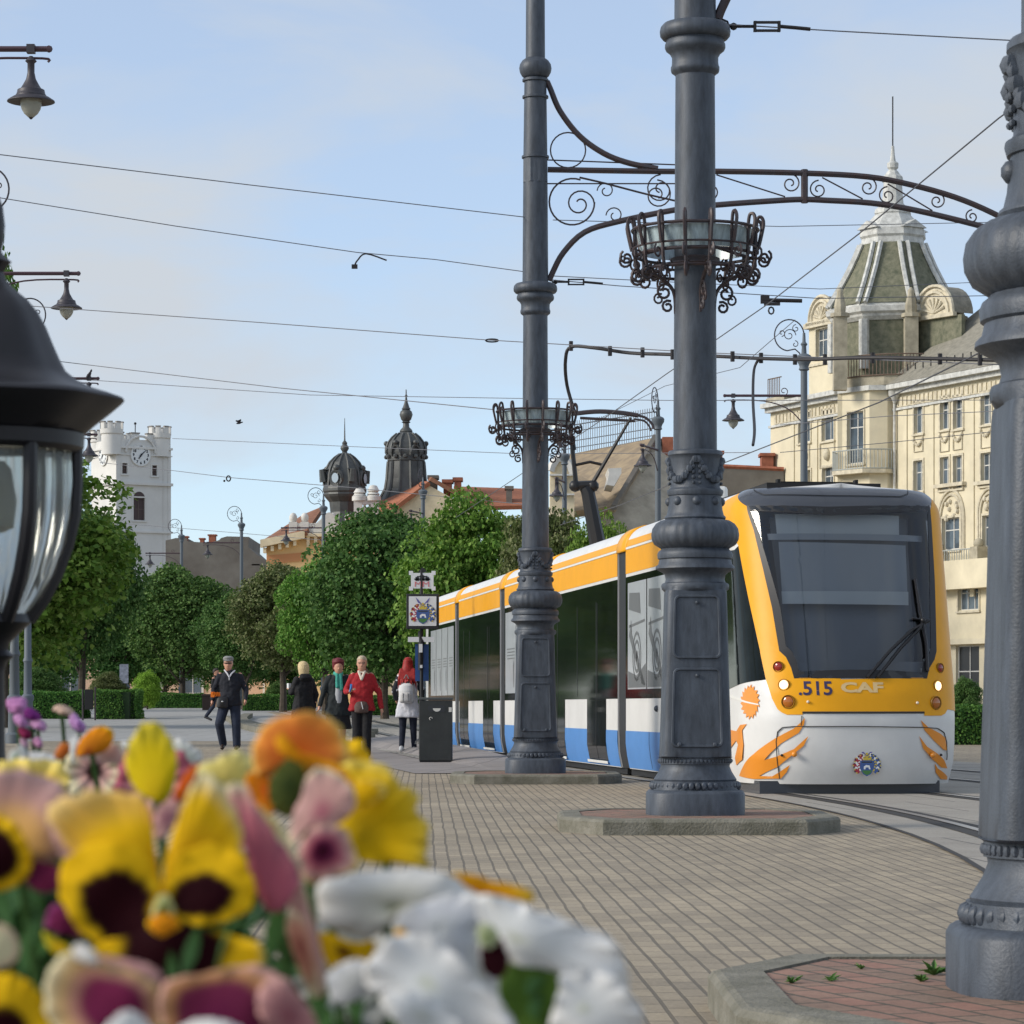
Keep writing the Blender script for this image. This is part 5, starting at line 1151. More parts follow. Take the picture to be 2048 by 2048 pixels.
def bush(name, px, ytop, ybot, hw, d, m, label, seed=3, n=60, size=.09, cat='bush'):
    s = F/d; x = (px-1024)/s; zt = EYE+(HZ-ytop)/s; zb = gz(x, d); o0 = empty(name, (x,d,zb), label, cat)
    V, Fq = CR[seed % 4]; o = leafobj('foliage', V, Fq, m, o0); o.scale = (hw/s, hw/s, (zt-zb)/2*1.03); o.location = (0,0,(zt-zb)/2); mb = MB(); mb.tube([(0,0,0),(0,0,(zt-zb)*.7)], .04, 6); mb.build('stem', M_bark, o0); return o0
bush('bright_shrub', 295, 1338, 1400, 30, 128, M_leaf[3], 'bright lime green shrub behind the planter box, centre left', 2)
bush('round_bush', 1932, 1352, 1420, 40, 74, M_leaf[0], 'dark round bush behind the low hedge at the right pole', 1)
bush('round_bush', 70, 1335, 1390, 65, 112, M_leaf[0], 'dark bush behind the long hedge at the far left', 3)
bush('round_bush', 215, 1345, 1400, 40, 140, M_leaf[2], 'grey green bush between trunks behind the rounded hedge', 0)
bush('round_bush', 560, 1362, 1400, 34, 135, M_leaf[0], 'small dark bush behind the straight hedge beside the blonde person', 0)
def hedge(px0, px1, ytop, d, depth, label, seed, rot=0, round_=False):
    s = F/d; x0, x1 = (px0-1024)/s, (px1-1024)/s; zt = EYE+(HZ-ytop)/s; g = gz(x0, d); root = empty('clipped_hedge', ((x0+x1)/2, d, g), label, 'hedge', 'clipped box hedges', rz=rot)
    w, h = (x1-x0)/2, zt-g; rng = np.random.default_rng(seed); n = int((2*w*h*2 + 2*w*depth + 2*h*depth)*900); C = []; N = []
    for i in range(min(n, 26000)):
        u = rng.random(3); fc = rng.random()*(w*h*2*2+2*w*depth+2*h*depth)
        if fc < 4*w*h: c = (-w+2*w*u[0], 0 if fc < 3*w*h else depth, h*u[1]); nn = (0,-1 if c[1] == 0 else 1,0)
        elif fc < 4*w*h+2*w*depth: c = (-w+2*w*u[0], depth*u[1], h); nn = (0,0,1)
        else: c = (w if u[2] < .5 else -w, depth*u[0], h*u[1]); nn = (1 if c[0] > 0 else -1,0,0)
        c = np.array(c)
        if round_:
            k = max(0, c[0]-w*.2)/(w*.8); c[1] += k*k*depth*.45*(1 if c[1] < depth/2 else -1)
        C.append(c + rng.normal(size=3)*.022 + .03*np.array(nn)*math.sin(c[0]*3.1+c[2]*5)); N.append(nn)
    V, Fq = leaves(rng, np.array(C), np.array(N, float), .055); leafobj('foliage', V, Fq, M_hedge, root)
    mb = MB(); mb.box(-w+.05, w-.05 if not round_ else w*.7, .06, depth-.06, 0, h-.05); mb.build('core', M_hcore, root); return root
hedge(40,163,1385,100,2.2,'long clipped hedge at the far left behind the pink flowers',1)
hedge(190,270,1381,99,2.4,'clipped hedge with a rounded right end beside the dark board',2,round_=True)
hedge(303,402,1388,136,1.2,'low far hedge between the two dark planter boxes',3)
hedge(487,612,1391,122,1.2,'straight clipped hedge between the man and the blonde person',4)
hedge(735,845,1394,108,1.3,'dark clipped hedge behind the person with the white backpack',5)
hedge(1880,2120,1416,62,1.6,'clipped hedge right of the tram front, beside the nearest pole',6)
M_brown = mat('planter_brown', (.055,.035,.03), .7)
def planter(px0, px1, ytop, d, label):
    s = F/d; x0, x1 = (px0-1024)/s, (px1-1024)/s; zt = EYE+(HZ-ytop)/s; g = gz(x0, d); r = empty('planter_box', ((x0+x1)/2,d,g), label, 'planter', 'dark planter boxes'); w = (x1-x0)/2; mb = MB()
    n = 5
    for i in range(n): mb.box(-w+2*w*i/n+.01, -w+2*w*(i+1)/n-.01, 0, 2*w, .03, zt-g-.05)
    mb.build('box_side', M_brown, r); mb = MB(); mb.box(-w-.03,w+.03,-.03,2*w+.03,zt-g-.05,zt-g+.02); mb.build('rim', M_brown, r)
    V, Fq = CR[1]; o = leafobj('foliage', V[:8000], Fq[:2000], M_leaf[1], r); o.scale = (w*.9,w*.9,.5); o.location = (0,w,zt-g+.3)
planter(279,298,1389,133,'dark planter box under the lime green shrub'); planter(404,424,1389,122,'dark planter box just left of the man in the cap')
# notice board between the two left hedges
s_ = F/97; nb = empty('notice_board', ((178-1024)/s_, 97, gz(0,97)), 'dark board on a post between the two left hedges', 'board'); mb = MB(); mb.box(-.14,.14,-.03,.03,.35,1.0); mb.build('panel', M_dark, nb, bevel=.01); mb = MB(); mb.tube([(.2,0,0),(.2,0,1.08)], .03, 6); mb.tube([(-.2,0,0),(-.2,0,1.0)], .03, 6); mb.build('post', M_iron2, nb)
# advertising column with a poster
s_ = F/150; ac = empty('poster_column', ((250-1024)/s_, 150, gz(0,150)), 'grey column carrying a small pale poster, behind the rounded hedge', 'column'); mb = MB(); mb.lathe([(0,.3),(.1,.3),(.12,.22),(.9,.2),(1.0,.28),(1.1,.2),(1.2,.12)], 14); mb.build('column', M_iron, ac)
mb = MB(); mb.box(-.24,.2,-.26,-.22,1.2,2.15); mb.build('poster', mat('pale_poster', (.45,.45,.5), .6, var=.6, vscale=4), ac)
# ---------------------------------------------------------------- street lamps, wires, bin, stop sign
M_lampg = mat('lamp_glass', (.55,.56,.50), .15, ior=1.4, trans=.4); M_lampi = mat('lamp_iron', (.055,.05,.06), .5, .1, var=.3, vscale=10); M_lampp = mat('lamp_post_paint', (.11,.13,.15), .6)
M_arm = mat('lamp_arm_paint', (.065,.035,.045), .5)
def lamp_head(root):
    mb = MB(); mb.box(-.045,.045,-.045,.045,-.06,.06); mb.lathe([(-.10,.02),(-.14,.045),(-.17,.065),(-.20,.04),(-.33,.04),(-.42,.055),(-.50,.09),(-.55,.115),(-.57,.15),(-.60,.155),(-.63,.16),(-.64,.17),(-.66,.17),(-.70,.175)], 20)
    mb.lathe([(-.66,.15),(-.67,.2),(-.72,.262),(-.735,.265),(-.74,.255),(-.73,.2),(-.71,.14)], 28); h = mb.build('lamp_shade', M_lampi, root)
    mb = MB(); mb.lathe([(-.71,.118),(-.78,.118),(-.84,.105),(-.90,.075),(-.95,.03),(-.955,.01)], 20); mb.build('globe', M_lampg, h)
    mb = MB(); mb.lathe([(-.945,.03),(-.965,.02),(-.98,.005)], 10); mb.build('globe_tip', M_lampi, h); return h
def make_lamp():
    r = empty('street_lamp'); mb = MB(); mb.lathe([(0,.21),(.25,.2),(.3,.14),(.9,.13),(.95,.16),(1.05,.16),(1.1,.11),(1.9,.10),(1.95,.13),(2.05,.095),(5,.085),(8.35,.075),(8.38,.12),(8.44,.10),(8.5,.12),(8.58,.17),(8.66,.18),(8.7,.15),(8.74,.06),(8.9,.05),(8.95,.08),(9.0,.04),(9.2,.03)], 16); mb.build('post', M_lampp, r)
    mb = MB(); mb.tube([(0,0,9.0),(0,0,9.15)] + [(-.33+.33*math.cos(R(a)),0,9.15+.35*math.sin(R(a))) for a in range(10, 270, 12)] + [(-.2,0,8.84),(-.1,0,8.75),(-.06,0,8.6)], .016, 5)
    for q in (spiral(-.33,9.15,.15,.03,0,480,22), spiral(-.18,9.3,.09,.02,90,480,14), spiral(-.5,9.2,.08,.02,-90,300,14), spiral(-.2,8.95,.08,.02,90,-260,14)): mb.tube(q, .010, 4)
    mb.build('scroll_ring', M_lampi, r)
    for sx in (-1,):
        mb = MB(); mb.tube([(0,0,7.8),(sx*1.75,0,7.8)], .032, 6); mb.ball((sx*1.77,0,7.8), .04, 6, 4); mb.tube(smooth_path([(0,0,7.15),(sx*.35,0,7.5),(sx*.9,0,7.68),(sx*1.7,0,7.70),(sx*1.76,0,7.66)],4), .014, 5); mb.tube(spiral(sx*.45,7.9,.1,.03,-90,300,12), .01, 4); mb.build('arm', M_arm, r)
        h = lamp_head(r); h.location = (sx*1.58, 0, 7.8); h.scale = (.95,.95,.76)
    return r
L0 = make_lamp()
LL = [(62-0,98,31.7,'h','biggest hanging lamp, top left corner of the photo'),(133,547,48,'h','second hanging lamp from the top left, over the tree top'),(178,757,63.6,'h','lamp arm with a bird on it, mostly hidden by the black lantern'),(178,869,77.5,'h','small hanging lamp between the black lantern and the white tower'),
      (1608,0,67,0,'tall lamp post with scroll ring left of the cream palace'),(1316,0,83,72,'lamp post with scroll ring just left of the middle iron pole'),(1129,0,97,80,'lamp post right behind the left iron pole, before the pale stone gable'),(846,0,116,75,'lamp post top rising before the beige gable'),(647,0,127,0,'lamp post with arm before the small dark dome'),(483,0,140,0,'lamp post with scroll ring before the grey fire wall'),(363,0,150,0,'farthest lamp post with arm crossing the foot of the white tower'),(1843,588,51,'h','grey hanging lamp before the palace spire beside the nearest pole')]
for i, (px, ya, d, rot, lb) in enumerate(LL):
    o = L0 if i == 0 else copy_tree(L0); s = F/d; tag(o, lb, 'street lamp', 'hanging street lamps on posts'); X = (px-1024)/s
    if rot == 'h':
        if px < 1000: o.rotation_euler.z = PI; o.location = (X-1.58, d, .86+(HZ-ya)/s-7.8)
        else: o.location = (X+1.58, d, .86+(HZ-ya)/s-7.8)
        if abs(o.location.z) > 2: print('lamp z', i, o.location.z)
    else: o.location = (X, d, gz(X, d)-.1); o.rotation_euler.z = R(rot)
# floodlight-like grey canopy lamp left of the first post
M_wire = mat('wire', (.15,.15,.165), .5); M_wire2 = mat('contact_wire', (.07,.06,.06), .4, .3)
def wire(name, pts, r, label, m=None, sag=0, group='overhead wires'):
    w = [P(x, y, d) for x, y, d in pts]; mb = MB(); full = []
    for i in range(len(w)-1):
        for k in range(8): t = k/8; full.append(w[i].lerp(w[i+1], t) - Vector((0,0,sag*4*t*(1-t))))
    full.append(w[-1]); mb.tube(full, r if r < .006 else r*.62, 5); o = mb.build(name, m or M_wire); return tag(o, label, 'wire', group)
WR = .0055
wire('overhead_wire', [(-60,302,30),(500,370,32),(1064,436,34)], WR, 'highest thin wire from the left edge to the left iron pole')
wire('overhead_wire', [(-60,386,34),(350,452,35),(715,505,36),(870,519,36.5),(1060,545,37)], WR, 'wire with a small dangling fitting, second from the top left')
wire('overhead_wire', [(60,612,48),(520,645,46),(975,680,44),(1400,705,42),(2060,732,38)], .011, 'wire running left from the thick cable at lamp height')
wire('overhead_wire', [(120,723,60),(560,776,52),(985,819,45)], .012, 'dark wire ending at the basket ring of the left pole')
wire('overhead_wire', [(150,758,70),(620,790,66),(1050,797,62),(1350,801,60),(2060,800,58)], .012, 'long near level wire just below the dark basket wire')
wire('overhead_wire', [(345,877,110),(700,893,100),(1050,908,92),(1500,905,85)], .016, 'faint wire leaving the top of the white tower')
wire('overhead_wire', [(200,925,120),(345,941,110),(458,955,100),(700,975,95),(1060,1010,90)], .018, 'wire carrying the small ring insulator right of the tower')
wire('overhead_wire', [(100,1035,150),(500,1068,140),(700,1085,130)], .018, 'lowest faint wire in front of the white tower')
wire('overhead_wire', [(1106,440,34.5),(1560,453,40),(2060,443,44)], WR, 'thin wire passing behind the near basket and the palace spire')
wire('overhead_wire', [(1106,552,35),(1300,562,38),(1640,578,45),(2060,560,48)], WR, 'thin wire behind the scrolls of the middle pole')
wire('overhead_wire', [(1106,560,34),(1240,572,34.5),(1640,597,36),(2060,590,40)], WR, 'wire with turnbuckle starting at the left pole collar')
wire('overhead_wire', [(1440,48,21),(1670,62,21.5),(2080,84,22)], .008, 'wire with chain link leaving the middle pole collar at the top')
wire('contact_wire', [(2120,148,22),(1998,236,24),(1720,466,29),(1530,612,34),(1330,750,40),(1215,832,44),(1010,970,55),(912,1035,63)], .011, 'long diagonal contact wire falling from upper right to the pantograph', M_wire2)
wire('contact_wire', [(2120,640,20),(1990,690,22.5),(1760,804,28),(1450,925,36),(1240,1010,46),(1120,1050,56)], .011, 'lower diagonal contact wire crossing the palace facade', M_wire2)
wire('messenger_wire', [(1590,640,33),(1480,735,36),(1330,742+30,42),(1190,842,48)], .007, 'thin messenger wire under the long diagonal contact wire', M_wire2)
wire('overhead_wire', [(1560,905,60),(1780,885,60),(2000,862,60)], .012, 'faint wire across the lower windows of the palace')
wire('overhead_wire', [(1560,850,60),(1780,832,58),(2000,822,56)], .012, 'faint wire across the upper windows of the palace')
# thick feeder cable with clamps and droppers
M_cable = mat('feeder_cable', (.02,.018,.02), .6)
fc = empty('feeder_cable', P(1400,706,42), 'thick black feeder cable with clamps and two hanging ends', 'cable', 'overhead wires'); o_ = -P(1400,706,42)
mb = MB(); mb.tube(smooth_path([P(x,y,d) for x,y,d in ((1150,826,44),(1134,770,44),(1131,720,43.6),(1142,694,43.5),(1190,696,43.2),(1260,706,43),(1340,709,42.5),(1440,713,42),(1520,717,41),(1620,719,40),(1700,716,39.5),(1800,716,39),(2060,722,38))], 5), .026, 7)
mb.tube(smooth_path([P(x,y,d) for x,y,d in ((1519,716,41),(1508,740,41),(1506,800,40),(1509,860,38),(1506,890,37))], 5), .02, 6); mb.build('cable', M_cable, fc, loc=o_)
for x, y in ((1142,692),(1220,702),(1285,705),(1345,709),(1465,713),(1522,716),(1590,719),(1650,719),(1745,716),(1880,718),(1960,720)):
    d = 43.5-(x-1142)*.0063; mb = MB(); c = P(x,y,d); mb.tube([c+Vector((0,0,-.07)),c+Vector((0,0,.07))], .03, 6); mb.build('clamp', M_cable, fc, loc=o_)
def fitting(name, label, cat, px, py, d, kind):
    c = P(px,py,d); r = empty(name, c, label, cat); mb = MB()
    if kind == 'turn':
        s = .10; mb.tube([(-.9*s*2,0,.03*0),(-.4*s,0,0)], .012, 5); mb.box(-.5*s,1.2*s,-.015,.015,.022,.036); mb.box(-.5*s,1.2*s,-.015,.015,-.036,-.022); mb.box(-.5*s-.01,-.5*s+.01,-.02,.02,-.036,.036); mb.box(1.2*s-.01,1.2*s+.01,-.02,.02,-.036,.036); mb.tube([(1.2*s,0,0),(2.4*s,0,-.01),(3.4*s,0,-.02)], .014, 5)
        mb.tube([(-.28+.05*math.cos(a/8*2*PI),0,.05*math.sin(a/8*2*PI)) for a in range(8)], .008, 4, True); mb.ball((-.2,0,0), .028, 6, 4)
    elif kind == 'ring': mb.tube([(.07*math.cos(a/14*2*PI),0,.09*math.sin(a/14*2*PI)) for a in range(14)], .024, 5, True); mb.ball((-.14,0,-.08), .04, 6, 4)
    elif kind == 'link': mb.tube([(.06*math.cos(a/12*2*PI)*1.6,0,.022*math.sin(a/12*2*PI)) for a in range(12)], .012, 5, True)
    elif kind == 'ins': mb.tube([(-.2,0,0),(.25,0,-.01)], .024, 6); mb.box(-.22,-.12,-.02,.02,-.04,.05); mb.box(-.18,.0,-.03,.03,-.06,-.03); mb.tube([(-.1+.03*math.cos(a/8*2*PI),0,-.12+.04*math.sin(a/8*2*PI)) for a in range(8)], .01, 4, True)
    elif kind == 'drop': mb.tube(smooth_path([(.35,0,.02),(.1,0,.10),(.0,0,.02),(-.03,0,-.03)],4), .010, 5); mb.box(-.07,.0,-.02,.02,-.08,-.03)
    mb.build('fitting', M_cable, r)
fitting('turnbuckle','steel turnbuckle beside the left pole collar','turnbuckle',1146,564,34.1,'turn'); fitting('turnbuckle','large turnbuckle chain beside the middle pole collar at the top','turnbuckle',1524,53,21.1,'turn')
fitting('ring_insulator','black ring insulator hanging on a wire right of the white tower','insulator',457,957,100,'ring'); fitting('wire_link','small oval link on the wire left of the left iron pole','insulator',984,681,44,'link')
fitting('section_insulator','bolted insulator where wires cross left of the palace spire','insulator',1560,600,34,'ins'); fitting('dangling_clamp','small clamp dangling from the second highest wire','clamp',715,524,36,'drop')
# birds
M_bird = mat('bird_feathers', (.04,.035,.04), .8, rnd=0)
def bird(px, py, d, label, fly):
    r = empty('bird', P(px,py,d), label, 'bird', rz=.5); mb = MB()
    mb.lathe([(-.16,.005),(-.1,.035),(0,.055),(.08,.045),(.12,.028),(.15,.034),(.18,.028),(.2,.012),(.225,.003)], 10, M=Matrix.Rotation(R(75 if fly else 25), 4, 'Y'))
    mb.build('body', M_bird, r)
    for s in (-1, 1):
        mb = MB()
        if fly: mb.add([(.05,s*.03,.02),(-.06,s*.03,.02),(-.12,s*.16,.10),(-.02,s*.26,.16),(.05,s*.16,.12),(.05,s*.03,.03),(-.06,s*.03,.03),(-.12,s*.16,.108),(-.02,s*.26,.165),(.05,s*.16,.128)], [(0,1,2,3,4),(9,8,7,6,5),(0,5,6,1),(1,6,7,2),(2,7,8,3),(3,8,9,4),(4,9,5,0)])
        else: mb.add([(.04,s*.05,.09),(-.03,s*.055,.05),(-.12,s*.02,-.12),(-.02,s*.05,-.04),(.04,s*.06,.09),(-.03,s*.066,.05),(-.12,s*.03,-.12),(-.02,s*.062,-.04)], [(0,1,2,3),(7,6,5,4),(0,4,5,1),(1,5,6,2),(2,6,7,3),(3,7,4,0)])
        mb.build('wing', M_bird, r)
    return r
bf = bird(478,846,60,'dark bird in flight in the sky right of the tower',True); bf.scale = (.42,.42,.42); bf = bird(178,751,63.6,'small dark bird perched on a lamp arm above the lantern brim',False); bf.scale = (.7,.7,.7)
# litter bin
M_bin = mat('bin_black', (.030,.033,.032), .5, var=.3, vscale=4); s = F/45.3
bn = empty('litter_bin', ((871-1024)/s, 45.3, gz(0,45.3)+.0), 'tall black litter bin with a slot, in front of the tram', 'litter bin'); w, h = .25, .99
bz = (1526-HZ)/s; bn.location.z = max(EYE-bz, 0)
mb = MB(); mb.box(-w,w,0,.5,.03,h-.045); mb.build('body', M_bin, bn, bevel=.012); mb = MB(); mb.box(-w-.01,w+.01,-.01,.51,h-.04,h); mb.build('lid', mat('bin_lid', (.07,.075,.075), .5), bn, bevel=.01)
mb = MB(); mb.box(-w+.01,w-.01,.01,.49,0,.03); mb.build('foot', M_dark, bn)
mb = MB(); n = 10; pts = [(-.07+.05*math.cos(PI/2+PI*i/n), h-.17+.05*math.sin(PI/2+PI*i/n)) for i in range(n+1)] + [(.1+.05*math.cos(-PI/2+PI*i/n), h-.17+.05*math.sin(-PI/2+PI*i/n)) for i in range(n+1)]
mb.prism(pts, -.004, -.001); mb.build('slot', M_darkop, bn)
mb = MB(); mb.prism([(.06*math.cos(PI+PI*i/8)+.02, h-.165+.05*math.sin(PI+PI*i/8)) for i in range(9)], -.007, -.004); mb.build('sticker', M_wfr, bn); mb = MB(); mb.tube([(-.07+.022*math.cos(i/10*2*PI),-.006,h-.32+.022*math.sin(i/10*2*PI)) for i in range(8)], .005, 4); mb.build('sticker', M_wfr, bn); mb = MB(); mb.box(w-.05,w-.006,-.006,-.003,h-.22,h-.15); mb.build('sticker', M_wfr, bn)
# tram stop sign with crest
d = 52.0; s = F/d; sg = empty('tram_stop_sign', ((843-1024)/s, d, .2), 'tram stop post with a crest panel and a small MM tram sign', 'sign'); B0 = sg.location
def SX(px): return (px-1024)/s - B0.x
def SZ(py): return EYE+(HZ-py)/s - B0.z
M_sw = mat('sign_white', (.66,.67,.68), .4); M_sb = mat('sign_black', (.02,.02,.022), .5); M_sblue = mat('sign_blue', (.02,.07,.22), .5); M_mm = mat('sign_pink', (.55,.16,.17), .5)
mb = MB(); mb.tube([(0,0,0),(0,0,SZ(1140))], .03, 10); mb.lathe([(0,.12),(.05,.11),(.1,.05),(.3,.045)], 12); mb.lathe([(SZ(1292),.03),(SZ(1285),.055),(SZ(1275),.03)], 10); mb.tube([(-.02,0,SZ(1340)),(-.02,0,SZ(1262))], .04, 8); mb.build('post', M_sb, sg)
mb = MB(); mb.box(SX(813),SX(878),-.08,.08,SZ(1258),SZ(1188)); bx = mb.build('crest_box', M_sb, sg, bevel=.012); mb = MB(); mb.box(SX(818),SX(873),-.09,-.082,SZ(1252),SZ(1193)); pn = mb.build('crest_panel', M_sw, sg)
crest(Matrix.Translation(Vector((SX(846), -.095, SZ(1224)))), .42, sg)
mb = MB(); mb.box(SX(822),SX(867),-.02,.02,SZ(1177),SZ(1146)); o = mb.build('tram_sign', M_sw, sg)
mb = MB()
for (a, b) in ((822,1146),(867,1146),(822,1177),(867,1177)): mb.box(SX(a)-.035,SX(a)+.035,-.022,.022,SZ(b)-.035,SZ(b)+.035)
mb.build('sign_corner', M_sw, sg)
mb = MB()
for a, b, c, e in ((831,1162,838,1154),(840,1162,849,1153),(851,1162,858,1154),(829,1160,860,1157),(834,1154,855,1152)): mb.box(SX(a),SX(c),-.026,-.022,SZ(b),SZ(e))
mb.tube([(SX(840),-.024,SZ(1152)),(SX(843),-.024,SZ(1149)),(SX(848),-.024,SZ(1152))], .006, 4); mb.build('tram_symbol', M_sb, sg)
text_part('lettering', 'MM', .13, Matrix.Translation(Vector((SX(844), -.025, SZ(1169)))), M_mm, sg, 0, .004, 1.35)
mb = MB(); mb.prism([(SX(835),SZ(1144)),(SX(855),SZ(1144)),(SX(845),SZ(1134))], -.02, .02); mb.build('finial', M_sb, sg)
mb = MB(); mb.box(SX(816),SX(868),-.03,.01,SZ(1284),SZ(1274)); mb.build('name_plate', M_sw, sg)
mb = MB(); mb.box(SX(830),SX(857),.05,.12,SZ(1362),SZ(1288)); mb.build('timetable_board', M_sblue, sg); mb = MB(); mb.box(SX(838),SX(845),-.055,-.045,SZ(1305),SZ(1288)); mb.box(SX(840),SX(845),-.055,-.045,SZ(1336),SZ(1330)); mb.build('notice', M_sw, sg)
# black lantern in the foreground
dL = 3.5; sL = F/dL; M_lan = mat('lantern_black', (.014,.013,.017), .42, var=.35, vscale=14); xc = -25
ln = empty('lantern', ((xc-1024)/sL, dL, 0), 'large black park lantern at the left edge, out of focus', 'lantern'); lz = lambda y: EYE+(HZ-y)/sL; lr = lambda x: (x-xc)/sL
flu = lambda z, a: 1+.02*math.cos(a*8)
mb = MB(); mb.lathe([(lz(y), lr(x)) for x, y in ((168,866),(185,850),(215,826),(238,806),(243,800),(240,795),(215,786),(182,776),(150,760),(128,742),(116,718),(104,690),(90,655),(74,625),(54,600),(30,580),(12,562),(6,545),(14,532),(22,524),(8,512),(0,500))], 64, wave=flu); mb.build('lantern_roof', M_lan, ln)
mb = MB(); mb.lathe([(lz(y), lr(x)) for x, y in ((2,505),(8,480),(10,450),(6,415),(-4,385),(-14,360),(-22,330),(-24,300))], 20); mb.build('finial', M_lan, ln)
mb = MB(); mb.lathe([(lz(y), lr(x)) for x, y in ((168,868),(166,895),(152,905),(140,902),(120,890))], 48); mb.lathe([(lz(y), lr(x)) for x, y in ((60,1228),(62,1245),(40,1265),(20,1285),(16,1300),(28,1312),(14,1325),(8,1345),(10,1500),(12,1560),(14,2400),(14,3250)[:2])][::-1], 32)
for k in range(6):
    a = 2*PI*k/6 + R(8); pts = []
    for x, y in ((150,890),(150,960),(146,1030),(132,1090),(110,1150),(84,1200),(56,1240)): pts.append((lr(x)*math.cos(a), lr(x)*math.sin(a), lz(y)))
    mb.tube(pts, .0085, 8)
mb.build('lantern_cage', M_lan, ln)
M_lg = bpy.data.materials.new('lantern_glass'); M_lg.use_nodes = True; nn_ = M_lg.node_tree.nodes; b_ = nn_['Principled BSDF']; b_.inputs['Transmission Weight'].default_value = .8; b_.inputs['Roughness'].default_value = .1; b_.inputs['IOR'].default_value = 1.3; b_.inputs['Base Color'].default_value = (.62,.64,.60,1)
mb = MB(); mb.lathe([(lz(y), lr(x)*(1)) for x, y in ((132,895),(134,960),(130,1030),(117,1090),(96,1150),(70,1198),(44,1234))], 48, wave=lambda z, a: 1+.05*math.cos(a*20)+.03*math.cos(a*9+1)); o = mb.build('lantern_glass', M_lg, ln)
mb = MB(); mb.lathe([(lz(1060),.006),(lz(1050),.03),(lz(1000),.034),(lz(940),.024),(lz(925),.01)], 16); mb.build('bulb', M_lampg, ln)
# ---------------------------------------------------------------- people
FOLD = bpy.data.textures.new('folds', 'CLOUDS'); FOLD.noise_scale = .11; FOLD.noise_depth = 1
def caps(mb, a, b, ra, rb, n=12):
    a, b = Vector(a), Vector(b); d = b-a; L = d.length; q = d.to_track_quat('Z','Y').to_matrix().to_4x4(); q.translation = a
    prof = [(-ra*math.cos(PI/2*i/4), ra*math.sin(PI/2*i/4)+1e-4) for i in range(5)] + [(L+rb*math.sin(PI/2*i/4), rb*math.cos(PI/2*i/4)+1e-4) for i in range(5)]
    mb.lathe(prof, n, M=q)
HS = [None]
def loft(mb, rings, n=18):
    vs = []
    if HS[0] is not None and all(abs(q[2]-HS[0].z) < .5 and q[2] > HS[0].z-.15 or q[2] > HS[0].z-.15 for q in rings): c = HS[0]; rings = [(c.x+(a-c.x)*1.1, c.y+(b-c.y)*1.1, c.z+(z-c.z)*1.08, p*1.1, q*1.1) for a,b,z,p,q in rings]
    for cx, cy, cz, rx, ry in rings:
        for k in range(n): a = 2*PI*k/n; vs.append((cx+rx*math.cos(a), cy+ry*math.sin(a), cz))
    fs = [(i*n+k, i*n+(k+1) % n, (i+1)*n+(k+1) % n, (i+1)*n+k) for i in range(len(rings)-1) for k in range(n)] + [tuple(range(n-1,-1,-1)), tuple((len(rings)-1)*n+k for k in range(n))]
    mb.add(vs, fs, True)
def fuse(mb, name, m, parent, vox=.011, smooth=2):
    o = mb.build(name, m, parent, auto=False); r = o.modifiers.new('r','REMESH'); r.mode = 'VOXEL'; r.voxel_size = vox; r.use_smooth_shade = True
    s = o.modifiers.new('s','SMOOTH'); s.iterations = smooth; s.factor = .5; return o
M_skin = mat('skin', (.52,.27,.18), .55, var=.12, vscale=20)
def cloth(n, c, var=.3, vs=14): return mat(n, c, .85, var=var, vscale=vs, bump=.4, bscale=18)
def hand(mb, w, d, up=Vector((0,0,0)), s=1, grip=False):
    """palm and five bent fingers from wrist w, pointing along d"""
    w = Vector(w); d = Vector(d).normalized(); side = Vector((0,1,0)) if abs(d.y) < .8 else Vector((1,0,0)); side = (side - d*side.dot(d)).normalized(); nrm = d.cross(side)
    caps(mb, w, w+d*.05, .026, .03, 8)
    for i, (o, L) in enumerate(((-.030,.062),(-.010,.075),(.010,.070),(.028,.055))):
        b = w + d*.065 + side*o; k = b + d*L*.5 + nrm*.008; e = k + (d*.45+nrm*(.9 if grip else .5))*L*.5; caps(mb, b, k, .0105, .0095, 6); caps(mb, k, e, .0095, .008, 6)
    b = w + d*.02 - side*.03; caps(mb, b, b + d*.035 - side*.02, .013, .011, 6); caps(mb, b + d*.035 - side*.02, b + d*.06 - side*.018 + nrm*.012, .011, .009, 6)
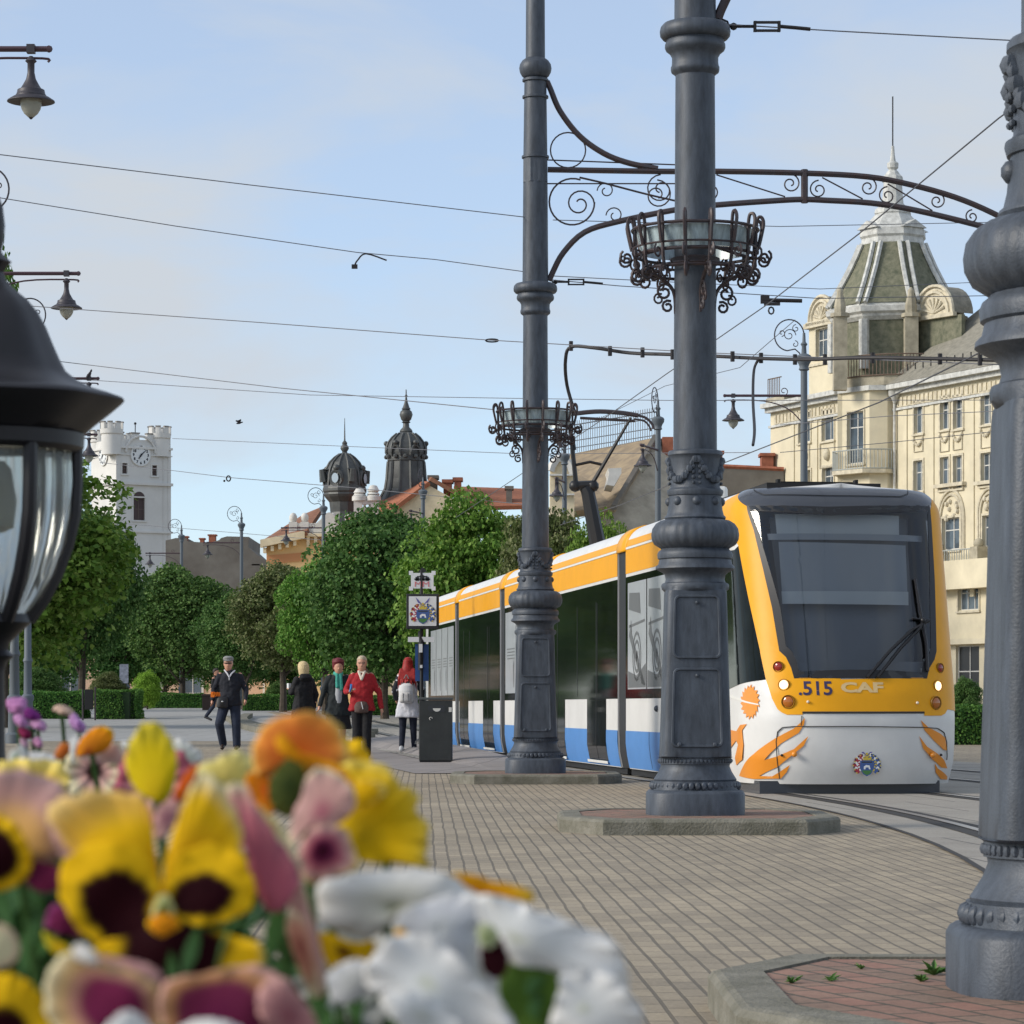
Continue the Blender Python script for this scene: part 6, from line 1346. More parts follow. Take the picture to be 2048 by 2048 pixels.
def person(px, d, H, yaw, spec):
    s = F/d; X = (px-1024)/s; root = empty('person', (X, d, gz(X,d)+spec.get('lift',0)+.006), spec['label'], 'person', rz=yaw); k = H/1.72
    root.scale = (k,k,k); J = dict(spec['J']); female = spec.get('f', 1); sh = .155 if female else .185
    def j(n, df): return Vector(J.get(n, df))
    hipw = .09
    P_ = {}
    for sd, n in ((-1,'L'),(1,'R')):
        P_['hip'+n] = Vector((sd*hipw,0,.90)); P_['knee'+n] = j('knee'+n,(sd*.09,.01,.48)); P_['ank'+n] = j('ank'+n,(sd*.09,-.03,.09)); P_['toe'+n] = j('toe'+n,(P_['ank'+n].x,P_['ank'+n].y+.17,.035))
        P_['sho'+n] = Vector((sd*sh,0,1.40)); P_['elb'+n] = j('elb'+n,(sd*(sh+.07),-.02,1.12)); P_['wri'+n] = j('wri'+n,(sd*(sh+.08),.06,.88))
    fat = spec.get('fat', 1.0); hd = Vector(spec.get('head', (0,.02,1.60))); HS[0] = hd
    # body: one continuous surface
    mb = MB(); loft(mb, [(0,0,.84,.10,.08),(0,0,.90,.155*fat,.11*fat),(0,0,1.02,.135*fat,.10*fat),(0,0,1.2,.15*fat,.105),(0,0,1.36,sh-.01,.10),(0,0,1.44,.10,.07),(0,.0,1.47,.055,.055)])
    caps(mb, (0,0,1.44), hd+Vector((0,-.015,-.06)), .052, .048)
    loft(mb, [(hd.x,hd.y+.03,hd.z-.125,.022,.022),(hd.x,hd.y+.025,hd.z-.11,.042,.045),(hd.x,hd.y+.015,hd.z-.07,.060,.072),(hd.x,hd.y+.004,hd.z-.02,.070,.088),(hd.x,hd.y,hd.z+.03,.073,.093),(hd.x,hd.y-.006,hd.z+.075,.064,.083),(hd.x,hd.y-.01,hd.z+.105,.035,.045)], 20)
    caps(mb, hd+Vector((0,.083,.01)), hd+Vector((0,.105,-.028)), .009, .014, 6)
    caps(mb, hd+Vector((-.018,.082,-.066)), hd+Vector((.018,.082,-.066)), .009, .009, 6)
    for sd in (-1,1): mb.ball(hd+Vector((sd*.074,-.005,-.005)), .02, 6, 4, (1,1,1.5)); caps(mb, hd+Vector((sd*.028,.078,.022)), hd+Vector((sd*.04,.07,.02)), .012, .012, 6)
    for n in 'LR':
        caps(mb, P_['sho'+n], P_['elb'+n], .047, .038); caps(mb, P_['elb'+n], P_['wri'+n], .038, .026); hv = Vector(spec.get('hand'+n, (P_['wri'+n]-P_['elb'+n]))); hand(mb, P_['wri'+n], hv, grip=('grip'+n in spec))
        caps(mb, P_['hip'+n], P_['knee'+n], .085, .055); caps(mb, P_['knee'+n], P_['ank'+n], .055, .036); caps(mb, P_['ank'+n]+Vector((0,-.03,-.04)), P_['toe'+n], .03, .03)
    body = fuse(mb, 'body', M_skin, root, .009, 2)
    for sd in (-1,1): mb = MB(); mb.ball(hd+Vector((sd*.03,.086,.016)), .008, 6, 4); mb.build('eye', M_sb, root)
    # trousers or legs
    if spec.get('legs'):
        mb = MB(); r1, r2, r3 = spec.get('legr', (.098,.072,.058))
        loft(mb, [(0,0,.80,.13,.09),(0,0,.86,.165*fat,.12*fat),(0,0,.95,.16*fat,.115*fat),(0,0,1.0,.145*fat,.11*fat)])
        for n in 'LR': a = P_['ank'+n]; caps(mb, P_['hip'+n]-Vector((0,0,.02)), P_['knee'+n], r1, r2); caps(mb, P_['knee'+n], a+(P_['knee'+n]-a).normalized()*.0, r2, r3)
        fuse(mb, 'trousers', spec['legs'], root, .012)
    for n in 'LR':
        mb = MB(); a, t = P_['ank'+n], P_['toe'+n]; caps(mb, a+Vector((0,-.035,-.035)), t+Vector((0,.01,.0)), .047, .038); caps(mb, a+Vector((0,-.01,.0)), a+Vector((0,-.01,-.04)), .045,.045); fuse(mb, 'shoe', spec['shoe'], root, .010)
    if spec.get('skirt'):
        mb = MB(); loft(mb, [(0,0,spec.get('skz',.45),.25,.17),(0,0,.7,.21,.155),(0,0,.92,.175,.13),(0,0,1.02,.15,.12)]); fuse(mb, 'skirt', spec['skirt'], root, .012)
    # jacket or coat
    hz, hw = spec.get('hem', (.78,.20)); mb = MB(); loft(mb, [(0,0,hz,hw,hw*.68),(0,0,hz+.03,hw+.005,hw*.70),(0,0,.95,.185*fat,.135*fat),(0,0,1.08,.165*fat,.128*fat),(0,0,1.22,.185*fat,.14),(0,0,1.34,sh+.012,.125),(0,0,1.41,sh-.03,.10),(0,0,1.45,sh-.085,.085),(0,0,1.475,.075,.075),(0,0,1.50,.065,.065)])
    for n in 'LR':
        w_ = P_['wri'+n]+(P_['elb'+n]-P_['wri'+n]).normalized()*.015; caps(mb, P_['sho'+n]-Vector((0,0,.03)), P_['elb'+n], .060*spec.get('slv',1), .050); caps(mb, P_['elb'+n], w_, .050, .040)
    jk = fuse(mb, spec.get('coatname','jacket'), spec['coat'], root, .012)
    dm_ = jk.modifiers.new('folds','DISPLACE'); dm_.texture = FOLD; dm_.strength = .035; dm_.mid_level = .5
    if spec.get('sleeves'):
        for n in 'LR':
            mb = MB(); caps(mb, P_['sho'+n]-Vector((0,0,.04)), P_['elb'+n], .068, .057); caps(mb, P_['elb'+n], P_['wri'+n], .057, .046); fuse(mb, 'sleeve', spec['sleeves'], root, .012)
    # hair
    hm = spec['hair']; mb = MB(); st = spec.get('hairstyle','short')
    if st == 'short': loft(mb, [(hd.x,hd.y-.035,hd.z-.03,.074,.066),(hd.x,hd.y-.025,hd.z+.03,.080,.082),(hd.x,hd.y-.012,hd.z+.075,.078,.092),(hd.x,hd.y-.006,hd.z+.112,.055,.07),(hd.x,hd.y-.005,hd.z+.13,.022,.03)])
    if st == 'fluffy':
        loft(mb, [(hd.x,hd.y-.045,hd.z-.05,.084,.07),(hd.x,hd.y-.03,hd.z+.03,.098,.095),(hd.x,hd.y-.01,hd.z+.09,.098,.108),(hd.x,hd.y-.005,hd.z+.14,.065,.08),(hd.x,hd.y-.005,hd.z+.16,.025,.03)])
        for i in range(16): a = i*2.4; mb.ball(hd+Vector((.085*math.cos(a),-.02+.08*math.sin(a)*(.8),.09+.04*math.sin(i))), .032, 6, 4)
    if st == 'bob': loft(mb, [(hd.x,hd.y-.04,hd.z-.13,.070,.06),(hd.x,hd.y-.04,hd.z-.09,.088,.085),(hd.x,hd.y-.03,hd.z+.0,.098,.10),(hd.x,hd.y-.018,hd.z+.07,.092,.104),(hd.x,hd.y-.01,hd.z+.12,.06,.07),(hd.x,hd.y-.01,hd.z+.135,.02,.03)])
    if st == 'long':
        loft(mb, [(hd.x,hd.y-.085,hd.z-.42,.045,.02),(hd.x,hd.y-.09,hd.z-.36,.085,.035),(hd.x,hd.y-.095,hd.z-.22,.125,.05),(hd.x,hd.y-.07,hd.z-.1,.112,.075),(hd.x,hd.y-.03,hd.z+.0,.095,.095),(hd.x,hd.y-.018,hd.z+.07,.088,.1),(hd.x,hd.y-.01,hd.z+.12,.055,.07),(hd.x,hd.y-.01,hd.z+.135,.02,.03)])
        for i in range(11):
            x = -.12+.024*i; caps(mb, hd+Vector((x,-.10,-.10)), hd+Vector((x*1.2,-.17,-.26)), .030, .024, 6); caps(mb, hd+Vector((x*1.2,-.17,-.26)), hd+Vector((x*1.35+.012*math.sin(i*2),-.25 if abs(x) < .09 else -.14,-.34-.10*abs(x)/.12-.05*math.sin(i*1.9))), .024, .007, 6)
    fuse(mb, 'hair', hm, root, .009, 1)
    return root, P_, hd, k
def bagpart(name, m, root, rings=None, boxes=None, tubes=None, bevel=.02):
    mb = MB()
    if rings: loft(mb, rings)
    for b in boxes or (): mb.box(*b)
    for p, r in tubes or (): mb.tube(p, r, 6)
    return mb.build(name, m, root, bevel=bevel if boxes else 0)
navy = cloth('navy_jacket', (.012,.014,.022)); jeans = cloth('dark_jeans', (.018,.026,.05), .4, 10); blackc = cloth('black_cloth', (.010,.010,.012)); redj = cloth('red_quilted_jacket', (.33,.012,.018), .25, 30); whitec = cloth('white_coat_fabric', (.62,.62,.66), .12, 10)
shoeb = mat('dark_brown_shoe', (.03,.018,.012), .5); shoew = mat('white_trainer', (.6,.6,.6), .5); wig = lambda n, c: mat(n, c, .6, var=.4, vscale=40)
FRONT = PI
# man with cap
r, J, hd, k = person(460, 56.7, 1.74, FRONT, dict(label='man in flat grey cap, navy jacket and jeans, hands at his sides', f=0, fat=1.12, slv=1.15, J={'kneeR':(.19,.10,.49),'ankR':(.14,-.10,.12),'kneeL':(-.12,.05,.47),'ankL':(-.13,.03,.09),'elbL':(-.30,-.02,1.12),'wriL':(-.30,.14,.93),'elbR':(.31,-.03,1.12),'wriR':(.32,.08,.92)},
    head=(.03,.02,1.60), legs=jeans, legr=(.11,.085,.075), shoe=shoeb, coat=navy, hem=(.82,.22), hair=wig('grey_hair',(.25,.23,.21))))
mb = MB(); loft(mb, [(hd.x,hd.y-.005,hd.z+.06,.085,.10),(hd.x,hd.y,hd.z+.09,.092,.115),(hd.x,hd.y+.01,hd.z+.115,.088,.11),(hd.x,hd.y,hd.z+.14,.05,.065)]); caps(mb, hd+Vector((-.05,.09,.065)), hd+Vector((.05,.09,.065)), .018, .018, 6); caps(mb, hd+Vector((-.03,.12,.06)), hd+Vector((.03,.12,.06)), .013, .013, 6); fuse(mb, 'flat_cap', mat('cap_tweed', (.26,.26,.25), .9, var=.5, vscale=60), r, .009)
mb = MB(); mb.tube([(hd.x-.06,hd.y+.06,hd.z+.018),(hd.x-.035,hd.y+.098,hd.z+.016),(hd.x+.035,hd.y+.098,hd.z+.016),(hd.x+.06,hd.y+.06,hd.z+.018)], .014, 6); mb.build('sunglasses', M_sb, r)
mb = MB(); mb.tube(smooth_path([(-.10,.07,1.48),(-.04,.115,1.42),(.0,.13,1.36),(.04,.115,1.42),(.10,.05,1.49)],4), .014, 6); mb.tube([(0,.14,1.38),(0,.145,1.30)], .009, 5); mb.build('collar_trim', whitec, r)
bagpart('shoulder_bag', M_sb, r, rings=[(.13,.17,.78,.07,.03),(.13,.17,.80,.11,.05),(.13,.17,.95,.11,.055),(.13,.17,.99,.08,.035)]); mb = MB(); mb.ball((.12,.235,.90), .014, 6, 4, (1.5,.4,1)); mb.build('bag_badge', M_sw, r)
mb = MB()
for i in range(5): mb.tube(smooth_path([(.17+.03*i,.2,1.0),(.18+.03*i,.23,1.07),(.20+.03*i,.2,1.02)],3), .012, 5)
mb.box(.27,.34,.18,.22,.98,1.08); mb.build('orange_strap', mat('orange_strap', (.75,.18,.01), .7), r)
# blonde person seen from the side/back
r, J, hd, k = person(607, 53.0, 1.62, R(35), dict(label='blonde person in a long black hooded coat, seen from behind', fat=1.15, slv=1.25, J={'elbL':(-.23,.06,1.13),'wriL':(-.14,.26,1.20),'elbR':(.25,-.04,1.10),'wriR':(.24,.0,.86)}, head=(0,.03,1.59), legs=blackc, shoe=shoeb, coat=blackc, coatname='coat', hem=(.62,.25), hair=wig('blonde_hair',(.62,.48,.26)), hairstyle='bob'))
mb = MB(); loft(mb, [(0,-.08,1.36,.13,.06),(0,-.09,1.42,.14,.085),(0,-.07,1.48,.11,.07),(0,-.05,1.50,.08,.05)]); fuse(mb, 'hood', blackc, r, .012)
bagpart('handbag', mat('pale_handbag', (.45,.46,.47), .6), r, rings=[(.30,-.02,.64,.05,.05),(.30,-.02,.68,.07,.06),(.30,-.02,.77,.06,.05),(.30,-.02,.80,.03,.03)])
mb = MB(); mb.tube(smooth_path([(.2,-.02,1.42),(.26,-.06,1.1),(.30,-.03,.8)],4), .008, 5); mb.build('bag_strap', M_wfr, r); mb = MB(); mb.box(-.16,-.10,.28,.34,1.22,1.32); mb.build('phone', M_sw, r)
# dark red haired person with teal scarf
r, J, hd, k = person(676, 52.0, 1.66, R(190), dict(label='person with curly dark red hair, teal scarf and black skirt, partly hidden', fat=1.1, slv=1.2, J={'elbL':(-.26,0,1.12),'wriL':(-.28,.1,.92),'elbR':(.26,0,1.12),'wriR':(.33,.03,.88)}, head=(0,.06,1.57), shoe=shoeb, coat=cloth('charcoal_coat', (.013,.018,.02)), coatname='coat', hem=(.70,.25), skirt=blackc, skz=.46, hair=wig('dark_red_hair',(.14,.012,.02)), hairstyle='fluffy'))
mb = MB(); loft(mb, [(0,.05,1.12,.07,.09),(0,.06,1.2,.085,.1),(0,.05,1.4,.06,.1),(0,.04,1.47,.05,.06)]); mb2 = mb; fuse(mb, 'jumper', mat('grey_jumper', (.36,.37,.39), .9), r, .011) if False else None
mb = MB(); loft(mb, [(0,.06,.92,.085,.10),(0,.075,1.1,.08,.10),(0,.07,1.3,.07,.095)]); fuse(mb, 'jumper', mat('grey_jumper', (.36,.37,.39), .9), r, .011)
mb = MB(); loft(mb, [(0,.02,1.49,.085,.09),(0,.03,1.45,.095,.10),(0,.03,1.41,.08,.10)]); caps(mb, (-.03,.12,1.44), (-.04,.17,1.18), .03,.035); caps(mb, (.03,.12,1.44), (.035,.17,1.22), .03,.032); fuse(mb, 'scarf', mat('teal_scarf', (.05,.33,.26), .8, var=.4, vscale=20), r, .010)
# red jacket
r, J, hd, k = person(724, 48.7, 1.66, FRONT, dict(label='short haired person in red quilted jacket with glasses and a belt bag', fat=1.12, slv=1.15, J={'elbR':(.27,.02,1.13),'wriR':(.20,.22,1.12),'elbL':(-.29,-.02,1.10),'wriL':(-.33,.04,.84),'kneeL':(-.08,.02,.48),'ankL':(-.08,0,.09),'kneeR':(.085,-.01,.48),'ankR':(.10,-.02,.09)}, gripR=1, handR=(-.3,.2,.25), head=(0,.03,1.59), legs=blackc, legr=(.10,.08,.072), shoe=shoeb, coat=redj, hem=(.80,.225), hair=wig('grey_blonde_hair',(.50,.40,.28))))
mb = MB(); loft(mb, [(0,.02,1.49,.062,.062),(0,.02,1.45,.075,.08)]); caps(mb, (-.05,.08,1.46), (0,.135,1.33), .024,.022); caps(mb, (.05,.08,1.46), (0,.135,1.33), .024,.022); fuse(mb, 'scarf', mat('cream_scarf', (.65,.58,.48), .9), r, .010)
mb = MB()
for sd in (-1,1): mb.tube([(hd.x+sd*.03+.021*math.cos(i/10*2*PI),hd.y+.098,hd.z+.014+.015*math.sin(i/10*2*PI)) for i in range(10)], .003, 4, True); mb.tube([(hd.x+sd*.052,hd.y+.095,hd.z+.016),(hd.x+sd*.074,hd.y+.0,hd.z+.016)], .003, 4)
mb.tube([(hd.x-.009,hd.y+.1,hd.z+.016),(hd.x+.009,hd.y+.1,hd.z+.016)], .003, 4); mb.build('glasses', M_sb, r)
bagpart('belt_bag', mat('brown_belt_bag', (.09,.055,.045), .7, var=.5, vscale=60), r, rings=[(0,.19,.76,.07,.03),(0,.19,.78,.115,.05),(0,.19,.88,.12,.055),(0,.18,.94,.09,.035),(0,.17,.96,.05,.02)]); mb = MB(); mb.tube([(.0,.25,.95),(-.03,.255,.83)], .007, 5); mb.build('bag_zip', M_sw, r)
mb = MB(); mb.tube([(.19,.30,1.12),(.16,.27,1.24)], .014, 6); mb.box(.15,.19,.26,.27,1.15,1.25); mb.build('blue_packet', mat('blue_packet', (.05,.2,.5), .5), r)
# white coat, backpack, long red hair
r, J, hd, k = person(816, 53.7, 1.70, R(-6), dict(label='person with long bright red hair and white backpack, seen from behind', fat=1.0, J={'elbL':(-.25,.02,1.12),'wriL':(-.24,.16,.98),'elbR':(.25,.0,1.12),'wriR':(.22,.18,.95),'ankL':(-.11,-.05,.10),'kneeL':(-.10,.03,.48),'kneeR':(.09,.05,.48),'ankR':(.10,.10,.09)}, legs=cloth('navy_leggings', (.014,.018,.035)), legr=(.095,.065,.048), shoe=shoew, coat=whitec, coatname='coat', hem=(.64,.235), sleeves=navy, hair=wig('bright_red_hair',(.30,.010,.008)), hairstyle='long'))
bp_ = mat('backpack_white', (.60,.60,.60), .7); mb = MB(); loft(mb, [(0,-.20,.90,.10,.05),(0,-.21,.93,.135,.085),(0,-.21,1.12,.14,.09),(0,-.20,1.22,.12,.075),(0,-.19,1.26,.07,.04)]); bkp = fuse(mb, 'backpack', bp_, r, .011)
mb = MB(); loft(mb, [(0,-.29,.92,.085,.03),(0,-.295,.95,.10,.04),(0,-.295,1.06,.10,.04),(0,-.29,1.09,.08,.025)]); fuse(mb, 'pocket', mat('backpack_pocket', (.50,.49,.48), .7), bkp, .011)
mb = MB(); mb.tube([(-.045,-.335,1.08),(-.045,-.33,.93)], .007, 5); mb.tube([(.045,-.335,1.08),(.045,-.33,.93)], .007, 5); mb.tube(smooth_path([(-.04,-.2,1.34),(0,-.2,1.41),(.04,-.2,1.34)],4), .01, 5); mb.build('strap', mat('strap_grey', (.2,.2,.2), .8), bkp)
# far walker half hidden behind the man
r, J, hd, k = person(431, 96, 1.66, R(250), dict(label='distant dark dressed walker half hidden behind the man in the cap', J={'kneeL':(-.08,.16,.50),'ankL':(-.08,.20,.10),'kneeR':(.08,-.04,.48),'ankR':(.08,-.30,.16),'elbL':(-.25,.08,1.12),'wriL':(-.24,.2,.95)}, legs=jeans, shoe=M_sb, coat=blackc, hem=(.78,.21), hair=wig('dark_hair',(.03,.02,.015))))
# ---------------------------------------------------------------- flower box with pansies close to the camera
M_petal = mat('pansy_petal', (1,1,1), .75, ior=1.2, attr='col', var=.10, vscale=60, trans=.22)
M_stem = mat('pansy_stem', (.06,.14,.03), .6, trans=.2); M_pleaf = mat('pansy_leaf', (.045,.12,.025), .55, var=.45, vscale=22, trans=.2)
M_soil = mat('potting_soil', (.03,.022,.016), 1)
YEL, YLT, ORG, DOR, MAR, PNK, LPK, WHT, CRM, PUR, VIO, PEACH = (.90,.56,.010), (.90,.72,.20), (.86,.31,.012), (.66,.10,.01), (.022,.001,.004), (.48,.12,.17), (.66,.38,.34), (.79,.78,.75), (.80,.73,.48), (.16,.015,.06), (.45,.16,.42), (.78,.47,.16)
def mixc(a, b, t): t = min(max(t,0),1); t = t*t*(3-2*t); return tuple(x+(y-x)*t for x, y in zip(a, b))
def petal(parent, name, outline, d, anchor, stops, bulge=.010, ruffle=.0006, tilt=0, nr=11, seed=0, o0=None, cup=0, veins=0, spots=()):
    """outline: petal edge; anchor: where it grows from; stops: pigment colours from anchor to edge"""
    n0 = len(outline); pts = [Vector((x, y, 0)) for x, y in outline]; sm = smooth_path(pts, max(4, 56//n0), closed=True); n = len(sm); rng = random.Random(seed)
    ph = [rng.uniform(0, 6.28) for _ in range(4)]; ax, ay = anchor; vs = []; cols = []; px2m = d/F
    L = max((Vector((p.x-ax, p.y-ay))).length for p in sm)
    def dep(x, y, t, k):
        a = 2*PI*k/n; e = .3*bulge*(t*t) - cup*math.sin(PI*t) + ruffle*t**5*(math.sin(a*9+ph[0])+.7*math.sin(a*17+ph[1])) + .0016*math.sin(x*.03+ph[2])*math.cos(y*.025+ph[3]); return d + e + tilt*(y-ay)*px2m
    vs.append(P(ax, ay, d)); cols.append(MAR if spots else stops[0][1])
    for i in range(1, nr+1):
        t = i/nr
        for k, p in enumerate(sm):
            w = 1+(.014*math.sin(2*PI*k/n*9+ph[1])+.014*math.sin(2*PI*k/n*15+ph[0]))*t**3; x, y = ax+(p.x-ax)*t*w, ay+(p.y-ay)*t*w; vs.append(P(x, y, dep(x, y, t, k)))
            r = Vector((x-ax, y-ay)).length/L; tt = .55*t+.45*r*1.0; tt += .035*math.sin(k*1.9+ph[2])*veins
            c = stops[-1][1]
            for (s0, c0), (s1, c1) in zip(stops, stops[1:]):
                if s0 <= tt <= s1: c = mixc(c0, c1, (tt-s0)/(s1-s0+1e-9)); break
            for (sx_, sy_, srx, sry, sc2) in spots:
                q = math.hypot((x-sx_)/srx, (y-sy_)/sry)*(1+.05*math.sin(math.atan2(y-sy_, x-sx_)*5+sx_)+.04*math.sin(math.atan2(y-sy_, x-sx_)*12)); c = mixc(sc2, c, (q-.82)/.32)
            cols.append(c)
    fs = [(0, 1+k, 1+(k+1) % n) for k in range(n)]
    for i in range(nr-1):
        for k in range(n): a = 1+i*n+k; b = 1+i*n+(k+1) % n; fs.append((a, a+n, b+n, b))
    o0 = o0 or Vector((0,0,0)); me = bpy.data.meshes.new(name); me.from_pydata([tuple(v-o0) for v in vs], [], fs); me.polygons.foreach_set('use_smooth', [True]*len(fs))
    ca = me.color_attributes.new('col', 'FLOAT_COLOR', 'POINT'); ca.data.foreach_set('color', [q for c in cols for q in (*c, 1)]); me.materials.append(M_petal)
    o = bpy.data.objects.new(name, me); link(o, parent); s = o.modifiers.new('s', 'SOLIDIFY'); s.thickness = .0007; s.offset = 1; return o
def flower(label, c, d, group='pansies in the foreground planter', cat='pansy'):
    r = empty('pansy', P(*c, d), label, cat, group); return r
def stem(r, c, d, to=None, m=None):
    a = P(*c, d+.012); b = to or Vector((a.x+.01, a.y+.05, .66)); mb = MB(); o0 = r.location
    mb.tube([p-o0 for p in smooth_path([a, a.lerp(b,.3)+Vector((0,.012,.006)), b], 5)], .0016, 6); mb.build('stem', M_stem, r)
def L4(pts): return [(x*.36232, 1350+y*.36232) for x, y in pts]      # left zoom coordinates
def L5(pts): return [(600+x*.36232, 1400+y*.36232) for x, y in pts]
def big(label, c, d, petals, seed=0):
    r = flower(label, c, d); stem(r, c, d)
    for i, q in enumerate(petals):
        nm, out, dd, an, st = q[:5]; kw = q[5] if len(q) > 5 else {}
        petal(r, nm, out, d+dd, an, st, seed=seed*10+i, o0=r.location, **kw)
    return r
A_ = lambda x, y: L4([(x, y)])[0]; B_ = lambda x, y: L5([(x, y)])[0]
# main yellow pansy with the two dark eyes
m0 = A_(905,1290)
r = big('large yellow pansy with dark maroon blotches facing the camera, front left', m0, .90, [
 ('petal', L4([(905,1240),(870,1100),(840,960),(830,840),(820,740),(790,680),(700,645),(560,640),(430,650),(330,690),(260,730),(270,800),(320,870),(400,980),(520,1060),(680,1150),(820,1230)]), .010, A_(880,1230), [(0,YEL),(.6,YEL),(.8,mixc(YEL,PEACH,.5)),(1,(.85,.62,.26))], dict(bulge=.003)),
 ('petal', L4([(905,1240),(900,1120),(920,980),(960,850),(1010,720),(1060,600),(1110,550),(1180,560),(1250,650),(1310,760),(1340,900),(1350,1050),(1330,1180),(1200,1240),(1050,1260)]), .008, A_(920,1230), [(0,YEL),(.55,(.84,.50,.01)),(.8,YEL),(1,CRM)], dict(bulge=.006)),
 ('petal', L4([(880,1300),(860,1120),(790,980),(620,920),(440,960),(340,1060),(330,1200),(380,1330),(470,1440),(590,1510),(720,1480),(820,1390)]), .002, A_(620,1200), [(0,YEL),(1,YEL)], dict(bulge=.001, nr=22, spots=[(*A_(640,1245),76,64,MAR),(*A_(690,1370),56,44,MAR)])),
 ('petal', L4([(930,1300),(930,1120),(1000,990),(1150,930),(1310,980),(1390,1100),(1410,1220),(1360,1310),(1250,1360),(1120,1385),(1010,1360)]), .002, A_(1150,1180), [(0,YEL),(1,YEL)], dict(bulge=.001, nr=22, spots=[(*A_(1125,1215),62,46,MAR),(*A_(1040,1240),36,34,MAR)])),
 ('petal', L4([(900,1300),(980,1340),(1100,1400),(1250,1430),(1400,1470),(1470,1560),(1380,1660),(1200,1720),(1000,1760),(800,1720),(600,1640),(470,1540),(560,1480),(700,1440),(820,1380)]), -.004, A_(950,1520), [(0,YEL),(.9,YEL),(1,YLT)], dict(bulge=.004, tilt=.1, nr=22, spots=[(*A_(950,1520),112,78,MAR)])),
 ('petal_eye', L4([(825,1345),(900,1320),(985,1345),(1000,1385),(940,1425),(900,1445),(850,1425),(812,1385)]), -.010, A_(905,1370), [(0,(.85,.33,.01)),(.7,ORG),(1,YEL)], dict(bulge=.003)),
 ('petal_eye', L4([(855,1260),(885,1215),(925,1215),(950,1260),(965,1320),(930,1290),(900,1310),(868,1290),(840,1330)]), -.007, A_(905,1270), [(0,(.10,.14,.03)),(.5,(.40,.42,.16)),(1,(.72,.68,.38))], dict(bulge=.003))], 1)
# left pansy, pink and yellow with maroon
big('pinkish cream pansy with maroon centre cut by the left edge', A_(60,900), .93, [
 ('petal', L4([(-120,900),(-140,700),(-60,560),(60,520),(200,540),(330,600),(420,700),(440,860),(460,1000),(330,1020),(180,1010),(60,960)]), .012, A_(40,950), [(0,YEL),(.4,mixc(YEL,LPK,.5)),(.7,LPK),(1,(.62,.40,.38))], dict(bulge=.006)),
 ('petal', L4([(260,740),(330,720),(420,800),(470,900),(490,1000),(430,1040),(340,1000),(290,900)]), .002, A_(360,900), [(0,(.70,.36,.20)),(.6,LPK),(1,CRM)], dict(bulge=.004)),
 ('petal', L4([(-150,1000),(-100,780),(0,770),(90,830),(150,930),(180,1010),(160,1100),(60,1180),(-80,1180)]), -.002, A_(-60,1000), [(0,MAR),(.62,MAR),(.78,YEL),(1,YEL)], dict(bulge=.004)),
 ('petal', L4([(100,1020),(200,1010),(330,1060),(340,1160),(280,1200),(190,1190),(120,1120)]), .000, A_(250,1130), [(0,PUR),(.7,PUR),(1,YLT)], dict(bulge=.003))], 2)
# pink folded petals right of the main pansy
big('closed pansy with folded raspberry pink and cream petals, centre', A_(1500,1000), .92, [
 ('petal', L4([(1250,620),(1310,590),(1370,640),(1440,760),(1520,880),(1590,980),(1650,1080),(1640,1180),(1560,1300),(1480,1300),(1420,1210),(1370,1100),(1370,950),(1320,800),(1250,700)]), .000, A_(1500,1290), [(0,PNK),(.4,PNK),(.75,(.52,.17,.22)),(.93,LPK),(1,CRM)], dict(bulge=.004)),
 ('petal', L4([(1440,760),(1500,780),(1560,860),(1620,950),(1660,1060),(1700,1250),(1760,1450),(1800,1650),(1780,1780),(1700,1740),(1640,1600),(1590,1400),(1610,1200),(1560,1000)]), .006, A_(1680,1500), [(0,(.55,.24,.12)),(.5,LPK),(.8,CRM),(1,YLT)], dict(bulge=.004)),
 ('petal', L4([(1600,1300),(1680,1350),(1720,1500),(1760,1650),(1740,1790),(1680,1700),(1620,1540),(1580,1400)]), -.002, A_(1660,1500), [(0,(.35,.08,.06)),(.5,(.62,.28,.18)),(1,CRM)], dict(bulge=.003))], 3)
# orange pansy seen from the side
big('orange pansy with apricot cap seen from the side, on top of the group', A_(1640,480), 1.0, [
 ('petal', L4([(1390,470),(1400,380),(1450,290),(1550,230),(1680,205),(1790,220),(1870,280),(1910,370),(1920,460),(1880,500),(1780,460),(1660,430),(1600,470),(1560,560),(1480,560),(1410,540)]), .004, A_(1640,430), [(0,(.80,.17,.02)),(.5,(.76,.20,.035)),(.85,(.82,.30,.05)),(1,YLT)], dict(bulge=.008)),
 ('petal', L4([(1520,360),(1560,320),(1600,400),(1700,440),(1800,470),(1900,520),(1960,600),(1940,640),(1880,600),(1800,540),(1700,500),(1600,460),(1540,420)]), -.006, A_(1700,470), [(0,ORG),(.6,(.84,.36,.01)),(1,(.84,.42,.02))], dict(bulge=.003)),
 ('petal', L4([(1360,560),(1420,520),(1500,580),(1540,660),(1530,750),(1460,760),(1400,690),(1360,620)]), .006, A_(1480,640), [(0,DOR),(.6,(.66,.2,.01)),(1,ORG)], dict(bulge=.004)),
 ('petal', L4([(1500,560),(1560,480),(1620,440),(1680,520),(1700,640),(1640,760),(1560,780),(1500,720),(1480,640)]), .000, A_(1600,600), [(0,(.03,.05,.012)),(.6,(.07,.09,.02)),(1,(.12,.12,.02))], dict(bulge=.003))], 4)
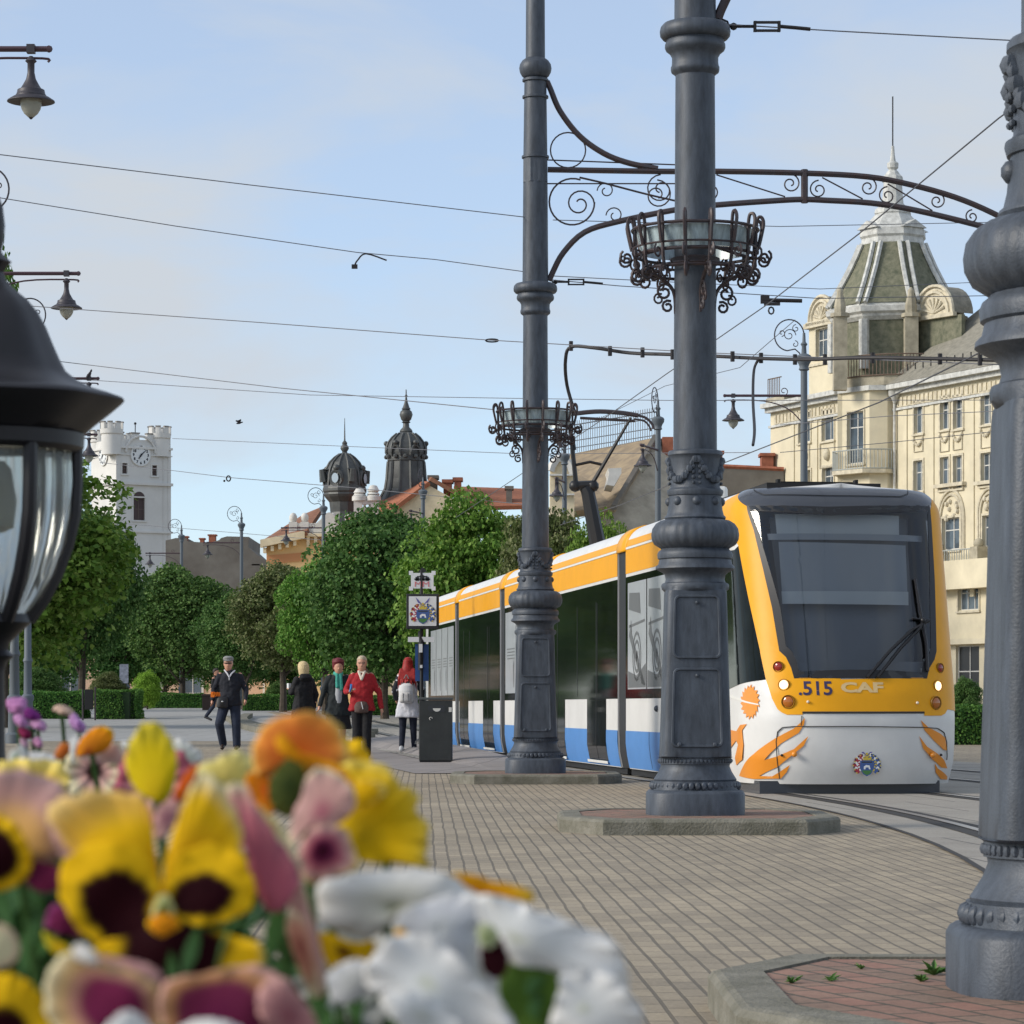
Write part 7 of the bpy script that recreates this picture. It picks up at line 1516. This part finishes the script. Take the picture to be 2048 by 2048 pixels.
# bright yellow ruffled pansy
big('bright yellow ruffled pansy behind the orange one, edge over the paving', B_(450,700), 1.05, [
 ('petal', L5([(230,360),(330,330),(450,360),(540,430),(560,480),(620,480),(655,540),(640,610),(690,660),(715,730),(705,810),(690,870),(720,910),(660,920),(550,905),(420,900),(300,880),(220,800),(180,600)]), .004, B_(330,740), [(0,(.62,.40,.01)),(.5,(.80,.52,.008)),(.8,(.82,.56,.02)),(1,(.84,.66,.14))], dict(bulge=.008, ruffle=.0009)),
 ('petal', L5([(240,470),(330,440),(430,450),(480,500),(420,560),(330,600),(260,600)]), -.002, B_(330,520), [(0,YEL),(.6,YEL),(1,YLT)], dict(bulge=.003))], 5)
# pink and maroon small mouth
big('pale pansy with pink lip and maroon throat, between orange and white ones', B_(120,850), .98, [
 ('petal', L5([(40,420),(110,370),(200,400),(280,470),(310,560),(270,640),(190,700),(110,760),(40,720),(-60,800),(-40,640),(10,520)]), .004, B_(120,620), [(0,(.50,.16,.20)),(.5,LPK),(.8,(.66,.40,.36)),(1,CRM)], dict(bulge=.004)),
 ('petal', L5([(20,760),(90,700),(180,690),(260,720),(300,820),(330,920),(250,960),(150,1000),(40,1010),(-20,900)]), .000, B_(120,830), [(0,MAR),(.30,PUR),(.45,PNK),(.75,LPK),(1,YLT)], dict(bulge=.004))], 6)
# white ones on the right
W0 = [(0,(.66,.68,.56)),(.2,(.76,.77,.76)),(.8,(.82,.81,.79)),(1,(.84,.83,.81))]
big('creamy white pansy facing up with grey green throat, lower centre', B_(470,1200), .92, [
 ('petal', L5([(110,1010),(230,970),(400,945),(560,935),(700,935),(800,960),(900,1010),(960,1080),(900,1160),(780,1180),(620,1180),(520,1220),(400,1310),(260,1290),(130,1240),(90,1120)]), .012, B_(520,1150), [(0,(.42,.42,.28)),(.25,(.60,.58,.50)),(.7,(.70,.69,.66)),(1,WHT)], dict(bulge=.006, cup=.003)),
 ('petal', L5([(540,1180),(640,1130),(780,1080),(900,1060),(1000,1080),(1080,1150),(1000,1260),(980,1400),(1000,1530),(900,1560),(800,1480),(700,1380),(600,1330),(545,1260)]), .004, B_(760,1260), [(0,(.58,.60,.60)),(.5,(.66,.67,.70)),(1,WHT)], dict(bulge=.006, ruffle=.0008)),
 ('petal_eye', L5([(525,1270),(560,1260),(590,1290),(575,1350),(540,1370),(520,1330)]), -.008, B_(552,1310), [(0,ORG),(1,YEL)], dict(bulge=.002))], 7)
big('big pure white pansy with wavy petals, lowest centre right', B_(640,1480), .86, [
 ('petal', L5([(420,1400),(480,1320),(600,1290),(740,1310),(860,1400),(960,1520),(1060,1620),(1140,1720),(1180,1850),(1000,1900),(760,1880),(600,1800),(520,1700),(430,1620),(360,1560),(350,1480)]), .000, B_(700,1560), W0, dict(bulge=.006, ruffle=.0009)),
 ('petal', L5([(440,1640),(560,1600),(700,1640),(820,1720),(900,1820),(860,1900),(640,1900),(540,1800)]), -.006, B_(680,1740), [(0,(.60,.62,.58)),(.5,(.7,.72,.73)),(1,WHT)], dict(bulge=.005)),
 ('petal', L5([(150,1520),(260,1440),(360,1440),(420,1540),(380,1620),(260,1680),(180,1660)]), .01, B_(300,1560), [(0,(.55,.55,.52)),(1,(.66,.66,.66))], dict(bulge=.004))], 8)
big('white pansy with maroon bud at its throat, at the right end of the bed', B_(1200,1300), .90, [
 ('petal', L5([(980,1090),(1080,1080),(1200,1110),(1300,1160),(1420,1210),(1560,1250),(1700,1310),(1780,1400),(1790,1500),(1700,1540),(1560,1520),(1440,1500),(1320,1480),(1180,1460),(1100,1380),(1040,1280),(980,1200)]), .006, B_(1180,1320), W0, dict(bulge=.007, ruffle=.0012)),
 ('petal', L5([(1440,1520),(1560,1500),(1720,1520),(1800,1600),(1880,1700),(1900,1800),(1820,1900),(1500,1900),(1380,1820),(1400,1700),(1430,1600)]), .000, B_(1560,1700), W0, dict(bulge=.006, ruffle=.0012)),
 ('petal', L5([(1120,1470),(1240,1450),(1380,1480),(1460,1560),(1450,1660),(1380,1760),(1340,1900),(1240,1900),(1180,1760),(1100,1640)]), .020, B_(1280,1640), [(0,(.10,.2,.03)),(.8,(.09,.17,.03)),(1,(.4,.45,.2))], dict(bulge=.004)),
 ('bud', L5([(1000,1380),(1060,1330),(1110,1320),(1150,1420),(1140,1500),(1080,1540),(1010,1490)]), -.004, B_(1070,1450), [(0,MAR),(.7,MAR),(1,PUR)], dict(bulge=.002)),
 ('bud', L5([(980,1260),(1020,1230),(1080,1260),(1100,1320),(1050,1370),(990,1350)]), -.004, B_(1040,1310), [(0,(.30,.36,.12)),(1,(.66,.70,.45))], dict(bulge=.002))], 9)
big('thin orange and yellow petal edge just behind the white pansies', B_(1000,1030), .99, [
 ('petal', L5([(810,980),(880,955),(980,970),(1060,1000),(1180,1020),(1270,1050),(1295,1090),(1250,1120),(1120,1090),(1000,1090),(900,1070),(820,1040)]), .004, B_(1000,1050), [(0,(.80,.30,.01)),(.5,(.82,.38,.01)),(1,(.84,.55,.05))], dict(bulge=.003))], 10)
big('small yellow pansy with dark whiskers under the creamy white one', B_(250,1380), .93, [
 ('petal', L5([(110,1280),(200,1300),(300,1340),(410,1330),(400,1420),(340,1500),(300,1560),(200,1520),(140,1440),(110,1360)]), .004, B_(240,1380), [(0,MAR),(.18,(.25,.09,.01)),(.35,YEL),(1,YEL)], dict(bulge=.004, veins=2))], 11)
big('white pansy backs filling the gaps between the large white blooms', B_(900,1300), .95, [
 ('petal', L5([(380,1180),(560,1120),(800,1100),(980,1180),(1050,1350),(1000,1560),(800,1640),(560,1560),(420,1400)]), .004, B_(720,1360), [(0,(.72,.73,.70)),(1,WHT)], dict(bulge=.004)),
 ('petal', L5([(1120,1180),(1350,1170),(1600,1290),(1760,1420),(1820,1600),(1700,1660),(1500,1600),(1300,1500),(1160,1380)]), .004, B_(1480,1420), [(0,(.72,.73,.72)),(1,WHT)], dict(bulge=.004)),
 ('petal', L5([(900,1560),(1060,1500),(1180,1600),(1260,1760),(1260,1900),(1000,1900),(900,1760)]), .006, B_(1080,1720), [(0,(.7,.72,.72)),(1,WHT)], dict(bulge=.004))], 30)
# bottom pansy pink cream purple
big('big cream and dusty pink pansy with purple blotches along the bottom edge', A_(900,1800), .82, [
 ('petal', L4([(250,1700),(300,1580),(420,1530),(560,1580),(700,1620),(830,1680),(890,1780),(900,1950),(880,2060),(500,2080),(340,2000),(250,1850)]), .006, A_(640,1820), [(0,PUR),(.42,PUR),(.6,(.50,.25,.18)),(.75,(.70,.46,.20)),(1,CRM)], dict(bulge=.005)),
 ('petal', L4([(900,1700),(1050,1660),(1200,1630),(1350,1600),(1480,1620),(1600,1700),(1680,1800),(1740,1920),(1760,2080),(1300,2100),(950,2080),(880,1900)]), .002, A_(1180,1860), [(0,(.12,.01,.05)),(.45,(.16,.02,.06)),(.62,(.5,.25,.1)),(.8,LPK),(1,(.68,.42,.36))], dict(bulge=.006)),
 ('petal', L4([(1440,1720),(1540,1680),(1640,1760),(1740,1900),(1760,2060),(1600,2060),(1480,1960),(1420,1840)]), -.004, A_(1600,1880), [(0,(.30,.10,.12)),(.6,(.42,.2,.2)),(1,LPK)], dict(bulge=.004)),
 ('petal', L4([(540,1560),(640,1560),(800,1590),(890,1650),(880,1720),(760,1700),(640,1650),(560,1620)]), .010, A_(720,1640), [(0,(.5,.24,.24)),(1,LPK)], dict(bulge=.003)),
 ('petal', L4([(400,1500),(460,1480),(530,1540),(540,1600),(470,1590),(410,1560)]), .004, A_(470,1540), [(0,WHT),(1,(.66,.62,.60))], dict(bulge=.003))], 12)
big('white petals showing at the very bottom under the dusty pink pansy', A_(900,1960), .78, [
 ('petal', L4([(560,1980),(620,1900),(700,1850),(780,1880),(840,1960),(860,2080),(540,2080)]), .0, A_(700,2000), W0, dict(bulge=.004)),
 ('petal', L4([(960,1980),(1060,1910),(1180,1900),(1300,1930),(1400,2000),(1420,2080),(940,2080)]), .0, A_(1180,2010), W0, dict(bulge=.004))], 13)
big('yellow pansy with maroon heart in the bottom left corner', A_(60,1780), .85, [
 ('petal', L4([(-120,1700),(-40,1650),(80,1650),(180,1710),(250,1800),(280,1900),(280,2080),(-150,2080)]), .004, A_(20,2000), [(0,MAR),(.42,MAR),(.55,YEL),(1,YEL)], dict(bulge=.005))], 14)
big('cream petal tip at the left edge above the corner pansy', A_(20,1480), .9, [
 ('petal', L4([(-100,1400),(-20,1370),(60,1400),(105,1480),(100,1560),(40,1610),(-60,1620),(-120,1540)]), .0, A_(-20,1500), [(0,CRM),(.6,CRM),(1,(.70,.50,.36))], dict(bulge=.004))], 15)
big('purple petal half hidden in leaves left of the main pansy', A_(380,1330), .97, [
 ('petal', L4([(240,1380),(290,1270),(360,1280),(450,1320),(530,1370),(510,1420),(420,1450),(300,1420)]), .01, A_(380,1360), [(0,PUR),(.6,(.20,.02,.09)),(1,(.3,.06,.2))], dict(bulge=.003)),
 ('petal', L4([(240,1420),(300,1450),(380,1500),(430,1530),(400,1560),(300,1540),(250,1480)]), .0, A_(330,1500), [(0,YEL),(1,(.7,.65,.05))], dict(bulge=.003))], 16)
# second row, a little farther and sharper
big('upright plain yellow petal cup left of centre', A_(830,480), 1.15, [
 ('petal', L4([(700,420),(740,330),(780,275),(830,258),(890,280),(940,350),(975,430),(975,540),(950,640),(900,710),(840,690),(760,640),(710,560),(690,480)]), .004, A_(850,680), [(0,(.70,.48,.01)),(.6,(.78,.58,.01)),(1,(.82,.66,.05))], dict(bulge=.008))], 17)
big('pale lemon pansy between the yellow cup and the orange pansy', A_(1240,500), 1.10, [
 ('petal', L4([(1100,500),(1180,470),(1260,430),(1330,420),(1400,470),(1400,560),(1340,620),(1240,640),(1140,600),(1090,560)]), .006, A_(1240,560), [(0,YLT),(.5,(.84,.70,.20)),(1,(.82,.74,.32))], dict(bulge=.006)),
 ('petal', L4([(960,660),(1000,580),(1050,510),(1100,490),(1100,560),(1040,640),(990,700)]), .010, A_(1030,600), [(0,DOR),(1,(.66,.14,.01))], dict(bulge=.003)),
 ('petal', L4([(860,760),(900,710),(980,690),(1010,720),(970,820),(900,900),(850,880)]), .012, A_(920,790), [(0,(.30,.12,.16)),(1,LPK)], dict(bulge=.003))], 18)
big('white pansy behind the yellow cup', A_(1020,420), 1.8, [
 ('petal', L4([(940,400),(960,360),(1020,355),(1070,400),(1110,420),(1110,480),(1060,520),(1000,510),(950,470)]), .0, A_(1010,450), [(0,(.25,.27,.15)),(.2,(.6,.62,.55)),(1,WHT)], dict(bulge=.006)),
 ('petal', L4([(940,480),(990,480),(1020,540),(1000,600),(950,610)]), .0, A_(975,540), W0, dict(bulge=.004)),
 ('petal', L4([(670,370),(700,365),(715,400),(690,410)]), .0, A_(690,390), W0, dict(bulge=.004))], 19)
big('orange pansy curled open with yellow rim, left group', A_(500,400), 1.7, [
 ('petal', L4([(420,440),(430,380),(480,320),(540,285),(600,290),(630,330),(610,390),(560,430),(500,440),(450,450)]), .0, A_(480,430), [(0,(.3,.05,.01)),(.35,(.62,.2,.01)),(.85,ORG),(1,YEL)], dict(bulge=.008)),
 ('petal', L4([(300,450),(320,400),(350,370),(385,385),(385,430),(340,470)]), .004, A_(350,420), [(0,(.6,.13,.02)),(1,(.66,.22,.05))], dict(bulge=.004)),
 ('petal', L4([(560,430),(600,390),(640,380),(670,430),(680,480),(620,490),(560,480)]), .006, A_(620,440), [(0,(.66,.36,.30)),(1,(.70,.45,.38))], dict(bulge=.004)),
 ('petal', L4([(390,360),(430,330),(440,380),(410,440),(400,490),(390,430)]), .002, A_(410,400), W0, dict(bulge=.003))], 20)
big('white pansy with greenish folds at the left by the lantern post', A_(180,480), 1.75, [
 ('petal', L4([(90,470),(150,430),(220,425),(290,440),(345,470),(330,520),(260,550),(150,545),(80,520)]), .0, A_(200,500), [(0,(.6,.6,.62)),(1,WHT)], dict(bulge=.006)),
 ('petal', L4([(50,440),(80,410),(120,420),(130,460),(90,500),(60,500)]), .002, A_(90,460), [(0,(.25,.3,.2)),(.4,(.6,.66,.55)),(1,WHT)], dict(bulge=.004)),
 ('petal', L4([(100,385),(125,390),(160,440),(140,455),(110,420)]), .001, A_(130,420), W0, dict(bulge=.002))], 21)
for k, (lb, c, pts, st) in enumerate([('lilac pink pansy at the top of the left cluster', (90,170), [(35,140),(80,125),(140,130),(150,170),(130,200),(90,215),(50,200)], [(0,(.5,.2,.4)),(1,(.62,.28,.56))]),
  ('deep violet pansy beside the lilac one', (170,215), [(130,190),(170,180),(215,210),(225,240),(170,250),(135,230)], [(0,(.16,.02,.16)),(1,(.28,.05,.28))]),
  ('lilac pansy hanging in the middle of the left cluster', (110,250), [(75,225),(110,210),(150,240),(150,280),(110,290),(80,260)], [(0,(.5,.22,.45)),(1,(.62,.32,.58))]),
  ('pale lilac pansy facing right in the left cluster', (205,275), [(150,270),(190,245),(240,250),(260,290),(235,310),(180,290)], [(0,(.45,.2,.4)),(1,(.68,.40,.62))]),
  ('cream pink pansy on a tall stem above the hedge line', (340,195), [(290,190),(310,168),(345,165),(385,180),(410,205),(370,220),(320,210)], [(0,(.5,.34,.26)),(1,(.72,.52,.42))]),
  ('ruffled violet pansy at the right of the left cluster', (430,265), [(380,250),(390,210),(420,215),(440,240),(475,280),(460,320),(420,310),(395,290)], [(0,(.35,.15,.4)),(1,(.62,.36,.66))]),
  ('dark magenta pansy low in the left cluster', (135,320), [(100,300),(130,290),(170,310),(165,350),(120,345)], [(0,(.16,.01,.05)),(1,(.28,.03,.10))]),
  ('small pink pansy low beside the orange one', (210,370), [(180,355),(215,340),(232,370),(215,400),(190,390)], [(0,(.4,.14,.3)),(1,(.66,.36,.55))]),
  ('faded lilac pansy beside the lantern post', (125,375), [(110,350),(150,360),(148,395),(118,390)], [(0,(.4,.2,.3)),(1,(.6,.4,.5))])]):
    c2 = A_(*c); r = flower(lb, c2, 2.3); stem(r, c2, 2.3, Vector((P(*c2,2.3).x, 2.33, .66))); o_ = L4(pts); cx0, cy0 = c2
    petal(r, 'petal', o_, 2.3, c2, st, bulge=.012, seed=40+k, o0=r.location, ruffle=.0009)
    petal(r, 'petal', [(cx0+(x-cx0)*.7+4, cy0+(y-cy0)*.7+5) for x, y in o_], 2.29, (c2[0]+3, c2[1]+4), [(0,MAR),(.2,st[0][1]),(1,st[1][1])], bulge=.008, seed=60+k, o0=r.location)
# generic pansies filling the gaps lower down
def small_pansy(c, rad, face, cols, label, par=None):
    r = empty('pansy', c, label, 'pansy', 'small pansies deep in the planter'); q = Vector(face).to_track_quat('Z','Y').to_matrix()
    for a0, l, w, z in ((50,1,.62,.0),(130,1,.62,.001),(-5,.9,.5,.002),(185,.9,.5,.003),(270,1.05,.72,.005)):
        vs = []; cl = []; n = 12
        vs.append(q @ Vector((0,0,z))); cl.append(cols[0])
        for i in range(1, 6):
            t = i/5
            for k in range(n+1):
                a = R(a0) + (k/n-.5)*2*w*1.25; rr = rad*l*t*(1-.25*abs(k/n-.5)**2*4)*(1+.04*math.sin(k*2.3)*t); vs.append(q @ Vector((rr*math.cos(a), rr*math.sin(a), z + rad*.25*t*t*(.6+.4*math.sin(k*1.3))))); cl.append(cols[0] if t < .25 else mixc(cols[1], cols[2], (t-.4)/.5))
        fs = [(0, 1+k, 2+k) for k in range(n)] + [(1+i*(n+1)+k, 1+(i+1)*(n+1)+k, 2+(i+1)*(n+1)+k, 2+i*(n+1)+k) for i in range(4) for k in range(n)]
        me = bpy.data.meshes.new('petal'); me.from_pydata([tuple(v) for v in vs], [], fs); me.polygons.foreach_set('use_smooth', [True]*len(fs)); ca = me.color_attributes.new('col','FLOAT_COLOR','POINT'); ca.data.foreach_set('color', [x for cc in cl for x in (*cc,1)]); me.materials.append(M_petal)
        o = bpy.data.objects.new('petal', me); link(o, r); s = o.modifiers.new('s','SOLIDIFY'); s.thickness = .0006
    return r
for k, (px, py, d, cols, lb) in enumerate([(660,1560,1.35,(YEL,PUR,YEL),'small yellow pansy tucked behind the pink folded one'),(60,1600,1.4,(YEL,YEL,YLT),'small yellow pansy by the lantern post foot'),(310,1575,1.5,(YEL,LPK,PNK),'small pink pansy behind the main yellow one'),(705,1950,1.05,(YEL,WHT,WHT),'small white pansy deep between the big blooms'),(190,1545,1.9,(MAR,LPK,CRM),'small peach pansy in the leaves at left')]):
    small_pansy(P(px,py,d), .022, (random.uniform(-.3,.3), -1, random.uniform(.1,.5)), cols, lb)
# foliage, soil, trough
rng = np.random.default_rng(5)
bed = [(.05,.70),(.03,.95),(-.05,1.25),(-.20,2.2),(-.38,3.4),(-.42,4.2),(-1.7,4.2),(-1.7,.70)]
fb = empty('flower_trough', (0,0,0), 'raised planting trough full of pansies in the left foreground', 'planter'); mb = MB(); mb.slab(bed, 0, .64); mb.build('trough', mat('trough_concrete', (.25,.24,.22), .9, var=.3), fb); mb = MB(); mb.slab([(x*.97-.01, y*.985+.02) for x, y in bed], .60, .652); mb.build('soil', M_soil, fb)
def leafshape(c, d, w, up, L):
    d = d.normalized(); s = d.cross(up).normalized()*w; n = s.cross(d).normalized(); pts = []
    for t, ww, b in ((0,.12,0),(.2,.6,.03),(.45,1,.06),(.7,.8,.05),(.9,.35,.01),(1,.03,-.05)): m = c + d*L*t + n*b*L; pts.append((m-s*ww, m+n*-.10*w, m+s*ww))
    return pts
mb = MB()
def addleaf(c, d, w, L):
    pts = leafshape(c, d, w, Vector((0,0,1)) if abs(d.normalized().z) < .95 else Vector((0,1,0)), L); vs = [q for t in pts for q in t]; fs = []
    for i in range(len(pts)-1):
        for j in range(2): fs.append((3*i+j, 3*i+j+1, 3*i+j+4, 3*i+j+3))
    mb.add(vs, fs, True)
def edge_x(y): return float(np.interp(y, [.7,.95,1.25,2.2,3.4,4.2], [.05,.03,-.05,-.20,-.38,-.42]))
for i in range(5200):
    y = 1.04 + 2.95*rng.random()**1.7; x = edge_x(y)-.015 - 1.0*rng.random()**1.2*min(1, .22*y+.05)*1.3
    if y < 1.3: zt = EYE - (1700-HZ)/F*y + .0  if x < -.055*y*1.3 else EYE - (1900-HZ)/F*y
    else: zt = EYE - (1530-HZ)/F*y - max(0, (x+.165*y+.06))*.55
    pxx = 1024+F*x/y
    lim = np.interp(pxx, [-200,0,250,420,480,760,1000,1150,1300], [1560,1560,1540,1600,1680,1740,1960,1990,2200])
    zt = min(zt, EYE-(lim-HZ)/F*y); z = zt - (.10*rng.random()**1.5)
    if z < .66: z = .66
    v = Vector(rng.normal(size=3)); v.z = abs(v.z)*.6+.2; v.normalize(); L = rng.uniform(.018,.038); c = Vector((x,y,z)) - v*L
    addleaf(c, v, L*.22, L)
tag(mb.build('pansy_foliage', M_pleaf), kind='stuff')
mb = MB()   # a few big leaves seen between blooms
for q in ((1010,1640,.865,.3,.7),(960,1700,.87,-.1,.5),(1190,1600,.865,.4,.8),(1330,1500,.93,.5,1),(1480,1560,.94,.2,1),(60,1400,.98,-.3,.8),(130,1350,1.0,.3,.8),(170,1480,.96,.2,.8),(60,1600,.98,.5,.8),(120,1650,.97,.2,1)):
    c = P(*A_(q[0],q[1]+30), q[2]); addleaf(c, Vector((q[3],.1,1)), .0032*q[4], .022*q[4])
for q in ((1180,1640,.93,.5,1),(1260,1600,.92,.3,1),(1300,1720,.92,-.2,1),(200,1680,.96,.3,1),(330,1740,.95,-.3,1),(480,1760,.94,.5,.8),(100,1740,.95,0,.8)):
    c = P(*B_(q[0],q[1]+40), q[2]); addleaf(c, Vector((q[3],.1,1)), .0045*q[4], .022*q[4])
tag(mb.build('broad_pansy_leaves', mat('pansy_leaf_broad', (.05,.14,.03), .5, var=.4, vscale=30, trans=.2)), kind='stuff')
